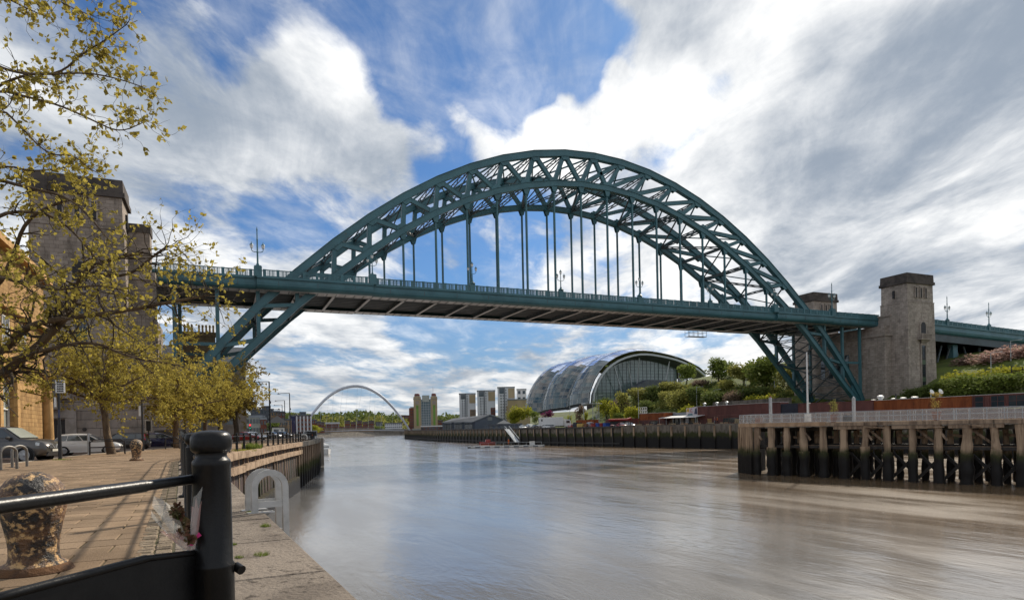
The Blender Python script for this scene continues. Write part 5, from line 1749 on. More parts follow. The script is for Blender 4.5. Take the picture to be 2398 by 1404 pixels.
# the big near tree: trunk just outside the left edge, limbs reaching over the pavement
rg = random.Random(77)
tb0 = at(-230, 1100, 20)
tb0.z = 5.05
t0 = thing('plane_tree', 'large near tree whose long branches reach in from the left edge over the sky', 'tree', tb0, 0, 'spring trees along the quay')
tr, tb, lb = MB(), MB(), MB()
def LP(lst):
    return [at(px, py, d) - tb0 for px, py, d in lst]
trunk = [V((0, 0, -.1)), LP([(-235, 900, 20)])[0], LP([(-225, 650, 20)])[0], LP([(-215, 400, 20)])[0], LP([(-190, 100, 20)])[0]]
tr.tube(trunk, [.42, .34, .3, .25, .18], 14)
limbs = [
    ([(-230, 860, 20), (-110, 930, 19.5), (-30, 905, 19), (40, 850, 18.5), (110, 782, 18), (165, 722, 18), (186, 640, 17.5), (262, 604, 17), (335, 592, 17)], .17, 1),
    ([(-228, 760, 20), (-100, 800, 19), (-10, 835, 18.5), (60, 760, 18), (150, 742, 17.6), (235, 736, 17.2), (330, 722, 17), (420, 702, 17), (495, 690, 17)], .13, 1),
    ([(186, 640, 17.5), (300, 650, 17.2), (370, 600, 17), (400, 560, 17), (440, 600, 17)], .05, 1),
    ([(-225, 640, 20), (-110, 680, 18), (-20, 690, 17), (30, 600, 16.5), (62, 520, 16), (140, 482, 16), (215, 470, 16)], .09, 0),
    ([(-224, 620, 20), (-80, 580, 17), (-10, 500, 15.5), (60, 492, 15), (150, 512, 15), (236, 622, 15)], .07, 0),
    ([(-222, 560, 20), (-90, 440, 16), (0, 425, 14.5), (60, 432, 14), (140, 442, 14), (195, 490, 14), (250, 560, 14)], .055, 0),
    ([(-215, 420, 20), (-100, 300, 15), (-20, 215, 13), (60, 165, 12.5), (132, 172, 12.2), (190, 122, 12), (250, 95, 12), (305, 58, 12)], .035, 0),
    ([(-212, 400, 20), (-100, 220, 14), (-20, 140, 12.5), (40, 168, 12.2), (112, 172, 12), (200, 166, 12), (280, 190, 12), (345, 212, 12)], .035, 0),
    ([(-215, 440, 20), (-90, 260, 15), (0, 212, 13), (60, 214, 12.6), (130, 243, 12.3), (222, 292, 12), (290, 318, 12), (342, 298, 12)], .035, 0),
    ([(-216, 470, 20), (-100, 330, 15), (-10, 252, 13), (50, 292, 12.7), (110, 352, 12.5), (170, 365, 12.4), (215, 402, 12.4)], .03, 0),
    ([(-195, 150, 20), (-100, 20, 14), (-20, -22, 12.5), (60, 10, 12.2), (112, 52, 12)], .03, 0),
    ([(-195, 130, 20), (-60, -60, 14), (60, -40, 12.5), (150, 8, 12.2), (205, 22, 12)], .025, 0),
    ([(-230, 800, 20), (-100, 870, 18.5), (60, 832, 18), (200, 802, 17.6), (300, 832, 17.4), (420, 852, 17.2)], .08, 1),
    ([(-224, 700, 20), (-60, 650, 16.5), (40, 660, 15.6), (130, 690, 15.2), (230, 660, 15), (300, 690, 15)], .05, 1),
    ([(-222, 520, 20), (-80, 420, 16), (10, 380, 14.5), (80, 400, 14.2), (150, 395, 14), (215, 370, 14)], .035, 0),
]
def smooth(pts, k=3):
    for _ in range(k - 1):
        q = [pts[0]]
        for a, b in zip(pts[:-1], pts[1:]):
            q += [a.lerp(b, .25), a.lerp(b, .75)]
        pts = q + [pts[-1]]
    return pts
for lst, r, dense in limbs:
    pts = LP(lst)
    pts = [p + V((rg.gauss(0, .05), rg.gauss(0, .05), rg.gauss(0, .05))) for p in pts]
    pts = smooth(pts, 3)
    n = len(pts)
    tr.tube(pts, [max(.008, r * (1 - .86 * i / n)) for i in range(n)], 8, False)
    c0 = dict(kids={1: 3, 2: 4}, leaves=2, leaf=.12 if dense else .11, wob=.3, trop=.02, scat=.03, spread=.9)
    for i in range(int(n * .22), n):
        d = (pts[min(i + 1, n - 1)] - pts[i - 1]).normalized()
        rr = max(.006, r * (1 - .86 * i / n) * .5)
        for k in range(1 if i % 2 else 2):
            a = V((rg.gauss(0, 1), rg.gauss(0, 1), rg.gauss(0, 1)))
            e = (d * .8 + a.normalized()).normalized()
            low_ = dense and (pts[i] + tb0).z < 10.0
            L = rg.uniform(.6, 1.4) if dense else rg.uniform(.2, .6)
            grow(tb, lb, pts[i], e, L, rr, 2 if (low_ and rg.random() < .55) or rg.random() < .06 else 1, rg, c0)
tr.build('trunk', 'bark', t0, True)
tb.build('branches', 'barkdark', t0, True)
lb.build('crown', 'leafy', t0)
# tree guards
def guard(label, px, py, w):
    g = gnd(px, py)
    t = thing('tree_guard', label, 'tree guard', g, heading(px, 0), 'hoop guards round the trees')
    for yy in (-.75, .75):
        pts = [(-w, yy, 0), (-w, yy, .75), (-w + .2, yy, .93), (w - .2, yy, .93), (w, yy, .75), (w, yy, 0)]
        MB().tube(pts, .038, 8).build('hoop', 'black_far', t, True)
        for z in (.45, .82):
            MB().tube([(-w, yy, z), (w, yy, z)], .028, 6).build('cross_bar', 'black_far', t)
    for x in (-w, w):
        MB().tube([(x, -.75, .82), (x, .75, .82)], .028, 6).build('cross_bar', 'black_far', t)
    return t
guard('black hoop guard round the leaning tree beside the white hatchback', 252, 1062.5, .95)
guard('thin black guard round the second trunk beside the blue saloon', 404, 1050, .5)
o = MB().tube([(0, 0, 0), (0, 0, 1.35)], .075, 10).build('steel_post', 'steelgrey', None)
g = gnd(208, 1064)
o.location = g
tag(o, 'plain grey steel post beside the bonnet of the white hatchback', 'post')
# ================================================================== TIMBER PIER OF THE SWING BRIDGE
PA, PB = V((-16.6, -61.6, 0)), V((-10.15, -86.88, 0))
pu_ = (PB - PA).normalized()
pn = V((-pu_.y, pu_.x, 0)) * -1          # outward, towards the north bank
if pn.x > 0:
    pn = -pn
PE = V((-15.0, -58.0, 0))
PEND = PB + pu_ * 16
PW = 7.0
pier = thing('timber_pier', 'old timber jetty on rotting piles with a pale railing, right of the river', 'pier', (PA.x, PA.y, 0))
OP = V((PA.x, PA.y, 0))
dk = [PE, PA, PEND, PEND - pn * PW, PE - pn * (PW - 1) + pu_ * 1.0]
MB().prism([(p.x - OP.x + pn.x * .0, p.y - OP.y) for p in dk], 5.82, 6.02).build('deck', 'oldwood', pier)
def pp(s, o, z):                          # along the front face, back from it, height
    return PA + pu_ * s - pn * o - OP + Z * z
LT = (PEND - PA).length
MB().bar(pp(0, -.06, 5.86), pp(9, -.06, 5.86), .16, .46).build('fascia_board', 'brownbeam', pier)
MB().bar(PE - OP + pn * .06 + Z * 5.86, pp(0, -.06, 5.86), .16, .46).build('fascia_board', 'brownbeam', pier)
s = 9.0
while s < LT:
    L = U(4.5, 7)
    MB().bar(pp(s, -.04, 5.82 + U(-.04, .04)), pp(min(LT, s + L), -.04, 5.82 + U(-.04, .04)), .18, .34).build('fascia_board', 'pilewood', pier)
    MB().bar(pp(s + U(0, 1), .12, 5.42), pp(min(LT, s + L * U(.6, 1)), .12, 5.40 + U(-.05, .05)), .25, .36).build('cap_beam', 'pilewood', pier)
    s += L
for k in range(9):
    s = U(8, LT - 4)
    a = pp(s, -.1, 5.35 + U(-.1, .2))
    MB().bar(a, a + pu_ * U(.8, 2.0) + Z * U(-.35, .15), .12, .10).build('broken_board', 'oldwood', pier)
pxs = [1768, 1803, 1838, 1880, 1924, 1972, 2022, 2074, 2134, 2195, 2260, 2330, 2392]
ss = [(atl(px, 1050, PA, PB) - PA).dot(pu_) for px in pxs] + [28.2, 30.8, 33.5]
for i, s in enumerate(ss):
    w = .64 + U(-.10, .12)
    lean = U(-.16, .16)
    def pile(o, w0, zt, zj, m2='tidewood', m1='tidewood'):
        b = MB()
        rg_ = random.Random(i * 7 + int(o * 3))
        pts, rr = [], []
        for k in range(7):
            z = lerp(zj - .2, zt, k / 6)
            pts.append(pp(s + lean * k / 6 + rg_.uniform(-.02, .02), o, z))
            rr.append(w0 * .56 * (1.0 - .10 * math.sin(k * .9 + i) + rg_.uniform(-.09, .07)))
        b.tube(pts, rr, 9)
        b.build('pile_top', m1, pier, False)
        b = MB()
        pts, rr = [], []
        for k in range(9):
            z = lerp(-1.0, zj, k / 8)
            pts.append(pp(s + rg_.uniform(-.03, .03), o, z))
            rr.append(w0 * .76 * rg_.uniform(.82, 1.14))
        b.tube(pts, rr, 10)
        b.build('pile_foot', m2, pier, True)
    pile(.38 + U(-.08, .12), w, 5.55, 3.0 + U(-.45, .45))
    MB().bar(pp(s - .1, .2, 5.3), pp(s + .75, .3, 4.1), .16, .2).build('knee_brace', 'pilewood', pier) if i % 3 == 0 else None
    pile(3.4, w * .75, 5.5, 3.2, m1='tidewood')
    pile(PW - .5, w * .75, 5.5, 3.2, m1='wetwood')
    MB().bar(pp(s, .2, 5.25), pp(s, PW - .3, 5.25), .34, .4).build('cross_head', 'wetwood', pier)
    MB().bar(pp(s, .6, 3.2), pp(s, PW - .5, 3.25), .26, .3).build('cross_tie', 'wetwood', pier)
    if i + 1 < len(ss):
        s2_ = ss[i + 1]
        if i > 4:
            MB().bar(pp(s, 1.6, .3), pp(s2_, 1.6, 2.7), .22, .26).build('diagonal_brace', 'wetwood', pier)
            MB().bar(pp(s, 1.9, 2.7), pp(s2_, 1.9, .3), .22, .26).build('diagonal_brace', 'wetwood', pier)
            if i % 2 == 0:
                MB().bar(pp(s + .2, .9, 5.2), pp(lerp(s, s2_, .8), 1.3, 3.7), .18, .22).build('diagonal_brace', 'pilewood', pier)
        if i % 2:
            MB().bar(pp(s, 2.6, 4.6), pp(s2_, 2.9, 4.3), .2, .26).build('inner_waling', 'pilewood', pier)
        if i < 9:                        # boarded back between the inner rows
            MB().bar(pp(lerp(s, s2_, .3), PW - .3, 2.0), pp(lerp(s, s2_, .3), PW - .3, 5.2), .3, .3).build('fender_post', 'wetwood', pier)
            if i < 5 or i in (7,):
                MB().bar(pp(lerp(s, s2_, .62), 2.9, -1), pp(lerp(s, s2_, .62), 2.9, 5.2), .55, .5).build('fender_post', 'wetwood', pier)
for z, o in ((3.35, .75), (3.5, 3.0), (3.4, PW - .9)):
    MB().bar(pp(.2, o, z), pp(LT, o, z), .3, .3).build('waling_beam', 'wetwood', pier)
MB().bar(pp(5, .72, 3.52), pp(LT, .72, 3.52), .22, .03).build('waling_cap', 'oldwood', pier)
for k in range(7):                        # closed nose of upright planks
    p = PE.lerp(PA, k / 6.0)
    MB().bar(p - OP - pn * .05 + Z * -1, p - OP - pn * .05 + Z * 5.6, .30 + U(-.03, .04), .26).build('nose_plank', 'tidewood', pier)
    MB().bar(p - OP + pn * .02 + Z * -1, p - OP + pn * .02 + Z * (2.7 + U(-.3, .3)), .36, .3).build('nose_foot', 'tidewood', pier)
for k in range(4):
    p = PE - pn * (.8 + k * 1.5)
    MB().bar(p - OP + Z * -1, p - OP + Z * 5.6, .4, .4).build('pile_top', 'wetwood', pier)
# pale railing with mesh infill
rlg = thing('pier_railing', 'pale galvanised railing with mesh panels round the timber jetty', 'railing', (PA.x, PA.y, 6.02))
M['meshinfill'] = wrapmat('mesh_infill', (.50, .50, .49), .16)
def rail_run(a, b, zt=1.08):
    L = (b - a).length
    n = max(1, int(L / 1.28))
    d = (b - a) / n
    for k in range(n):
        p, q = a + d * k, a + d * (k + 1)
        MB().bar(p, p + Z * zt, .055, .055, d).build('rail_post', 'steelgrey', rlg)
        if k % 3 == 1:
            MB().bar(p + d * .16, p + d * .16 + Z * zt, .05, .05, d).build('rail_post', 'steelgrey', rlg)
        MB().ext([p + Z * .1, q + Z * .1, q + Z * (zt - .05), p + Z * (zt - .05)], d.cross(Z).normalized() * .006).build('mesh_panel', 'meshinfill', rlg)
    for z, r in ((zt, .032), (.60, .024), (.09, .022)):
        MB().tube([a + Z * z, b + Z * z], r, 6).build('rail', 'steelgrey', rlg)
r0 = pp(0, .05, 0) 
rail_run(r0, pp(LT, .05, 0))
rail_run(PE - OP - pn * .1, r0)
rail_run(PE - OP - pn * (PW - 1.2) + pu_ * 1.0, PE - OP - pn * .1)
rail_run(PE - OP - pn * (PW - 1.2) + pu_ * 1.0, pp(LT, PW - .2, 0))
def onpier(px, o):
    a = PA - pn * o
    return atl(px, 985, a, a + pu_ * 10)
p = onpier(1892, 1.0)
t = thing('signal_mast', 'tall slim white mast standing on the jetty before the bridge leg', 'mast', (p.x, p.y, 6.02))
MB().tube([(0, 0, .9), (0, 0, 4), (0, 0, 7.9)], [.11, .095, .07], 10).build('mast_pole', 'white', t, True)
MB().bx(-.28, .28, -.2, .2, 0, 1.0).build('mast_base', 'white', t)
MB().bx(.05, .42, -.03, .03, 2.15, 2.24).build('mast_bracket', 'white', t)
MB().tube([(.3, 0, 2.15), (.36, .1, 1.2), (.45, 0, .2)], .012, 4).build('halyard', 'steelgrey', t)
for px, top, lab in ((1805, 930, 'short grey post with red cap near the left end of the jetty'), (2000, 931, 'short pale grey post on the jetty in front of the bridge foot')):
    p = onpier(px, 2.2)
    h = aty(px, top, p.y).z - 6.02
    t = thing('jetty_post', lab, 'post', (p.x, p.y, 6.02))
    MB().bx(-.13, .13, -.13, .13, 0, h).build('post_shaft', 'steelgrey', t)
    MB().lathe((0, 0, h), [(.12, 0), (.08, .1), (.01, .16)], 10).build('post_cap', 'white' if px > 1900 else 'red', t)
for px, top, w, lab in ((1952, 935, 20, 'potted sapling with thin yellowish crown left of the grey post on the jetty'), (2193, 918, 26, 'potted sapling with round bronze crown on the right part of the jetty')):
    p = onpier(px, 3.0)
    d = (p - CAM).dot(CF)
    h = aty(px, top, p.y).z - 6.02
    t = thing('potted_sapling', lab, 'potted tree', (p.x, p.y, 6.02), 0, 'potted saplings on the jetty')
    MB().lathe((0, 0, 0), [(.26, 0), (.40, .75), (.43, .76), (.43, .84), (.36, .84)], 16).build('pot', 'terracotta', t, True)
    rg_ = random.Random(px)
    tb_, lb_ = MB(), MB()
    tb_.tube([(0, 0, .8), (.02, 0, h * .5), (0, .02, h * .95)], [.035, .028, .01], 5)
    R_ = w / 2 * d / FL
    for k in range(26):
        z = h * rg_.uniform(.42, .9)
        a = rg_.uniform(0, 2 * PI)
        e = V((math.cos(a), math.sin(a), .6)) * R_ * rg_.uniform(.5, 1.0)
        tb_.tube([(0, 0, z - .2), V((0, 0, z)) + e * .6, V((0, 0, z)) + e], [.012, .008, .004], 3, False)
        for _ in range(22):
            leafquad(lb_, V((0, 0, z)) + e * rg_.uniform(.3, 1.1) + V((rg_.gauss(0, .06), rg_.gauss(0, .06), rg_.gauss(0, .08))), V((rg_.gauss(0, 1), rg_.gauss(0, 1), rg_.gauss(0, 1))).normalized(), .09, .03, rg_)
    tb_.build('trunk', 'bark', t)
    lb_.build('crown', 'leafo' if px < 2000 else 'leafy2', t)
for k, (px, o, m_, lab) in enumerate(((1985, 3.4, 'plastic', 'dark green box behind the jetty railing beside the grey post'), (1778, 2.6, 'terracotta', 'round brown sign lying behind the left end railing of the jetty'))):
    p = onpier(px, o)
    o_ = MB().cbx(-.4, .4, -.3, .3, 0, .75, .03).build('storage_box', m_)
    o_.location = (p.x, p.y, 6.03)
    tag(o_, lab if k == 0 else 'brown box behind the railing at the left end of the jetty', 'box')

# ================================================================== SOUTH QUAY: CONTAINERS, VEHICLES, SLOPE
XC = 43.2                                  # river face of the container row
def container(name, label, px0, px1, z0, z1, m, depth=2.5, group='rusted containers along the south quay', roofm='white', x=XC, windows=None):
    a, b = atx(px0, 960, x), atx(px1, 960, x)
    y0, y1 = sorted((a.y, b.y))
    t = thing(name, label, 'container', (x, y0, z0), 0, group)
    L, H = y1 - y0 - .06, z1 - z0
    MB().bx(.06, depth, .03, L, .0, H).build('box_wall', m, t)
    n = max(4, int(L / .29))
    c = MB()
    for i in range(n):                     # trapezoid corrugation on the river face and the upstream end
        y = .1 + (L - .2) * i / n
        w = (L - .2) / n
        c.ext([(.06, y, .16), (.0, y + w * .22, .16), (.0, y + w * .55, .16), (.06, y + w * .78, .16)], (0, 0, H - .32))
    c.build('corrugation', m, t, kind='stuff')
    f = MB().bx(-.03, .05, 0, L + .03, 0, .16).bx(-.03, .05, 0, L + .03, H - .14, H)
    for y in ([0, L - .1] + [q * 6.06 for q in range(1, int(L / 6.06) + 1) if q * 6.06 < L - .5]):
        f.bx(-.035, .06, y, y + .14, .0, H)
    f.build('corner_frame', m, t)
    MB().bx(-.05, depth, 0, L, H, H + .06).build('roof_edge', roofm, t)
    if windows:
        for u0, u1, v0, v1, mm in windows:
            w_ = MB().bx(-.07, -.04, L * (1 - u1), L * (1 - u0), H * v0, H * v1).build('window', mm, t)
            if mm == 'glass':
                n_ = max(1, int((L * (u1 - u0)) / .9))
                g_ = MB()
                for i in range(n_ + 1):
                    yy = L * (1 - u1) + L * (u1 - u0) * i / n_
                    g_.bx(-.10, -.065, yy - .03, yy + .03, H * v0, H * v1)
                g_.bx(-.10, -.065, L * (1 - u1), L * (1 - u0), H * (v0 + v1) / 2 - .03, H * (v0 + v1) / 2 + .03)
                g_.build('glazing_bar', m, w_)
    return t
G0 = 5.5
container('shipping_container', 'upper maroon container of the long dark row right of the white awning', 1634, 1828, 8.1, 10.7, 'maroon')
container('shipping_container', 'lower maroon container with serving hatch and wooden door below the dark row', 1634, 1828, G0, 8.05, 'maroon', windows=[(.13, .19, .12, .75, 'sandplain'), (.34, .54, .3, .75, 'glass')], roofm='maroon')
container('shipping_container', 'navy container between the two maroon ones before the far bridge leg', 1829, 1868, 7.6, 10.2, 'navycon', roofm='navycon')
container('shipping_container', 'maroon container behind the white mast at the bridge foot', 1869, 1946, 7.6, 10.1, 'maroon', roofm='maroon')
container('shipping_container', 'maroon container directly below the foot of the near bridge leg', 1947, 2046, 7.6, 10.0, 'maroon', roofm='maroon')
container('shipping_container', 'left of the two bright orange rusted containers below the stone tower', 2047, 2152, 7.6, 9.95, 'corten')
container('shipping_container', 'right bright orange rusted container behind the bronze sapling', 2153, 2276, 7.6, 9.95, 'corten')
container('glass_fronted_unit', 'glass fronted rusted steel unit at the right edge of the picture', 2277, 2520, 7.7, 9.95, 'maroon', group='rusted containers along the south quay', windows=[(.03, .12, .1, .88, 'glass'), (.20, .34, .1, .88, 'glass'), (.38, .54, .1, .88, 'glass'), (.58, .8, .1, .88, 'glass')])
container('shipping_container', 'long dark lower container behind the jetty railing', 1829, 2520, G0, 7.5, 'maroon', roofm='maroon')
container('shipping_container', 'orange rusted upper container left of the white awning', 1497, 1556, 7.5, 9.5, 'corten', x=41.5, depth=4)
container('shipping_container', 'dark rusted lower container left of the white awning', 1497, 1556, G0 + .1, 7.46, 'maroon', x=41.5, depth=4, windows=[(.45, .75, .35, .85, 'glass')], roofm='maroon')
for k, (px, lab) in enumerate(((1650, 'left end of the long dark row'), (1679, 'middle of the long dark row'), (1702, 'right part of the dark row near the lime bush'))):
    p = atx(px, 948, XC + 1.0)
    o = MB().lathe((0, 0, 0), [(.22, 0), (.22, .55), (.45, .6), (.45, .8), (.1, .95)], 10).build('roof_vent', 'steelgrey')
    o.location = (p.x, p.y, 10.76)
    tag(o, 'grey roof vent on the ' + lab, 'vent', 'vents on the container roofs')
for k, (px, w, h, lab) in enumerate(((2062, .62, .95, 'big white vent cowl left on the orange containers'), (2045, .5, .18, 'low white cap left of the big cowl'), (2093, .5, .25, 'low white cap right of the big cowl'), (2115, .55, .3, 'low white cap before the tower foot'), (2142, .6, .35, 'low white cap right of the tower foot'))):
    p = atx(px, 930, XC + 1.2)
    o = MB().lathe((0, 0, 0), [(w * .6, 0), (w * .62, h * .3), (w, h * .45), (w, h * .8), (w * .5, h)], 12).build('roof_vent', 'white', None, True)
    o.location = (p.x, p.y, 10.02)
    tag(o, lab, 'vent', 'vents on the container roofs')
p = atx(2098, 930, XC + 1.0)
o = MB().tube([(0, 0, 0), (0, 0, 1.1)], .14, 8).build('flue_pipe', 'plastic')
o.location = (p.x, p.y, 10.0)
tag(o, 'black flue pipe on the orange container roof right of the white cowl', 'pipe')
t = thing('satellite_dish', 'pair of white curved cowls at the edge of the hedge above the orange container', 'vent', atx(2180, 925, XC + 1.6))
for k in range(2):
    MB().lathe((0, 0, 0), [(.05, 0), (.35, .1), (.5, .3)], 14).build('cowl', 'white', t, True).matrix_local = Matrix.Translation((0, -1.6 * k, .5)) @ Matrix.Rotation(1.1, 4, 'X')
    MB().tube([(0, -1.6 * k, -.4), (0, -1.6 * k, .5)], .06, 6).build('stem', 'steelgrey', t)
# awning with counters beneath
a, b_ = atx(1545, 985, 40.5), atx(1632, 978, 40.5)
t = thing('white_awning', 'long white awning sheltering the bar between the rusted containers', 'awning', (40.6, b_.y, G0))
LA = a.y - b_.y
MB().ext([(-.6, 0, 2.35), (3.4, 0, 3.0), (3.4, 0, 3.08), (-.6, 0, 2.43)], (0, LA, 0)).build('awning_sheet', 'white', t)
for q in range(6):
    MB().bar((-.4, .3 + q * (LA - .6) / 5, 0), (-.4, .3 + q * (LA - .6) / 5, 2.36), .1).build('awning_post', 'steelgrey', t)
MB().bx(3.2, 3.4, .2, LA - .2, 0, 2.8).build('bar_back', 'plastic', t)
for q in range(7):
    MB().bx(3.0, 3.18, .4 + q * LA / 7, .4 + q * LA / 7 + LA / 7 * .55, .9, 2.2).build('display_shelf', ['stonelight', 'glasspale', 'tanwall', 'whitewall'][q % 4], t)
o = MB().ext([(43.0, atx(1607, 960, 43).y, 8.3), (43.0, atx(1633, 960, 43).y, 8.3), (43.0, atx(1633, 960, 43).y, 10.8), (43.0, atx(1607, 960, 43).y, 10.4)], (.12, 0, 0)).build('painted_hoarding', islandmat('hoarding_base', [(.55, .48, .50)], .6, 0))
tag(o, 'colourful painted hoarding between awning and dark container row', 'hoarding')
y0_, y1_ = atx(1607, 960, 43).y, atx(1633, 960, 43).y
for q, (u0, u1, v0, v1, c) in enumerate(((0, .28, .5, .98, (.55, .33, .05)), (.3, .6, .42, .95, (.50, .28, .30)), (.45, .75, .55, .95, (.62, .6, .66)), (.72, 1, .2, .98, (.03, .04, .09)), (.1, .6, .05, .3, (.12, .22, .26)))):
    mm = mat('hoarding_paint', c, None, 2, .6)
    MB().ext([(42.99 - .004 * (q + 1), lerp(y0_, y1_, u0), 8.3 + 2.4 * v0), (42.99 - .004 * (q + 1), lerp(y0_, y1_, u1), 8.3 + 2.2 * v0), (42.99 - .004 * (q + 1), lerp(y0_, y1_, u1 - .05), 8.3 + 2.2 * v1), (42.99 - .004 * (q + 1), lerp(y0_, y1_, u0 + .1), 8.3 + 2.0 * v1)], (-.003, 0, 0)).build('painted_shape', mm, o)
t = thing('crate_stack', 'white open lattice of stacked crates on top of the orange container', 'rack', atx(1510, 955, 42.4))
t.location.z = 9.56
for r in range(2):
    for c in range(3):
        b = MB()
        for y_ in (0, .95):
            for x_ in (0, .7):
                b.bx(x_, x_ + .09, y_, y_ + .09, 0, .95)
        for z_ in (0, .86):
            b.bx(0, .09, 0, 1.04, z_, z_ + .09).bx(.7, .79, 0, 1.04, z_, z_ + .09).bx(0, .79, 0, .09, z_, z_ + .09)
        o = b.build('open_crate', 'white', t)
        o.location = (0, c * 1.1, r * 1.0)
p0_, p1_ = atx(1560, 970, 44.5), atx(1608, 970, 44.5)
o = MB().bx(44.4, 46.5, p1_.y, p0_.y, G0, 9.4).build('grey_unit', 'greywall')
MB().bx(44.3, 44.4, p0_.y - 3.4, p0_.y - 1.0, 7.4, 9.0).build('window', 'glass', o)
MB().bx(44.25, 44.4, p0_.y - .3, p0_.y, G0, 9.4).build('white_edge', 'white', o)
tag(o, 'grey cabin with dark window behind the white awning', 'cabin')
# rail and planters along the quay before the containers
t = thing('south_quay_railing', 'low dark railing along the quay in front of the containers', 'railing', (0, 0, 5.9))
y = 40.0
while y > -8:
    x = interp([0, 38], [38.6, 31.6], y)
    MB().bar((x, y, 0), (x, y, 1.0), .13).build('rail_post', 'black_far', t)
    x2 = interp([0, 38], [38.6, 31.6], y - 2.4)
    for z in (.5, .95):
        MB().bar((x, y, z), (x2, y - 2.4, z), .05).build('rail', 'black_far', t)
    y -= 2.4
for k in range(9):
    yy = 34 - k * 4.1
    x = interp([0, 38], [40.2, 33.2], yy)
    o = MB().cbx(-.5, .5, -.9, .9, 0, .95, .03).build('wooden_planter', 'brownbeam' if k % 3 else 'tanwall')
    o.location = (x, yy, 5.46)
    tag(o, ['first', 'second', 'third', 'fourth', 'fifth', 'sixth', 'seventh', 'eighth', 'ninth'][k] + ' from the left of the timber planters along the bar railing', 'planter', 'planters before the bar')
# people
def person(label, loc, rz, shirt, legs, cat='person'):
    me = bpy.data.meshes.new('person')
    v = [(0, 0, .95), (0, 0, 1.2), (0, 0, 1.42), (0, .02, 1.52), (0, .03, 1.66), (0, .03, 1.74), (-.1, 0, .9), (-.11, .02, .48), (-.12, -.02, .07), (-.12, .1, .03), (.1, 0, .9), (.11, .08, .48), (.12, -.05, .07), (.12, .09, .03),
         (-.19, 0, 1.40), (-.25, -.02, 1.14), (-.22, .12, .92), (.19, 0, 1.40), (.25, -.02, 1.14), (.22, .1, .92)]
    e = [(0, 1), (1, 2), (2, 3), (3, 4), (4, 5), (0, 6), (6, 7), (7, 8), (8, 9), (0, 10), (10, 11), (11, 12), (12, 13), (2, 14), (14, 15), (15, 16), (2, 17), (17, 18), (18, 19)]
    r = [.15, .15, .15, .06, .10, .08, .095, .07, .05, .04, .095, .07, .05, .04, .065, .05, .04, .065, .05, .04]
    me.from_pydata(v, e, [])
    o = bpy.data.objects.new('person', me)
    col.objects.link(o)
    sk = o.modifiers.new('skin', 'SKIN')
    for i, q in enumerate(me.skin_vertices[0].data):
        q.radius = (r[i], r[i] * .8)
        q.use_root = i == 0
    o.modifiers.new('sub', 'SUBSURF').levels = 1
    o.modifiers['sub'].render_levels = 1
    me.materials.append(M[shirt])
    o.location, o.rotation_euler = loc, (0, 0, rz)
    tag(o, label, 'person')
    MB().lathe((0, .03, 1.56), [(.04, -.05), (.09, .03), (.095, .12), (.07, .2), (.01, .23)], 10).build('head', 'skin', o, True)
    b = MB()
    for s in (-1, 1):
        b.tube([(s * .1, 0, .95), (s * .11, .05, .48), (s * .12, -.03, .08)], [.115, .085, .07], 8)
    b.build('trousers', legs, o, True)
    return o
p = atx(1674, 992, 39.2)
person('person in red jacket standing at the quay railing before the dark container', (39.2, p.y, 5.95), 1.2, 'redcar', 'greywall')
p = atx(1680, 992, 39.6)
person('person in orange jacket right beside the one in red at the quay railing', (39.6, p.y, 5.95), .6, 'orange', 'plastic')
for k, px in enumerate((1724, 1729)):
    p = atx(px, 990, 39.2)
    o = MB().bx(-.25, .25, -.22, .22, 0, 1.1).build('quay_bollard', 'tanwall')
    o.location = (39.2, p.y, 5.95)
    tag(o, ('left' if k == 0 else 'right') + ' one of two stubby tan bollards left of the jetty', 'bollard', 'tan bollards left of the jetty')
# ---- helpers for things on the southern slope
def land(px, py):
    r = ray(px, py)
    d = 120.0
    while d < 900:
        p = CAM + r * d
        if p.x > 40 and p.z < max(5.45, sz(p.x, p.y) if p.x > 60 + interp([92, 372], [0, 30], p.y) else 5.45):
            return p, d
        d += 1.0
    return CAM + r * 420, 420.0
ME = {}
def clump(kind, seed, n=1300, leaf=.10, lm='leafg', shape='bush'):
    """unit crown: about 1 wide and 1 high, made of leaf clusters in an uneven volume"""
    k = (kind, seed)
    if k in ME:
        return ME[k]
    rg = random.Random(seed)
    lobes = []
    for _ in range(11 if shape != 'tall' else 8):
        a = rg.uniform(0, 2 * PI)
        q = rg.uniform(.05, .30)
        z = rg.uniform(.10, .80) if shape != 'bush' else rg.uniform(.06, .66)
        lobes.append((V((q * math.cos(a), q * math.sin(a), z)), rg.uniform(.13, .25)))
    b = MB()
    for i in range(n):
        c, r = lobes[i % len(lobes)]
        d = V((rg.gauss(0, 1), rg.gauss(0, 1), rg.gauss(0, 1))).normalized()
        p = c + d * r * (rg.uniform(.55, 1.08) if rg.random() < .85 else rg.uniform(.1, .6))
        if p.z < .01:
            continue
        e = (d + V((rg.gauss(0, 1), rg.gauss(0, 1), rg.gauss(0, 1))) * .8).normalized()
        leafquad(b, p, e, leaf * rg.uniform(.5, 1.2), leaf * .34, rg)
    ME[k] = b.mesh('crown', lm)
    return ME[k]
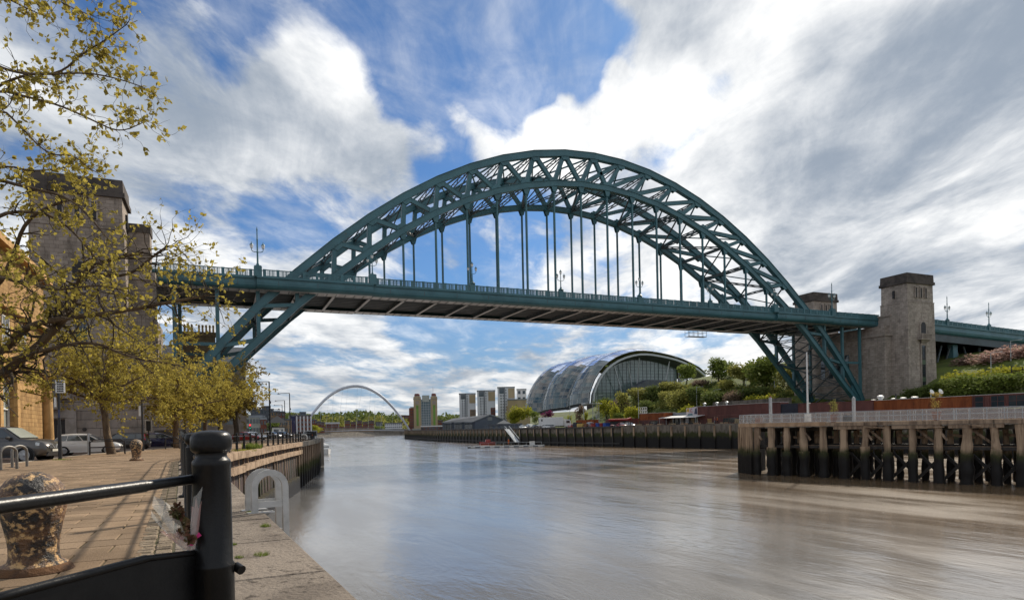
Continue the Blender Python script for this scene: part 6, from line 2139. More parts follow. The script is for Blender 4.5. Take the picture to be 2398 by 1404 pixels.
def shrub(label, px, ytop, ybase, w, lm, kind='bush', cat='bush', name='bush', group='shrubs and trees on the south slope', trunk=False, seed=0, n=1300, leaf=.10, at_=None, sink=.0, barkm='barkdark'):
    if at_ is None:
        p, d = land(px, ybase)
    else:
        d = at_
        p = at(px, ybase, d)
    h = (ybase - ytop) * d / FL
    W_ = w * d / FL
    t = thing(name, label, cat, p - Z * sink, RN.uniform(0, 6), group)
    me = clump(lm + kind, seed % 4, n, leaf, lm, kind)
    o = inst('crown' if cat == 'tree' else 'foliage', me, t)
    o.scale = (W_ * 1.3, W_ * 1.3, h * 1.14 if not trunk else h * 1.0)
    if trunk:
        o.location = (0, 0, h * .08)
        b = MB().tube([(0, 0, -.3), (.02 * h, 0, h * .35), (0, 0, h * .7)], [h * .03 + .05, h * .022 + .04, .03], 6)
        for a in (0.3, 2.2, 4.3):
            b.tube([(0, 0, h * .3), (math.cos(a) * W_ * .25, math.sin(a) * W_ * .25, h * .62)], [.09 + h * .008, .03], 4)
        b.build('trunk', barkm, t)
    return t
# trees along the ridge
for args in (
    ('green rounded tree just right of the glass arch end', 1608, 853, 902, 46, 'leafg'),
    ('big round dense green tree alone on the ridge', 1683, 841, 890, 64, 'leafg'),
    ('green tree between the round one and the bridge leg', 1742, 846, 902, 62, 'leafo'),
    ('tall pale green tree close to the far bridge leg', 1795, 835, 908, 84, 'leafg'),
    ('small tree behind the far bridge leg', 1850, 850, 912, 60, 'leafo')):
    shrub(*args, kind='crown', cat='tree', name='ridge_tree', trunk=True, seed=args[1], n=2300, leaf=.085)
bl_ = [('yellowish bush at the top below the glass front', 1568, 888, 922, 52, 'leafo'), ('dark green bush left of the yellowish one', 1535, 898, 935, 60, 'leafd'), ('broad olive bush below the glass front', 1500, 902, 940, 64, 'leafo'),
       ('grey green bush in the middle of the slope', 1560, 910, 948, 40, 'leafo'), ('light bush in the middle of the slope above the awning', 1595, 905, 955, 60, 'leafo'), ('dark ivy covered bush with pale top above the awning', 1628, 897, 945, 48, 'leafd'),
       ('wide dark bush above the long maroon row', 1672, 910, 952, 66, 'leafd'), ('reddish brown bare bush right of the wide dark one', 1722, 905, 952, 56, 'leafb'), ('dark bush under the two ridge trees', 1768, 900, 942, 66, 'leafd'),
       ('bright lime bush over the dark row beside the bridge leg', 1782, 915, 950, 62, 'leafl'), ('small lime bush left of the bright lime one', 1722, 931, 954, 34, 'leafl'), ('round fresh green bush over the painted hoarding', 1605, 942, 982, 42, 'leafl'),
       ('dark bush with creamy top behind the crate rack', 1512, 931, 972, 38, 'leafd'), ('lime tree like bush left of the orange container', 1484, 946, 990, 40, 'leafl'), ('dark round bush under the small lime tree', 1452, 962, 990, 30, 'leafg'),
       ('low olive scrub in front of the glass arch', 1455, 925, 962, 48, 'leafb'), ('dark scrub at the foot of the glass arch', 1415, 928, 955, 44, 'leafd'), ('brown scrub high on the slope', 1640, 885, 912, 46, 'leafb'),
       ('olive scrub below the ridge path', 1700, 884, 915, 42, 'leafo'), ('lime bush at the left foot of the glass hall', 1222, 940, 985, 44, 'leafl'), ('pale lime scrub left of the lime bush', 1203, 955, 990, 30, 'leafl')]
for a in bl_:
    shrub(*a, seed=a[1], n=1500, leaf=.085, sink=.3)
for lab, px, yt, yb, w, lm in (('small green tree beside the magenta one', 1253, 962, 990, 26, 'leafg'), ('magenta blossoming tree below the glass hall', 1281, 962, 990, 30, 'leafm'), ('bare pinkish young tree by the metal canopy', 1357, 950, 992, 24, 'leafb'),
                               ('pale lime birch right of the metal canopy', 1420, 938, 985, 36, 'leafl'), ('thin lime tree left of the dark round bush', 1437, 950, 992, 24, 'leafl'), ('tall half bare tree on the lower slope', 1457, 918, 975, 34, 'leafo'), ('slim yellow tree by the left lamp post', 1334, 968, 994, 10, 'leafl'), ('small yellow sapling by the canopy columns', 1372, 965, 992, 12, 'leafl')):
    shrub(lab, px, yt, yb, w, lm, kind='tall', cat='tree', name='slope_tree', trunk=True, seed=px, n=700, leaf=.11)
# low scrub that covers the slope between the shrubs
rg = random.Random(31)
for nm, lm, n in (('slope_scrub', 'leafo', 150), ('slope_scrub', 'leafd', 110)):
    b = MB()
    for i in range(n):
        px = rg.uniform(1400, 1850)
        p, d = land(px, rg.uniform(interp([1400, 1500, 1580, 1700, 1850], [950, 925, 905, 905, 915], px), interp([1400, 1500, 1640, 1850], [985, 965, 950, 945], px)))
        r = rg.uniform(1.0, 2.3)
        for _ in range(90):
            e = V((rg.gauss(0, 1), rg.gauss(0, 1), abs(rg.gauss(0, 1)))).normalized()
            leafquad(b, p + V((e.x * r * 1.3, e.y * r * 1.3, e.z * r)) * rg.uniform(.6, 1.05), (e + V((rg.gauss(0, 1), rg.gauss(0, 1), rg.gauss(0, 1))) * .7).normalized(), .62, .22, rg)
    tag(b.build(nm, lm), ('olive' if lm == 'leafo' else 'dark green') + ' scrub covering the slope below the ridge trees', 'scrub', kind='stuff')
# hedge and blossom right of the tower
for lab, px, yt, yb, w, lm, d in (('green hedge shrub at the foot of the stone tower', 2165, 896, 935, 70, 'leafd', 152), ('green hedge shrub right of the tower foot', 2215, 882, 935, 90, 'leafg', 150), ('broad green hedge shrub above the orange containers', 2275, 872, 930, 110, 'leafg', 148), ('green shrub with lime tips above the glass unit', 2345, 866, 925, 110, 'leafg', 146), ('green shrub with lime tips at the right edge', 2410, 862, 922, 100, 'leafg', 144),
                                  ('lime topped shrub behind the hedge, below the blossom', 2250, 862, 905, 80, 'leafl', 158), ('lime topped shrub below the gantry sign', 2330, 852, 900, 110, 'leafl', 156), ('lime topped shrub at the far right', 2400, 852, 900, 90, 'leafl', 154), ('dark shrub low beside the tower foot', 2140, 905, 940, 40, 'leafd', 151)):
    shrub(lab, px, yt, yb, w, lm, seed=px, n=2200, leaf=.06, at_=d)
shrub('wide pink blossoming tree under the viaduct', 2325, 815, 885, 150, 'leafp', kind='crown', cat='tree', name='blossom_tree', trunk=True, seed=1, n=3200, leaf=.06, at_=172)
shrub('pink blossoming tree at the right edge beneath the viaduct', 2405, 806, 885, 120, 'leafp', kind='crown', cat='tree', name='blossom_tree', trunk=True, seed=2, n=3200, leaf=.06, at_=170)
shrub('dark purple bush left of the pink blossom', 2262, 836, 885, 50, 'leafb', kind='crown', seed=3, n=1500, leaf=.07, at_=176)
shrub('round lime bush seen through the viaduct arch', 2218, 850, 872, 46, 'leafl', seed=2, n=900, leaf=.09, at_=260)
p = at(2232, 860, 300)
o = MB().bx(-14, 14, 0, 10, -8, 6.5).build('long_house', 'whitewall')
o.location, o.rotation_euler = p, (0, 0, heading(2225, 0))
tag(o, 'pale long house with dark roof seen through the viaduct arch', 'building')
MB().ext([(-14.5, -.5, 6.5), (-14.5, 10.5, 6.5), (-14.5, 5, 9)], (29, 0, 0)).build('roof', 'slate', o)
for k in range(6):
    MB().bx(-10 + k * 3.6, -8.6 + k * 3.6, -.06, .1, 2.5, 4.6).build('window', 'glass', o)
p = at(2262, 860, 250)
o = MB().bx(-7, 5, 0, 12, -10, 11).build('brick_block', 'brickred')
o.location, o.rotation_euler = p, (0, 0, heading(2262, 0))
tag(o, 'red brick block seen behind the viaduct column', 'building')
for k in range(3):
    for r in range(3):
        MB().bx(-6 + k * 3.6, -4.6 + k * 3.6, -.06, .1, -5 + r * 4.5, -2.8 + r * 4.5).build('window', 'glass', o)
t = thing('sign_gantry', 'black framed road sign back at the right edge above the hedge', 'sign', at(2382, 878, 150))
MB().bx(-2.2, 2.2, -.08, .08, 0, .14).bx(-2.2, 2.2, -.08, .08, 1.9, 2.04).bx(-2.2, -2.06, -.08, .08, 0, 2).bx(2.06, 2.2, -.08, .08, 0, 2).bx(-2.2, 2.2, -.06, .06, .9, 1.0).build('sign_frame', 'plastic', t)
MB().bar((-1.2, 0, -5), (-1.2, 0, 0), .16).bar((1.2, 0, -5), (1.2, 0, 0), .16).build('sign_leg', 'plastic', t)
# ---- tall lamp columns on the slope
def lampcol(label, px, ytop, ybase, d=None, arm=1.6, m_='steelgrey', two=False):
    if d is None:
        p, d = land(px, ybase)
    else:
        p = at(px, ybase, d)
    h = (ybase - ytop) * d / FL
    t = thing('lamp_column', label, 'street lamp', p, heading(px, 0), 'grey lamp columns on the south bank')
    MB().tube([(0, 0, -.5), (0, 0, h)], [.13, .07], 6).build('column', m_, t)
    MB().bar((0, 0, h), (arm, 0, h + .15), .08).build('arm', m_, t)
    MB().bx(arm, arm + .7, -.15, .15, h + .08, h + .22).build('lamp_head', m_, t)
    return t
for px, yt, yb, lab in ((1335, 938, 1000, 'left tall lamp column below the glass hall'), (1399, 926, 1000, 'lamp column beside the metal canopy'), (1496, 912, 996, 'tall lamp column at the left of the orange container'), (1632, 906, 955, 'lamp column behind the left end of the dark row'), (1673, 912, 952, 'armless looking lamp column over the dark row'),
                        (1605, 882, 900, 'small lamp by the ridge tree right of the hall'), (1666, 884, 896, 'small lamp left of the big round tree'), (1747, 886, 908, 'small lamp under the ridge trees'), (1814, 886, 920, 'lamp column between the trees and the bridge leg')):
    lampcol(lab, px, yt, yb)
lampcol('lamp column before the pink blossom', 2321, 826, 880, 155)
lampcol('lamp with lit looking yellow head below the viaduct', 2367, 798, 840, 165)
t = thing('notice_totem', 'dark totem sign with white blocks on the slope left of the lime bush', 'sign', land(1741, 948)[0], heading(1741, 0))
MB().bx(-.5, .5, -.1, .1, 0, 5.4).build('totem_panel', 'plastic', t)
for k in range(5):
    MB().bx(-.3 + .1 * (k % 2), .25 + .1 * (k % 2), -.13, -.1, 1.0 + k * .9, 1.5 + k * .9).build('white_block', 'whitewall', t)
# retaining wall at the foot of the bridge
o = MB().bx(0, 1, -30, 0, 0, 4.2).build('retaining_wall', 'quaystone')
o.location = (66, 40, 8.5)
tag(o, 'grey retaining wall beside the far bridge leg', 'wall')
# ---- vehicles on the south quay
def put(src, paint, dst, px, py, label, deg, s=1.0):
    p = gnd(px, py, 5.46)
    o = dup(src, p, heading(px, deg), label)
    recolour(o, paint, dst)
    o['group'] = 'vehicles parked on the south quay'
    return o
def qpos(px, off=4.0):
    # position on the south quay behind its edge
    best = None
    for a, b in zip(PS[:-1], PS[1:]):
        d = (b - a).normalized()
        n = V((d.y, -d.x, 0)) * off
        q = atl(px, 1003, a + n, b + n)
        tt = (q - a - n).dot(d)
        if -0.5 <= tt <= (b - a).length + .5 and (q - CAM).dot(CF) > 0:
            if best is None or (q - CAM).length < (best - CAM).length:
                best = q
    return V((best.x, best.y, 5.47))
cl = [(1224, 'whitecar', 'white', s2), (1233, 'silvercar', 'silver', s4), (1242, 'whitecar', 'white', s1), (1251, 'darkcar', 'dark', s2), (1259, 'whitecar', 'white', s4), (1268, 'silvercar', 'silver', s2), (1278, 'whitecar', 'white', s2), (1288, 'silvercar', 'silver', s4), (1372, 'darkcar', 'dark', s4), (1381, 'silvercar', 'silver', s1), (1430, 'redcar', 'red', s2), (1443, 'whitecar', 'white', s1), (1455, 'redcar', 'dark red', s4), (1466, 'whitecar', 'white', s2), (1475, 'silvercar', 'silver', s4), (1338, 'redcar', 'red', s2), (1345, 'silvercar', 'silver', s2)]
srcp = {s1.name: 'greycar', s2.name: 'whitecar', s4.name: 'bluecar'}
posw = ['at the left end of the row by the gangway', 'second in the row by the gangway', 'third in the row by the gangway', 'in the middle of the left car row', 'right of the dark one in the left row', 'left of the white lorry', 'just before the white lorry', 'under the lorry cab end', 'behind the coloured skips', 'above the red skip', 'right of the blue skip', 'near the red boat trailer', 'below the red boat trailer', 'last but one of the right row', 'at the right end beside the orange container', 'between lorry and yellow box', 'left of the yellow box']
for i, (px, m_, cn, src) in enumerate(cl):
    p = qpos(px, 4.5 + (i % 3) * 1.8)
    o = dup(src, p, heading(px, 62 + RN.uniform(-12, 12)) + (PI if i % 2 else 0), cn + ' car on the south quay ' + posw[i])
    o['group'] = 'vehicles parked on the south quay'
    recolour(o, srcp[src.name], m_)
p = qpos(1303, 9)
t = thing('box_lorry', 'white box lorry standing on the south quay', 'lorry', p, heading(1303, -8))
MB().cbx(-6.2, 2.4, -1.25, 1.25, 1.0, 4.0, .06).build('cargo_box', 'whitecar', t)
MB().ext([(2.7, -1.2, .7), (5.2, -1.2, .7), (5.2, -1.2, 1.9), (4.7, -1.2, 3.1), (2.7, -1.2, 3.3)], (0, 2.4, 0)).build('cab', 'whitecar', t)
MB().bx(3.4, 4.6, -1.24, 1.24, 1.9, 2.8).bx(4.98, 5.06, -1.0, 1.0, 1.95, 2.4).build('cab_window', 'glass', t)
MB().bx(-6.2, 5.0, -1.0, 1.0, .6, .95).build('chassis', 'plastic', t)
MB().bx(-5.6, -5.0, -1.27, -1.25, 2.6, 3.4).build('side_hatch', 'glass', t)
for x in (-4.6, -3.4, 3.9):
    for s in (-1, 1):
        wheel_parts(t, x, s * 1.0, .48, s, 6)
def qbox(name, label, cat, px0, px1, off, h, m_, dep=2.2, group=None, z=5.47):
    a, b = qpos(px0, off), qpos(px1, off)
    d = (b - a)
    L = d.length
    t = thing(name, label, cat, (a.x, a.y, z), math.atan2(d.y, d.x), group)
    return t, L, (1 if (V((-d.y, d.x, 0))).dot(V((1, 0, 0))) > 0 else -1)
for k, (px0, px1, m_, lab) in enumerate(((1384, 1394, 'red', 'first red skip in the row'), (1395, 1403, 'blue', 'blue skip between the red ones'), (1404, 1411, 'red', 'second red skip in the row'), (1412, 1420, 'blue', 'blue skip at the right of the row'))):
    t, L, s = qbox('waste_skip', lab + ' of coloured skips on the south quay', 'skip', px0, px1, 2.6, 1, m_, group='coloured skips on the south quay')
    L = max(L - .3, 1)
    MB().add([(.1, 0, 0), (L - .1, 0, 0), (L, 0, 1.5), (0, 0, 1.5), (.1, s * 1.6, 0), (L - .1, s * 1.6, 0), (L, s * 1.8, 1.5), (0, s * 1.8, 1.5)], [(0, 1, 2, 3), (4, 5, 6, 7), (0, 3, 7, 4), (1, 5, 6, 2), (0, 4, 5, 1)]).build('skip_body', m_, t)
    MB().bx(-.05, L + .05, -.06 if s > 0 else .0, .0 if s > 0 else .06, 1.4, 1.52).build('skip_rim', m_, t)
    for q in range(4):
        MB().bx(.25 + q * (L - .5) / 3 - .05, .25 + q * (L - .5) / 3 + .05, -.05, .05, 0, 1.45).build('skip_rib', m_, t)
for nm, lab, px0, px1, off, h, m_ in (('rusted_container', 'long rusted open container behind the skips on the south quay', 1349, 1390, 8, 2.7, 'corten'), ('rusted_container', 'dark rusted container behind the red boat trailer', 1418, 1484, 10, 2.7, 'maroon'), ('yellow_stack', 'stack of pale yellow panels standing on the quay edge', 1351, 1365, 2.4, 1.5, 'yellow'), ('dark_cargo', 'dark tarpaulin covered stack left of the yellow panels', 1342, 1350, 3.5, 1.9, 'navycon'), ('brown_stack', 'small brown stack right of the yellow panels', 1367, 1373, 2.6, 1.4, 'terracotta')):
    t, L, s = qbox(nm, lab, 'container' if 'container' in nm else 'stack', px0, px1, off, h, m_)
    n = max(3, int(L / .5)) if 'container' in nm else 3
    MB().bx(0, L, min(0, s * 2.2), max(0, s * 2.2), 0, h).build('body', m_, t)
    for i in range(n):
        x = L * (i + .5) / n
        MB().bx(x - L / n * .28, x + L / n * .28, -.05 if s > 0 else 0, 0 if s > 0 else .05, .1, h - .1).build('panel', m_, t)
t = thing('boat_trailer', 'red inflatable boat with yellow top on a trailer', 'boat', qpos(1452, 7) + Z * 0, heading(1452, 0))
MB().tube([(-3.4, -.8, 2.3), (-3, -.9, 2.3), (2, -.9, 2.35), (3.2, 0, 2.7), (2, .9, 2.35), (-3, .9, 2.3), (-3.4, .8, 2.3)], .36, 8).build('inflatable_tube', 'red', t, True)
MB().bx(-2.6, 1.6, -.7, .7, 2.2, 2.8).build('deck_box', 'yellow', t)
MB().bx(-3, 2.6, -.5, .5, .9, 2.0).build('trailer_frame', 'plastic', t)
for s in (-1, 1):
    wheel_parts(t, -1.2, s * .9, .4, s, 5)
# ---- gangway, pontoon, work boats
pg = gnd(1185, 1043, .5)
t = thing('pontoon', 'low grey floating pontoon with white fenders below the quay wall', 'pontoon', (pg.x, pg.y, 0), heading(1190, 0))
wpx = (pg - CAM).dot(CF) / FL
MB().cbx(-12, 12, -1.4, 1.4, -.3, .55, .05).build('float', 'greywall', t)
for q in range(8):
    MB().bx(-11 + q * 3, -9.6 + q * 3, -1.55, -1.4, .1, .62).build('fender', 'white', t)
for q in range(9):
    MB().bar((-8 + q * 2.4, 1.2, .5), (-8 + q * 2.4, 1.2, 1.5), .07).build('rail_post', 'steelgrey', t)
MB().bar((-8, 1.2, 1.5), (11.2, 1.2, 1.5), .07).build('rail', 'steelgrey', t)
MB().bx(7.4, 9.0, -.6, .4, .55, 1.7).build('white_cabinet', 'white', t)
top = at(1187, 1004, 238)
bot = at(1211, 1034, 226)
gw = thing('gangway', 'sloping grey lattice gangway from quay to pontoon', 'gangway', bot)
dv = top - bot
sd_ = dv.cross(Z).normalized()
for s in (-.8, .8):
    for z in (0, 1.1):
        MB().bar(sd_ * s + Z * z, dv + sd_ * s + Z * z, .11).build('gangway_rail', 'steelgrey', gw)
    for q in range(9):
        a = dv * (q / 8)
        MB().bar(a + sd_ * s, a + sd_ * s + Z * 1.1, .07).build('gangway_post', 'steelgrey', gw)
MB().bar(Z * -.05, dv + Z * -.05, 1.6, .1).build('gangway_deck', 'steelgrey', gw)
p = at(1191, 1036, 224)
person('person in orange workwear standing on the pontoon by the gangway', (p.x, p.y, .56), 2.5, 'orange', 'orange')
def hull(b, L, W_, H):
    st = [(-L / 2, .82), (-L * .3, .98), (0, 1), (L * .25, .86), (L * .42, .45), (L * .5, .03)]
    for x, w in st:
        r = W_ / 2 * w
        b.v += [(x, -r, H * (1 + .12 * max(0, x / L) * 2)), (x, -r * .8, .05), (x, 0, -.25), (x, r * .8, .05), (x, r, H * (1 + .12 * max(0, x / L) * 2))]
    for i in range(len(st) - 1):
        for k in range(4):
            b.f.append((i * 5 + k, i * 5 + k + 1, i * 5 + 6 + k, i * 5 + 5 + k))
        b.f.append((i * 5 + 4, i * 5, i * 5 + 5, i * 5 + 9))
    b.f.append((0, 1, 2, 3, 4))
    return b
p = gnd(1141, 1040, 0)
t = thing('work_boat', 'small red work boat at the left end of the pontoon', 'boat', (p.x, p.y, 0), heading(1141, 170))
hull(MB(), 6, 2.2, .9).build('hull', 'red', t, True)
MB().cbx(-1.2, .6, -.6, .6, .8, 1.9, .06).build('wheelhouse', 'redcar', t)
p = gnd(760, 1060, 0)
p = at(760, 1058, 178)
t = thing('motor_cruiser', 'white motor cruiser moored just past the corner of the north quay', 'boat', (p.x, p.y, 0), heading(760, 78))
hull(MB(), 8.5, 2.9, 1.35).build('hull', 'white', t, True)
MB().bx(-4.1, 2.2, -1.3, 1.3, 1.25, 1.4).build('deck', 'white', t)
MB().ext([(-2.6, -1.05, 1.4), (2.0, -1.05, 1.4), (1.0, -1.05, 2.7), (-2.2, -1.05, 2.75)], (0, 2.1, 0)).build('cabin', 'white', t)
MB().ext([(-1.8, -1.09, 1.85), (1.5, -1.09, 1.85), (.9, -1.09, 2.45), (-1.7, -1.09, 2.45)], (0, 2.18, 0)).bx(1.2, 1.6, -.9, .9, 1.7, 2.2).build('cabin_window', 'glass', t)
MB().tube([(-1, 0, 2.7), (-1, 0, 4.6)], .05, 6).build('mast', 'white', t)
MB().tube([(2, -1.1, 1.4), (2, -1.1, 2.1), (4, -.3, 2.2), (4.1, .3, 2.2), (2, 1.1, 2.1), (2, 1.1, 1.4)], .03, 5).build('pulpit_rail', 'alu', t)
MB().lathe((-.3, 0, 2.75), [(.32, 0), (.34, .12), (.25, .24), (.01, .28)], 10).build('radar_dome', 'white', t)

# ================================================================== GLASS CONCERT HALL
Y0 = 224.0
fpx = [(1388, 941), (1389.5, 920), (1394, 907), (1401, 890), (1410, 876), (1421, 863), (1433.5, 853), (1448, 844), (1464, 837), (1480, 832.5), (1496.6, 829.7), (1512, 829.6), (1527, 831), (1545, 834), (1562, 837.5), (1580, 842), (1597, 848), (1615, 856), (1632, 865), (1650, 880)]
prof = [(aty(a, b, Y0).x, aty(a, b, Y0).z) for a, b in fpx]
hall = thing('glass_concert_hall', 'huge curved glass and steel concert hall with three rolling humps on the slope', 'building', (prof[0][0], Y0, 14))
OX, OZ = prof[0][0], 14.0
rel_ = [(x - OX, z - OZ) for x, z in prof]
def fine(p, k):
    res = []
    for a, b in zip(p[:-1], p[1:]):
        for i in range(k):
            res.append((lerp(a[0], b[0], i / k), lerp(a[1], b[1], i / k)))
    return res + [p[-1]]
rel_ = fine(rel_, 2)
NP = len(rel_)
LH = 96.0
cxh = rel_[-1][0] * .55
def sect(t):
    """profile of the shell at fraction t from the front glass to the far end"""
    hump = abs(math.sin(PI * (t * 2.55 + .18))) ** .8
    grow_ = 1.0 + .17 * hump - .02 + .03 * math.sin(t * 3)
    if t > .86:
        grow_ *= 1 - 1.1 * (t - .86) ** 1.3
    base_drop = -t * 5.0
    res = []
    for i, (x, z) in enumerate(rel_):
        u = i / (NP - 1)
        k = grow_
        xx = cxh + (x - cxh) * (1 + (k - 1) * .75)
        z0 = 7.5
        zz = z0 + (z - z0) * k + base_drop * (1 - min(1, u * 3))
        res.append((xx, zz))
    return res
NT = 66
secs = [sect(j / NT) for j in range(NT + 1)]
steel_c = [(.48, .53, .62), (.60, .63, .70), (.36, .42, .54), (.55, .60, .70), (.70, .69, .70), (.42, .49, .62), (.56, .52, .52), (.50, .55, .65), (.78, .77, .78), (.40, .44, .53)]
M['steelshell'] = islandmat('stainless_panels', [(min(.9, c[0] * 1.12), min(.92, c[1] * 1.2), min(.98, c[2] * 1.36)) for c in steel_c], .2, .92)
M['glassshell'] = islandmat('curved_glazing', [(.03, .06, .07), (.05, .09, .10), (.025, .045, .055), (.08, .12, .125), (.16, .15, .13)], .08, 0.0, 1.0)
sh, gs = MB(), MB()
rg = random.Random(9)
def lim_(j):
    return .13 + .17 * abs(math.sin(PI * (j / NT * 2.55 + .55))) + .035 * ((j // 3) % 2)
j = 0
while j < NT:
    i = 0
    wj = min(NT - j, rg.choice((2, 3, 3, 4)))
    while i < NP - 1:
        glz = i / (NP - 1) < lim_(j)
        wi = 1 if glz else min(NP - 1 - i, rg.choice((1, 1, 2)))
        b_ = gs if glz else sh
        off = rg.uniform(-.04, .04)
        vs_, fs_ = [], []
        for q in range(wj + 1):
            for r in range(wi + 1):
                x, z = secs[j + q][i + r]
                y = LH * (j + q) / NT
                if q in (0, wj):
                    y += .05 if q == 0 else -.05
                vs_.append((x + off * (1 if q == 0 else -1), y, z + (.03 if r == 0 else -.03 if r == wi else 0)))
        for q in range(wj):
            for r in range(wi):
                o = q * (wi + 1) + r
                fs_.append((o, o + 1, o + wi + 2, o + wi + 1))
        b_.add(vs_, fs_)
        i += wi
    j += wj
sh.build('steel_panels', 'steelshell', hall, kind='stuff')
gs.build('glazing_panels', 'glassshell', hall, kind='stuff')
bk = MB()
for j in range(0, NT, 3):
    for i in range(NP - 1):
        f = lambda s, y: (cxh + (s[0] - cxh) * .985, y, s[1] - .35)
        bk.add([f(secs[j][i], LH * j / NT), f(secs[j][i + 1], LH * j / NT), f(secs[min(NT, j + 3)][i + 1], LH * min(NT, j + 3) / NT), f(secs[min(NT, j + 3)][i], LH * min(NT, j + 3) / NT)], [(0, 1, 2, 3)])
bk.build('inner_lining', 'plastic', hall)
# horizontal transoms and ribs over the glazed flank
tr_ = MB()
for i in range(0, 12, 1):
    for j in range(0, NT - 3, 3):
        a, b_ = secs[j][i], secs[j + 3][i]
        tr_.bar((a[0] - .1, LH * j / NT, a[1]), (b_[0] - .1, LH * (j + 3) / NT, b_[1]), .16, .12)
tr_.build('transom', 'steelgrey', hall, kind='stuff')
for j in range(0, NT + 1, 6):
    b = MB()
    for i in range(NP - 1):
        a, c = secs[j][i], secs[j][i + 1]
        b.bar((a[0], LH * j / NT, a[1] + .05), (c[0], LH * j / NT, c[1] + .05), .22, .22)
    b.build('shell_rib', 'steelgrey', hall)
MB().ext([(secs[0][0][0] - 1, 0, secs[0][0][1] - .4), (secs[0][0][0] + 3, 0, secs[0][0][1] - .4), (secs[0][0][0] + 3, 0, -9), (secs[0][0][0] - 1, 0, -9)], (0, .5, 0)).build('plinth', 'stonedark', hall)
pl = MB()
for j in range(NT):
    a, b_ = secs[j][0], secs[j + 1][0]
    pl.add([(a[0] + .1, LH * j / NT, a[1]), (b_[0] + .1, LH * (j + 1) / NT, b_[1]), (b_[0] + 1.5, LH * (j + 1) / NT, b_[1] - 1.8), (a[0] + 1.5, LH * j / NT, a[1] - 1.8)], [(0, 1, 2, 3)])
pl.build('base_band', 'slate', hall)
pth = MB()
for j in range(NT):
    a, b_ = secs[j][0], secs[j + 1][0]
    pth.add([(a[0] - .8, LH * j / NT, a[1] - 2.4), (b_[0] - .8, LH * (j + 1) / NT, b_[1] - 2.4), (b_[0] + 2, LH * (j + 1) / NT, b_[1] - 2.0), (a[0] + 2, LH * j / NT, a[1] - 2.0)], [(0, 1, 2, 3)])
pth.build('terrace_path', 'kerb', hall)
# front arch edge, recessed glass wall, slanting columns
b = MB()
for i in range(NP - 1):
    a, c = rel_[i], rel_[i + 1]
    b.bar((a[0], -.6, a[1]), (c[0], -.6, c[1]), 1.5, 1.1)
b.build('arch_edge', 'steelgrey', hall)
b = MB()
for i in range(NP - 1):
    a, c = rel_[i], rel_[i + 1]
    s = .93
    f = lambda p: (cxh + (p[0] - cxh) * s, 7.5 + (p[1] - 7.5) * s - .6)
    a2, c2 = f(a), f(c)
    b.add([(a[0], -.2, a[1] - .5), (c[0], -.2, c[1] - .5), (c2[0], 8, c2[1]), (a2[0], 8, a2[1])], [(0, 1, 2, 3)])
b.build('eaves_soffit', 'slate', hall)
wallp = [(cxh + (x - cxh) * .93, 7.5 + (z - 7.5) * .93 - .6) for x, z in rel_]
xe = aty(1588, 860, Y0 + 8).x - OX
wp = [p for p in wallp if p[0] <= xe]
zl = wp[-1][1]
poly = wp + [(xe + 0, 4)] + [(wp[0][0], -2)]
gw_ = MB().ext([(x, 8, z) for x, z in poly], (0, .2, 0)).build('glass_front', glassmat('front_glazing', (.17, .23, .225), .12), hall)
g_ = MB()
def ztop(x):
    return interp([p[0] for p in wp], [p[1] for p in wp], x)
x = wp[0][0] + 2.2
while x < xe:
    g_.bx(x - .09, x + .09, 7.85, 8, 0, ztop(x))
    x += 3.1
z = 2.0
while z < 36:
    xa = [p[0] for p in wp if p[1] > z]
    if xa:
        g_.bx(min(xa), xe, 7.86, 7.99, z - .06, z + .06)
    z += 2.1
g_.build('mullion_grid', 'plastic', gw_)
MB().bx(xe, xe + 2.2, 4, 8.4, 4, zl).build('white_end_wall', 'whitewall', hall)
for px0, py0, px1, py1 in ((1438, 856, 1456, 919), (1497, 837, 1491, 913), (1568, 845, 1559, 890), (1470, 850, 1480, 905)):
    a, c = aty(px0, py0, Y0 + 2), aty(px1, py1, Y0 + 4)
    MB().bar((a.x - OX, 2, a.z - OZ), (c.x - OX, 4, c.z - OZ), .55).build('slanting_column', 'steelgrey', hall)
a, c = aty(1480, 912, Y0 - 3), aty(1562, 890, Y0 - 3)
MB().ext([(a.x - OX, -3, a.z - OZ - 3), (c.x - OX, -3, a.z - OZ - 3), (c.x - OX, -3, c.z - OZ), (lerp(a.x, c.x, .45) - OX, -3, c.z - OZ + .3), (a.x - OX, -3, a.z - OZ)], (0, 6, 0)).build('stair_block', 'slate', hall)
# metal look-out canopy on thin columns
p, d = land(1385, 1000)
t = thing('metal_canopy', 'flat metal canopy on thin tall columns below the concert hall', 'canopy', p, heading(1385, 0))
k_ = d / FL
H_ = (1000 - 948) * k_
MB().ext([(-22 * k_, -2, H_), (-8 * k_, -2, H_ + 3 * k_), (26 * k_, -2, H_ + 2.2 * k_), (26 * k_, -2, H_ + 3.4 * k_), (-8 * k_, -2, H_ + 4.4 * k_), (-22 * k_, -2, H_ + 1)], (0, 5, 0)).build('canopy_roof', 'steelgrey', t)
for x in (-17, 4, 18):
    MB().bar((x * k_, 0, -1), (x * k_, 0, H_ + 1), .28).build('canopy_column', 'steelgrey', t)
b = MB()
for q in range(5):
    b.bar((9 * k_ + q * .6, 1, 0), (15 * k_ - q * .5, 1, H_ * .72), .12)
b.build('lattice_stay', 'steelgrey', t)
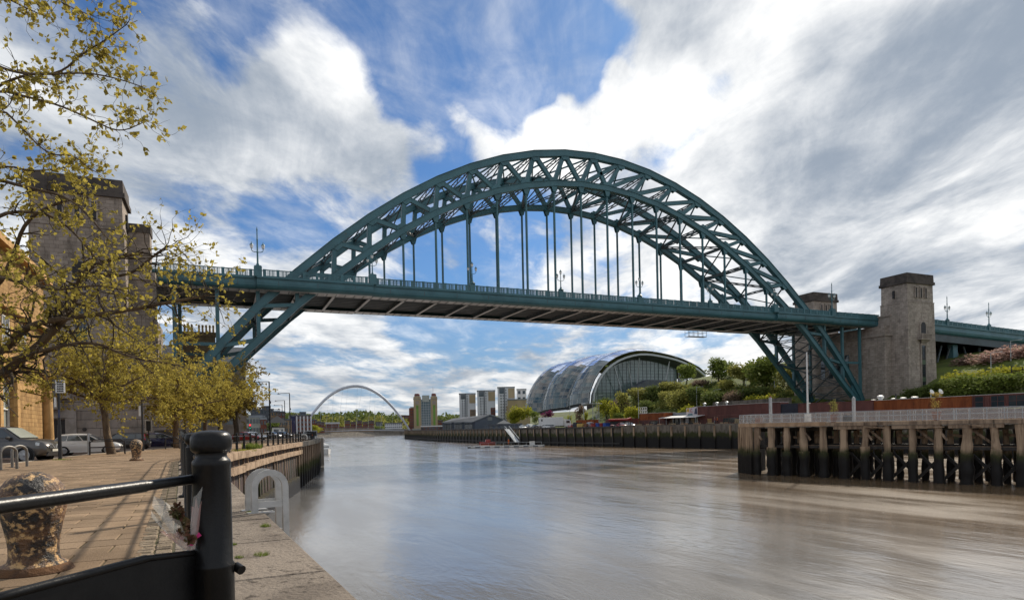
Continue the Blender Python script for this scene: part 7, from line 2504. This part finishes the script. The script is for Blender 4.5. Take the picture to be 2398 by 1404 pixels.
# fence line at the slope foot
t = thing('wire_fence', 'thin grey wire fence at the foot of the slope behind the vehicles', 'fence', (0, 0, 0))
for i in range(40):
    y = 20 + i * 6
    x = interp([0, 38, 92, 200, 372], [61, 61, 59, 65, 94], y)
    MB().bar((x, y, 5.4), (x, y, 8.0), .1).build('fence_post', 'greywall', t)
    x2 = interp([0, 38, 92, 200, 372], [61, 61, 59, 65, 94], y + 6)
    for z in (6.4, 7.9):
        MB().bar((x, y, z), (x2, y + 6, z), .05).build('fence_wire', 'greywall', t)
# ================================================================== FAR DOWNSTREAM
def K(d):
    return d / FL
def hy(px):
    return interp([0, 359, 724, 1199, 1673, 2248], [1026, 1018, 1010.2, 1000.1, 990, 977.7], px)
# ---- tilting footbridge
mp = [(700.5, 1015), (721.4, 983), (731.8, 968.4), (748.5, 947.6), (765, 931), (786, 916), (809, 906), (832, 902.7), (852.8, 905.5), (873.6, 914), (894.5, 927.8), (915, 947.6), (936, 972.6), (948.7, 989), (962, 1011)]
N0 = at(700.5, 1012, 560)
t = thing('arched_footbridge', 'slender pale arched footbridge with a curved deck downstream', 'bridge', (N0.x, N0.y, 5))
ON = V((N0.x, N0.y, 5))
def mdist(px):
    return lerp(560, 600, (px - 700) / 262)
pts = smooth([at(a, b, mdist(a)) - ON for a, b in mp], 2)
n = len(pts)
MB().tube(pts, [.75 + .55 * math.sin(PI * i / (n - 1)) for i in range(n)], 8).build('arch', 'mill', t, True)
dpts = [at(lerp(692, 975, i / 20), hy(lerp(692, 975, i / 20)) + 3.2 - 4.2 * math.sin(PI * i / 20), lerp(560, 600, i / 20) - 14 * math.sin(PI * i / 20)) - ON for i in range(21)]
b = MB()
for p, q in zip(dpts[:-1], dpts[1:]):
    b.bar(p, q, 3.2, .7)
b.build('deck', 'mill', t)
b = MB()
for p, q in zip(dpts[:-1], dpts[1:]):
    b.bar(p + Z * 1.4, q + Z * 1.4, .14, .14)
b.build('hand_rail', 'steelgrey', t)
for i in range(16):
    u = .1 + .8 * i / 15
    j = min(n - 2, int(u * (n - 1)))
    a = pts[j]
    k = min(range(21), key=lambda q: abs((dpts[q] - a).dot(CR)))
    MB().tube([a, dpts[k]], .055, 4).build('cable', 'mill', t)
MB().box(dpts[0] + Z * .5, (9, 5, 1.6), 0).box(dpts[-1] + Z * .8, (7, 6, 3), 0).build('hinge_block', 'glasspale', t)
p = at(966, 1012, 585)
o = MB().bx(-7, 7, -4, 4, -3, 5.6).build('bridge_pier', 'quaystone')
o.location, o.rotation_euler = (p.x, p.y, 0), (0, 0, heading(966, 0))
tag(o, 'dark stone pier at the south end of the arched footbridge', 'pier')

def block(name, label, px0, px1, ytop, d, m_, dep=14, floors=0, cols=0, group=None, z0=5, cat='building', wm='glass', ang=0, wf=.55, roofm=None, roofh=1.0):
    pc = (px0 + px1) / 2
    p = at(pc, hy(pc), d)
    w = (px1 - px0) * K(d)
    h = (hy(pc) - ytop) * K(d) + CAM.z - z0
    t = thing(name, label, cat, (p.x, p.y, z0), heading(pc, ang), group)
    MB().bx(-w / 2, w / 2, 0, dep, 0, h).build('wall', m_, t)
    MB().bx(-w / 2 - .3, w / 2 + .3, -.3, dep + .3, h, h + roofh).build('roof', roofm or 'slate', t)
    for r in range(floors):
        for c in range(cols):
            x = -w / 2 + w * (c + .5) / cols
            z = h * (r + .35) / floors
            ww, hh = w / cols * wf / 2, h / floors * .5
            MB().bx(x - ww, x + ww, -.12, .05, z, z + hh).build('window', wm, t)
    return t, w, h
# ---- old mill with twin towers and glazed front
D = 600
k = K(D)
p = at(992, hy(992), D)
t = thing('brick_flour_mill', 'tall brick mill with two corner towers, glazed front and green banners', 'building', (p.x, p.y, 5), heading(992, 0))
def X(px):
    return (px - 992) * k
def Hh(y):
    return (hy(992) - y) * k + 1.2
MB().bx(X(970), X(1025), 1.2, 18, 0, Hh(936)).build('main_wall', 'brickbrown', t)
for a, c in ((970, 987), (1010, 1025)):
    MB().bx(X(a), X(c), 0, 12, 0, Hh(928)).build('corner_tower', 'tanwall', t)
    MB().bx(X(a) - .3, X(c) + .3, -.4, 12.2, Hh(934), Hh(932)).bx(X(a) + .8, X(c) - .8, 1, 11, Hh(928), Hh(926)).build('tower_band', 'stonelight', t)
    MB().lathe(((X(a) + X(c)) / 2, 5, Hh(927)), [((X(c) - X(a)) * .36, 0), ((X(c) - X(a)) * .38, 1.6), ((X(c) - X(a)) * .3, 2.6)], 12).build('tower_cap', 'maroon', t)
    xm = (X(a) + X(c)) / 2
    MB().bx(xm - 1.0, xm + 1.0, -.12, .05, Hh(996), Hh(948)).build('green_banner', 'green', t)
    MB().bx(xm - 1.6, xm + 1.6, -.08, .05, Hh(946), Hh(938)).build('stone_panel', 'stonelight', t)
gf = MB().bx(X(987.5), X(1009.5), .4, 1.3, 0, Hh(934)).build('glazed_front', 'baltglass', t)
b = MB()
for q in range(5):
    x = lerp(X(988), X(1009), q / 4)
    b.bx(x - .12, x + .12, .2, .5, 0, Hh(934))
for q in range(12):
    z = lerp(1, Hh(940), q / 11)
    b.bx(X(987.5), X(1009.5), .24, .5, z - .1, z + .1)
b.build('mullion_grid', 'steelgrey', gf)
MB().bx(X(990), X(1007), .0, 8, Hh(940), Hh(925)).build('roof_pavilion', 'baltglass', t)
MB().bx(X(990.5), X(1006.5), -.2, 0, Hh(940), Hh(926)).build('pavilion_screen', 'glasspale', t)
MB().bx(X(959), X(972), 3, 20, 0, Hh(954)).build('side_wing', 'brickred', t)
MB().bx(X(962), X(972), 5, 15, Hh(954), Hh(951)).build('wing_parapet', 'glasspale', t)
for r in range(7):
    for c in range(2):
        MB().bx(X(961 + c * 5), X(964 + c * 5), 2.9, 3.1, Hh(1000 - r * 6.2), Hh(1003.4 - r * 6.2) + 2.2).build('window', 'glass', t)
MB().tube([(X(1016), 5, Hh(922)), (X(1016), 5, Hh(904))], .16, 5).build('flagpole', 'steelgrey', t)
block('quay_pavilion', 'low pavilion with white flat roof in front of the brick mill', 986, 1036, 998.5, 555, 'brickred', 10, 1, 6, roofm='white', wf=.7)
block('brick_house', 'small red brick house right of the brick mill', 1026, 1037, 985, 640, 'brickred', 10, 3, 2)
block('far_brick_house', 'brick block on the hill left of the brick mill', 940, 962, 973, 900, 'brickred', 14, 3, 5)
# ---- long blue grey sheds
p = at(1092, hy(1092), 430)
k = K(430)
t = thing('long_shed', 'long blue grey gabled boat shed on the south quay', 'building', (p.x, p.y, 5), heading(1092, 0))
h0, h1 = (1001 - 985) * k + 1.2, (1001 - 971) * k + 1.2
def Q(px):
    return (px - 1092) * k
MB().ext([(Q(1112), 0, 0), (Q(1186), 0, 0), (Q(1186), 0, h0), (Q(1149), 0, h1), (Q(1112), 0, h0)], (0, 12, 0)).build('gable_wall', 'bluegrey', t)
MB().bx(Q(1036), Q(1112), 1.5, 14, 0, h0 - .5).build('side_wall', 'bluegrey', t)
MB().ext([(Q(1036), 1, h0 - .5), (Q(1114), 1, h0 - .5), (Q(1149), 8, h1 + .2), (Q(1060), 8, h1 - 2)], (0, .1, .4)).build('roof', 'slate', t)
MB().bar((Q(1110), -.3, h0), (Q(1149), -.3, h1 + .3), .6, .5).bar((Q(1149), -.3, h1 + .3), (Q(1188), -.3, h0), .6, .5).build('verge_board', 'greywall', t)
MB().bx(Q(1142), Q(1153), -.15, .1, h0 + .3, h0 + 2.6).build('gable_window', 'glass', t)
for q in range(3):
    a = 1040 + q * 24
    MB().bx(Q(a), Q(a + 18), -.6, 1.6, h0 - .9, h0 - .4).build('canopy_board', 'greywall', t)
    for r in range(5):
        MB().bx(Q(a + r * 3.6), Q(a + r * 3.6 + .9), -.3, .2, 0, h0 - .9).build('post', 'greywall', t)
    MB().bx(Q(a), Q(a + 18), 1.4, 1.5, .5, h0 - 2).build('glass_bay', 'glass', t)
t, w, h = block('kiosk_building', 'low kiosk with hipped slate roof and blue shutters by the quay', 1143, 1222, 995.5, 360, 'bluegrey', 10, 1, 6, wf=.5)
p = block('kiosk_roof', 'small pyramid roofed ticket house behind the low kiosk', 1162, 1198, 994, 372, 'bluegrey', 8, 0, 0, roofh=.4)[0]
MB().add([(-5, -1, 3.0), (5, -1, 3.0), (5, 9, 3.0), (-5, 9, 3.0), (0, 4, 5.6)], [(0, 1, 4), (1, 2, 4), (2, 3, 4), (3, 0, 4)]).build('pyramid_roof', 'slate', p)
# ---- apartment towers
def apt(label, px0, px1, yt, d, cut, sidem, seed):
    t, w, h = block('apartment_tower', label, px0, px1, yt, d, 'whitewall', 18, 0, 0, 'white apartment towers behind the shed', roofm='greywall', roofh=.8)
    x0_ = -w / 2
    nf = 14
    for r in range(nf):
        z = h * (r + .5) / (nf + .6)
        for u, ww in ((.16, .07), (.30, .05), (.46, .05)):
            MB().bx(x0_ + w * u, x0_ + w * (u + ww), -.15, .05, z, z + h / nf * .5).build('window', 'glass', t)
    MB().bx(x0_ + w * .37, x0_ + w * .42, -.2, .0, 0, h).build('dark_strip', 'slate', t)
    MB().bx(x0_ + w * .10, x0_ + w * .36, -.25, .0, h * .86, h * .99).build('glazed_top', 'glass', t)
    MB().bx(x0_ + w * cut, x0_ + w + .1, -.3, 10, 0, h * .56).build('side_wing', sidem, t)
    for r in range(7):
        for u in (.25, .6):
            x = x0_ + w * lerp(cut, 1, u)
            MB().bx(x, x + w * .05, -.42, -.25, h * .56 * (r + .3) / 7, h * .56 * (r + .75) / 7).build('window', 'glass', t)
    MB().bx(x0_ + w * .62, x0_ + w + .05, -.2, 12, h * .74, h * .98).build('tan_penthouse', 'tanwall', t)
    return t
apt('left white apartment tower with curved top', 1077, 1115, 922, 610, .64, 'brickbrown', 1)
apt('middle white apartment tower with brick balconies', 1119, 1161, 915, 600, .74, 'brickred', 2)
apt('right tall white apartment tower beside the concert hall', 1167, 1207, 907, 590, .5, 'tanwall', 3)
block('tan_block', 'plain tan apartment block half behind the lime slope', 1190, 1242, 936, 575, 'tanwall', 20, 0, 0, roofm='greywall')
block('apartment_slab', 'pale grey apartment slab just left of the concert hall', 1212, 1234, 912, 640, 'whitewall', 20, 6, 2, roofm='greywall')
# ---- north bank downstream
block('glass_office', 'glass and steel office under the tree at the left bank', 558, 612, 977, 300, 'glasspale', 24, 2, 8, wm='glass', roofm='greywall', wf=.8)
block('glass_office_wing', 'orange brick wing right of the glass office', 611, 624, 982, 298, 'brickred', 20, 2, 2, roofm='greywall')
t, w, h = block('roof_terrace', 'open steel pergola storey on top of the glass office', 562, 618, 975, 301, 'greywall', 20, 0, 0, z0=12.5, roofm='greywall', roofh=.4)
block('dark_apartments', 'dark grey stepped apartment block on the left bank', 590, 640, 960, 420, 'slate', 26, 5, 7, wf=.5)
block('dark_apartments', 'tall dark apartment block with sloping roof on the left bank', 616, 634, 953, 430, 'bluegrey', 26, 6, 3)
block('brick_apartments', 'grey and brick apartment block behind the double lamps', 636, 655, 965, 400, 'brickbrown', 26, 5, 3)
block('brick_apartments', 'red brick apartment block right behind the double lamps', 654, 667, 966, 395, 'brickred', 26, 5, 2)
block('low_terrace', 'low dark terrace behind the green street tree', 640, 682, 984, 380, 'brickbrown', 20, 2, 6)
t, w, h = block('warehouse_row', 'red brick quayside row with pale pilasters left of the footbridge arch', 680, 728, 974, 470, 'brickred', 22, 4, 6, wf=.35)
for q in range(7):
    MB().bx(-w / 2 + w * q / 6 - .5, -w / 2 + w * q / 6 + .5, -.3, .1, 0, h + .3).build('pilaster', 'whitewall', t)
MB().bx(-w / 2, -w / 2 + w * .28, -.5, 0, 0, h).build('blue_bay', 'bluecar', t)
block('blue_tower', 'small blue and red tower on the skyline left of the footbridge', 703, 717, 966, 620, 'bluegrey', 14, 3, 2)
for a, c, y, lab in ((727, 742, 984, 'left'), (742, 752, 988, 'middle'), (752, 760, 990, 'right')):
    block('brick_terrace', lab + ' one of three small brick gables behind the footbridge foot', a, c, y, 540, 'brickred', 14, 3, 3, 'brick gables behind the footbridge')
t, w, h = block('riverside_shed', 'dark red shed with pale curved roof beyond the footbridge', 763, 795, 992, 760, 'brickred', 20, 1, 6, roofm='steelgrey', roofh=2)
ORD = ['first', 'second', 'third', 'fourth', 'fifth', 'sixth', 'seventh', 'eighth', 'ninth']
for q in range(5):
    a = 808 + q * 14
    block('brick_mansion', ORD[q] + ' from the left of the red brick houses under the footbridge arch', a, a + 12, 986 + (q % 2) * 2.5, 800, 'brickred', 16, 3, 4, 'red brick houses under the footbridge arch')
for q in range(9):
    a = 742 + q * 15
    block('riverside_terrace', ORD[q] + ' from the left of the low balconied terraces on the far bank', a, a + 14, 1000.5, 690, 'brickbrown', 10, 2, 4, 'low terraces under the footbridge arch', roofm='maroon', wf=.5)
block('white_offices', 'pale modern office block at the right under the footbridge arch', 902, 942, 991, 780, 'whitewall', 16, 3, 9, wf=.6)
block('white_offices', 'smaller pale office with curved roof left of the modern block', 880, 896, 989, 820, 'greywall', 16, 2, 4)
block('hill_house', 'long brown building on the ridge left of the brick mill', 938, 960, 976, 1150, 'brickbrown', 16, 2, 6)
# church spire on the skyline
p = at(859.5, hy(860), 1250)
t = thing('church_spire', 'dark pointed church spire on the wooded skyline', 'church', (p.x, p.y, 30))
k = K(1250)
zt = (hy(860) - 961) * k + CAM.z - 30
MB().bx(-3.4, 3.4, -3.4, 3.4, 0, zt * .55).build('tower_shaft', 'stonedark', t)
MB().lathe((0, 0, zt * .55), [(4.2, 0), (.1, zt * .45)], 8).build('spire', 'stonedark', t)
# ---- wooded hillside: one mass, uneven crowns
rg = random.Random(21)
for nm, lab, lm, n, px0, px1, yt0, yb0, d0, d1, sz_ in (('hillside_wood', 'dark wooded hillside beyond the footbridge', 'leafd', 330, 640, 1080, 974, 994, 950, 1500, 8), ('hillside_wood', 'lighter spring green part of the wooded hillside', 'leafo', 60, 740, 960, 980, 996, 850, 1200, 6), ('riverside_wood', 'lime green trees along the far bank', 'leafo', 26, 700, 960, 993, 1003, 820, 900, 5)):
    b = MB()
    for i in range(n):
        px = rg.uniform(px0, px1)
        d = rg.uniform(d0, d1)
        wob = 3.0 * math.sin(px * .035) + 2.0 * math.sin(px * .011 + 2)
        c = at(px, rg.uniform(yt0 + wob + 2, yb0), d)
        r = sz_ * rg.uniform(.6, 1.25)
        for _ in range(46):
            e = V((rg.gauss(0, 1), rg.gauss(0, 1), rg.gauss(0, 1))).normalized()
            q = c + V((e.x * r, e.y * r, e.z * r * .8)) * rg.uniform(.7, 1.05)
            leafquad(b, q, (e + V((rg.gauss(0, 1), rg.gauss(0, 1), rg.gauss(0, 1))) * .7).normalized(), r * .55, r * .22, rg)
    o = b.build(nm, lm)
    tag(o, lab, 'woodland', kind='stuff')
for lab, px, yt, yb, w, lm, d in (('round green street tree behind the quay railing', 640, 982, 1016, 32, 'leafg', 230), ('lime bush bank left of the footbridge foot', 706, 996, 1014, 46, 'leafl', 480), ('lime bush bank right of the footbridge foot', 735, 994, 1012, 36, 'leafl', 520), ('olive tree before the brick apartments', 652, 978, 992, 16, 'leafl', 360), ('green trees beside the pale offices', 886, 994, 1006, 22, 'leafg', 720), ('pointed dark conifer on the far skyline', 752, 968, 985, 6, 'leafd', 900)):
    shrub(lab, px, yt, yb, w, lm, kind='bush', cat='tree', name='bank_tree', group='trees on the north bank downstream', seed=px, n=1200, leaf=.09, at_=d)
# ---- double armed street lamps, kiosk, signals on the north quay road
def double_lamp(label, px, ytop, d, low=True, second=True):
    p = at(px, hy(px), d)
    h = (hy(px) - ytop) * K(d) + CAM.z - 5
    t = thing('quay_lamp', label, 'street lamp', (p.x, p.y, 5), heading(px, 0), 'black armed street lamps on the north quay')
    MB().tube([(0, 0, 0), (0, 0, 1.4), (0, 0, 1.4), (0, 0, h)], [.22, .22, .16, .11], 8).build('column', 'black_far', t)
    a = 22 * K(d) * (d / 125) ** .0
    a = 2.2
    MB().bar((0, 0, h), (-a, 0, h - .05), .13).build('arm', 'black_far', t)
    MB().lathe((-a - .35, 0, h - .22), [(.42, 0), (.36, .08), (.16, .22), (.06, .3)], 10).build('lamp_head', 'black_far', t)
    if second:
        MB().bar((0, 0, h * .52), (1.3, 0, h * .52), .07).build('arm', 'black_far', t)
        MB().lathe((1.6, 0, h * .52 - .15), [(.40, 0), (.34, .08), (.14, .2), (.05, .26)], 10).build('lamp_head', 'black_far', t)
    MB().bx(.06, .26, -.1, .1, h * .62, h * .66).build('camera_box', 'black_far', t)
    return t
double_lamp('nearest and tallest black double lamp right of the last tree', 633, 893, 122)
double_lamp('second black double lamp, right of the nearest one', 680, 920, 165)
for k_, (px, yt, d) in enumerate(((668, 937, 205), (662, 947, 240), (655, 959, 290))):
    double_lamp(['third lamp, between the two double lamps', 'fourth lamp, left of the third', 'farthest small lamp of the row by the brick block'][k_], px, yt, d, second=False)
p = at(652, hy(652), 180)
t = thing('white_kiosk', 'white ticket kiosk with dark window behind the quay railing', 'kiosk', (p.x, p.y, 4.95), heading(652, 0))
MB().bx(-1.6, 1.6, 0, 2, 0, 2.6).build('kiosk_wall', 'white', t)
MB().bx(-1.2, 1.2, -.06, .02, 1.2, 2.1).build('kiosk_window', 'glass', t)
MB().bx(-1.9, 1.9, -.3, 2.2, 2.6, 2.85).build('kiosk_roof', 'plastic', t)
MB().bx(.1, .7, -.1, -.06, 1.3, 2.0).build('poster', 'white', t)
MB().bx(-1.0, 1.0, -.08, -.02, .2, .95).build('counter_panel', 'glasspale', t)
p = at(650, hy(650) - 8, 200)
t = thing('dark_gazebo', 'dark tented roof structure above the white kiosk', 'canopy', (p.x, p.y, 4.95), heading(650, 0))
MB().add([(-3, -3, 4.2), (3, -3, 4.2), (3, 3, 4.2), (-3, 3, 4.2), (0, 0, 6.4)], [(0, 1, 4), (1, 2, 4), (2, 3, 4), (3, 0, 4), (0, 1, 2, 3)]).build('tent_roof', 'plastic', t)
for sx in (-2.7, 2.7):
    for sy in (-2.7, 2.7):
        MB().bar((sx, sy, 0), (sx, sy, 4.2), .15).build('tent_post', 'plastic', t)
p = at(586, hy(586), 150)
t = thing('traffic_light', 'far traffic light showing red over green under the right tree', 'traffic light', (p.x, p.y, 4.95), heading(586, 0))
MB().tube([(0, 0, 0), (0, 0, 3.2)], .07, 6).build('pole', 'black_far', t)
MB().bx(-.2, .2, -.12, .12, 2.2, 3.3).build('signal_head', 'plastic', t)
def glow(name, c, s):
    m = bpy.data.materials.new(name)
    m.use_nodes = True
    b = m.node_tree.nodes['Principled BSDF']
    b.inputs['Base Color'].default_value = (*c, 1)
    b.inputs['Emission Color'].default_value = (*c, 1)
    b.inputs['Emission Strength'].default_value = s
    return m
MB().bx(-.17, .17, -.16, -.12, 2.9, 3.22).build('red_signal', glow('red_signal_lamp', (.9, .03, .04), 1.5), t)
MB().bx(-.13, .13, -.16, -.12, 2.3, 2.5).build('green_signal', glow('green_signal_lamp', (.02, .4, .25), .6), t)
# parked cars seen between the railing posts
for i, (px, d, m_, lab) in enumerate(((578, 105, 'redcar', 'red car behind the quay railing under the last tree'), (594, 112, 'whitecar', 'white car behind the quay railing left of the street tree'), (637, 135, 'silvercar', 'silver car behind the railing beside the nearest double lamp'), (664, 150, 'darkcar', 'dark car behind the railing right of the white kiosk'))):
    p = at(px, hy(px), d)
    o = dup(s2, V((p.x, p.y, 4.94)), heading(px, 20 + i * 9), lab)
    o['group'] = 'cars behind the quay railing'
    recolour(o, 'whitecar', m_)
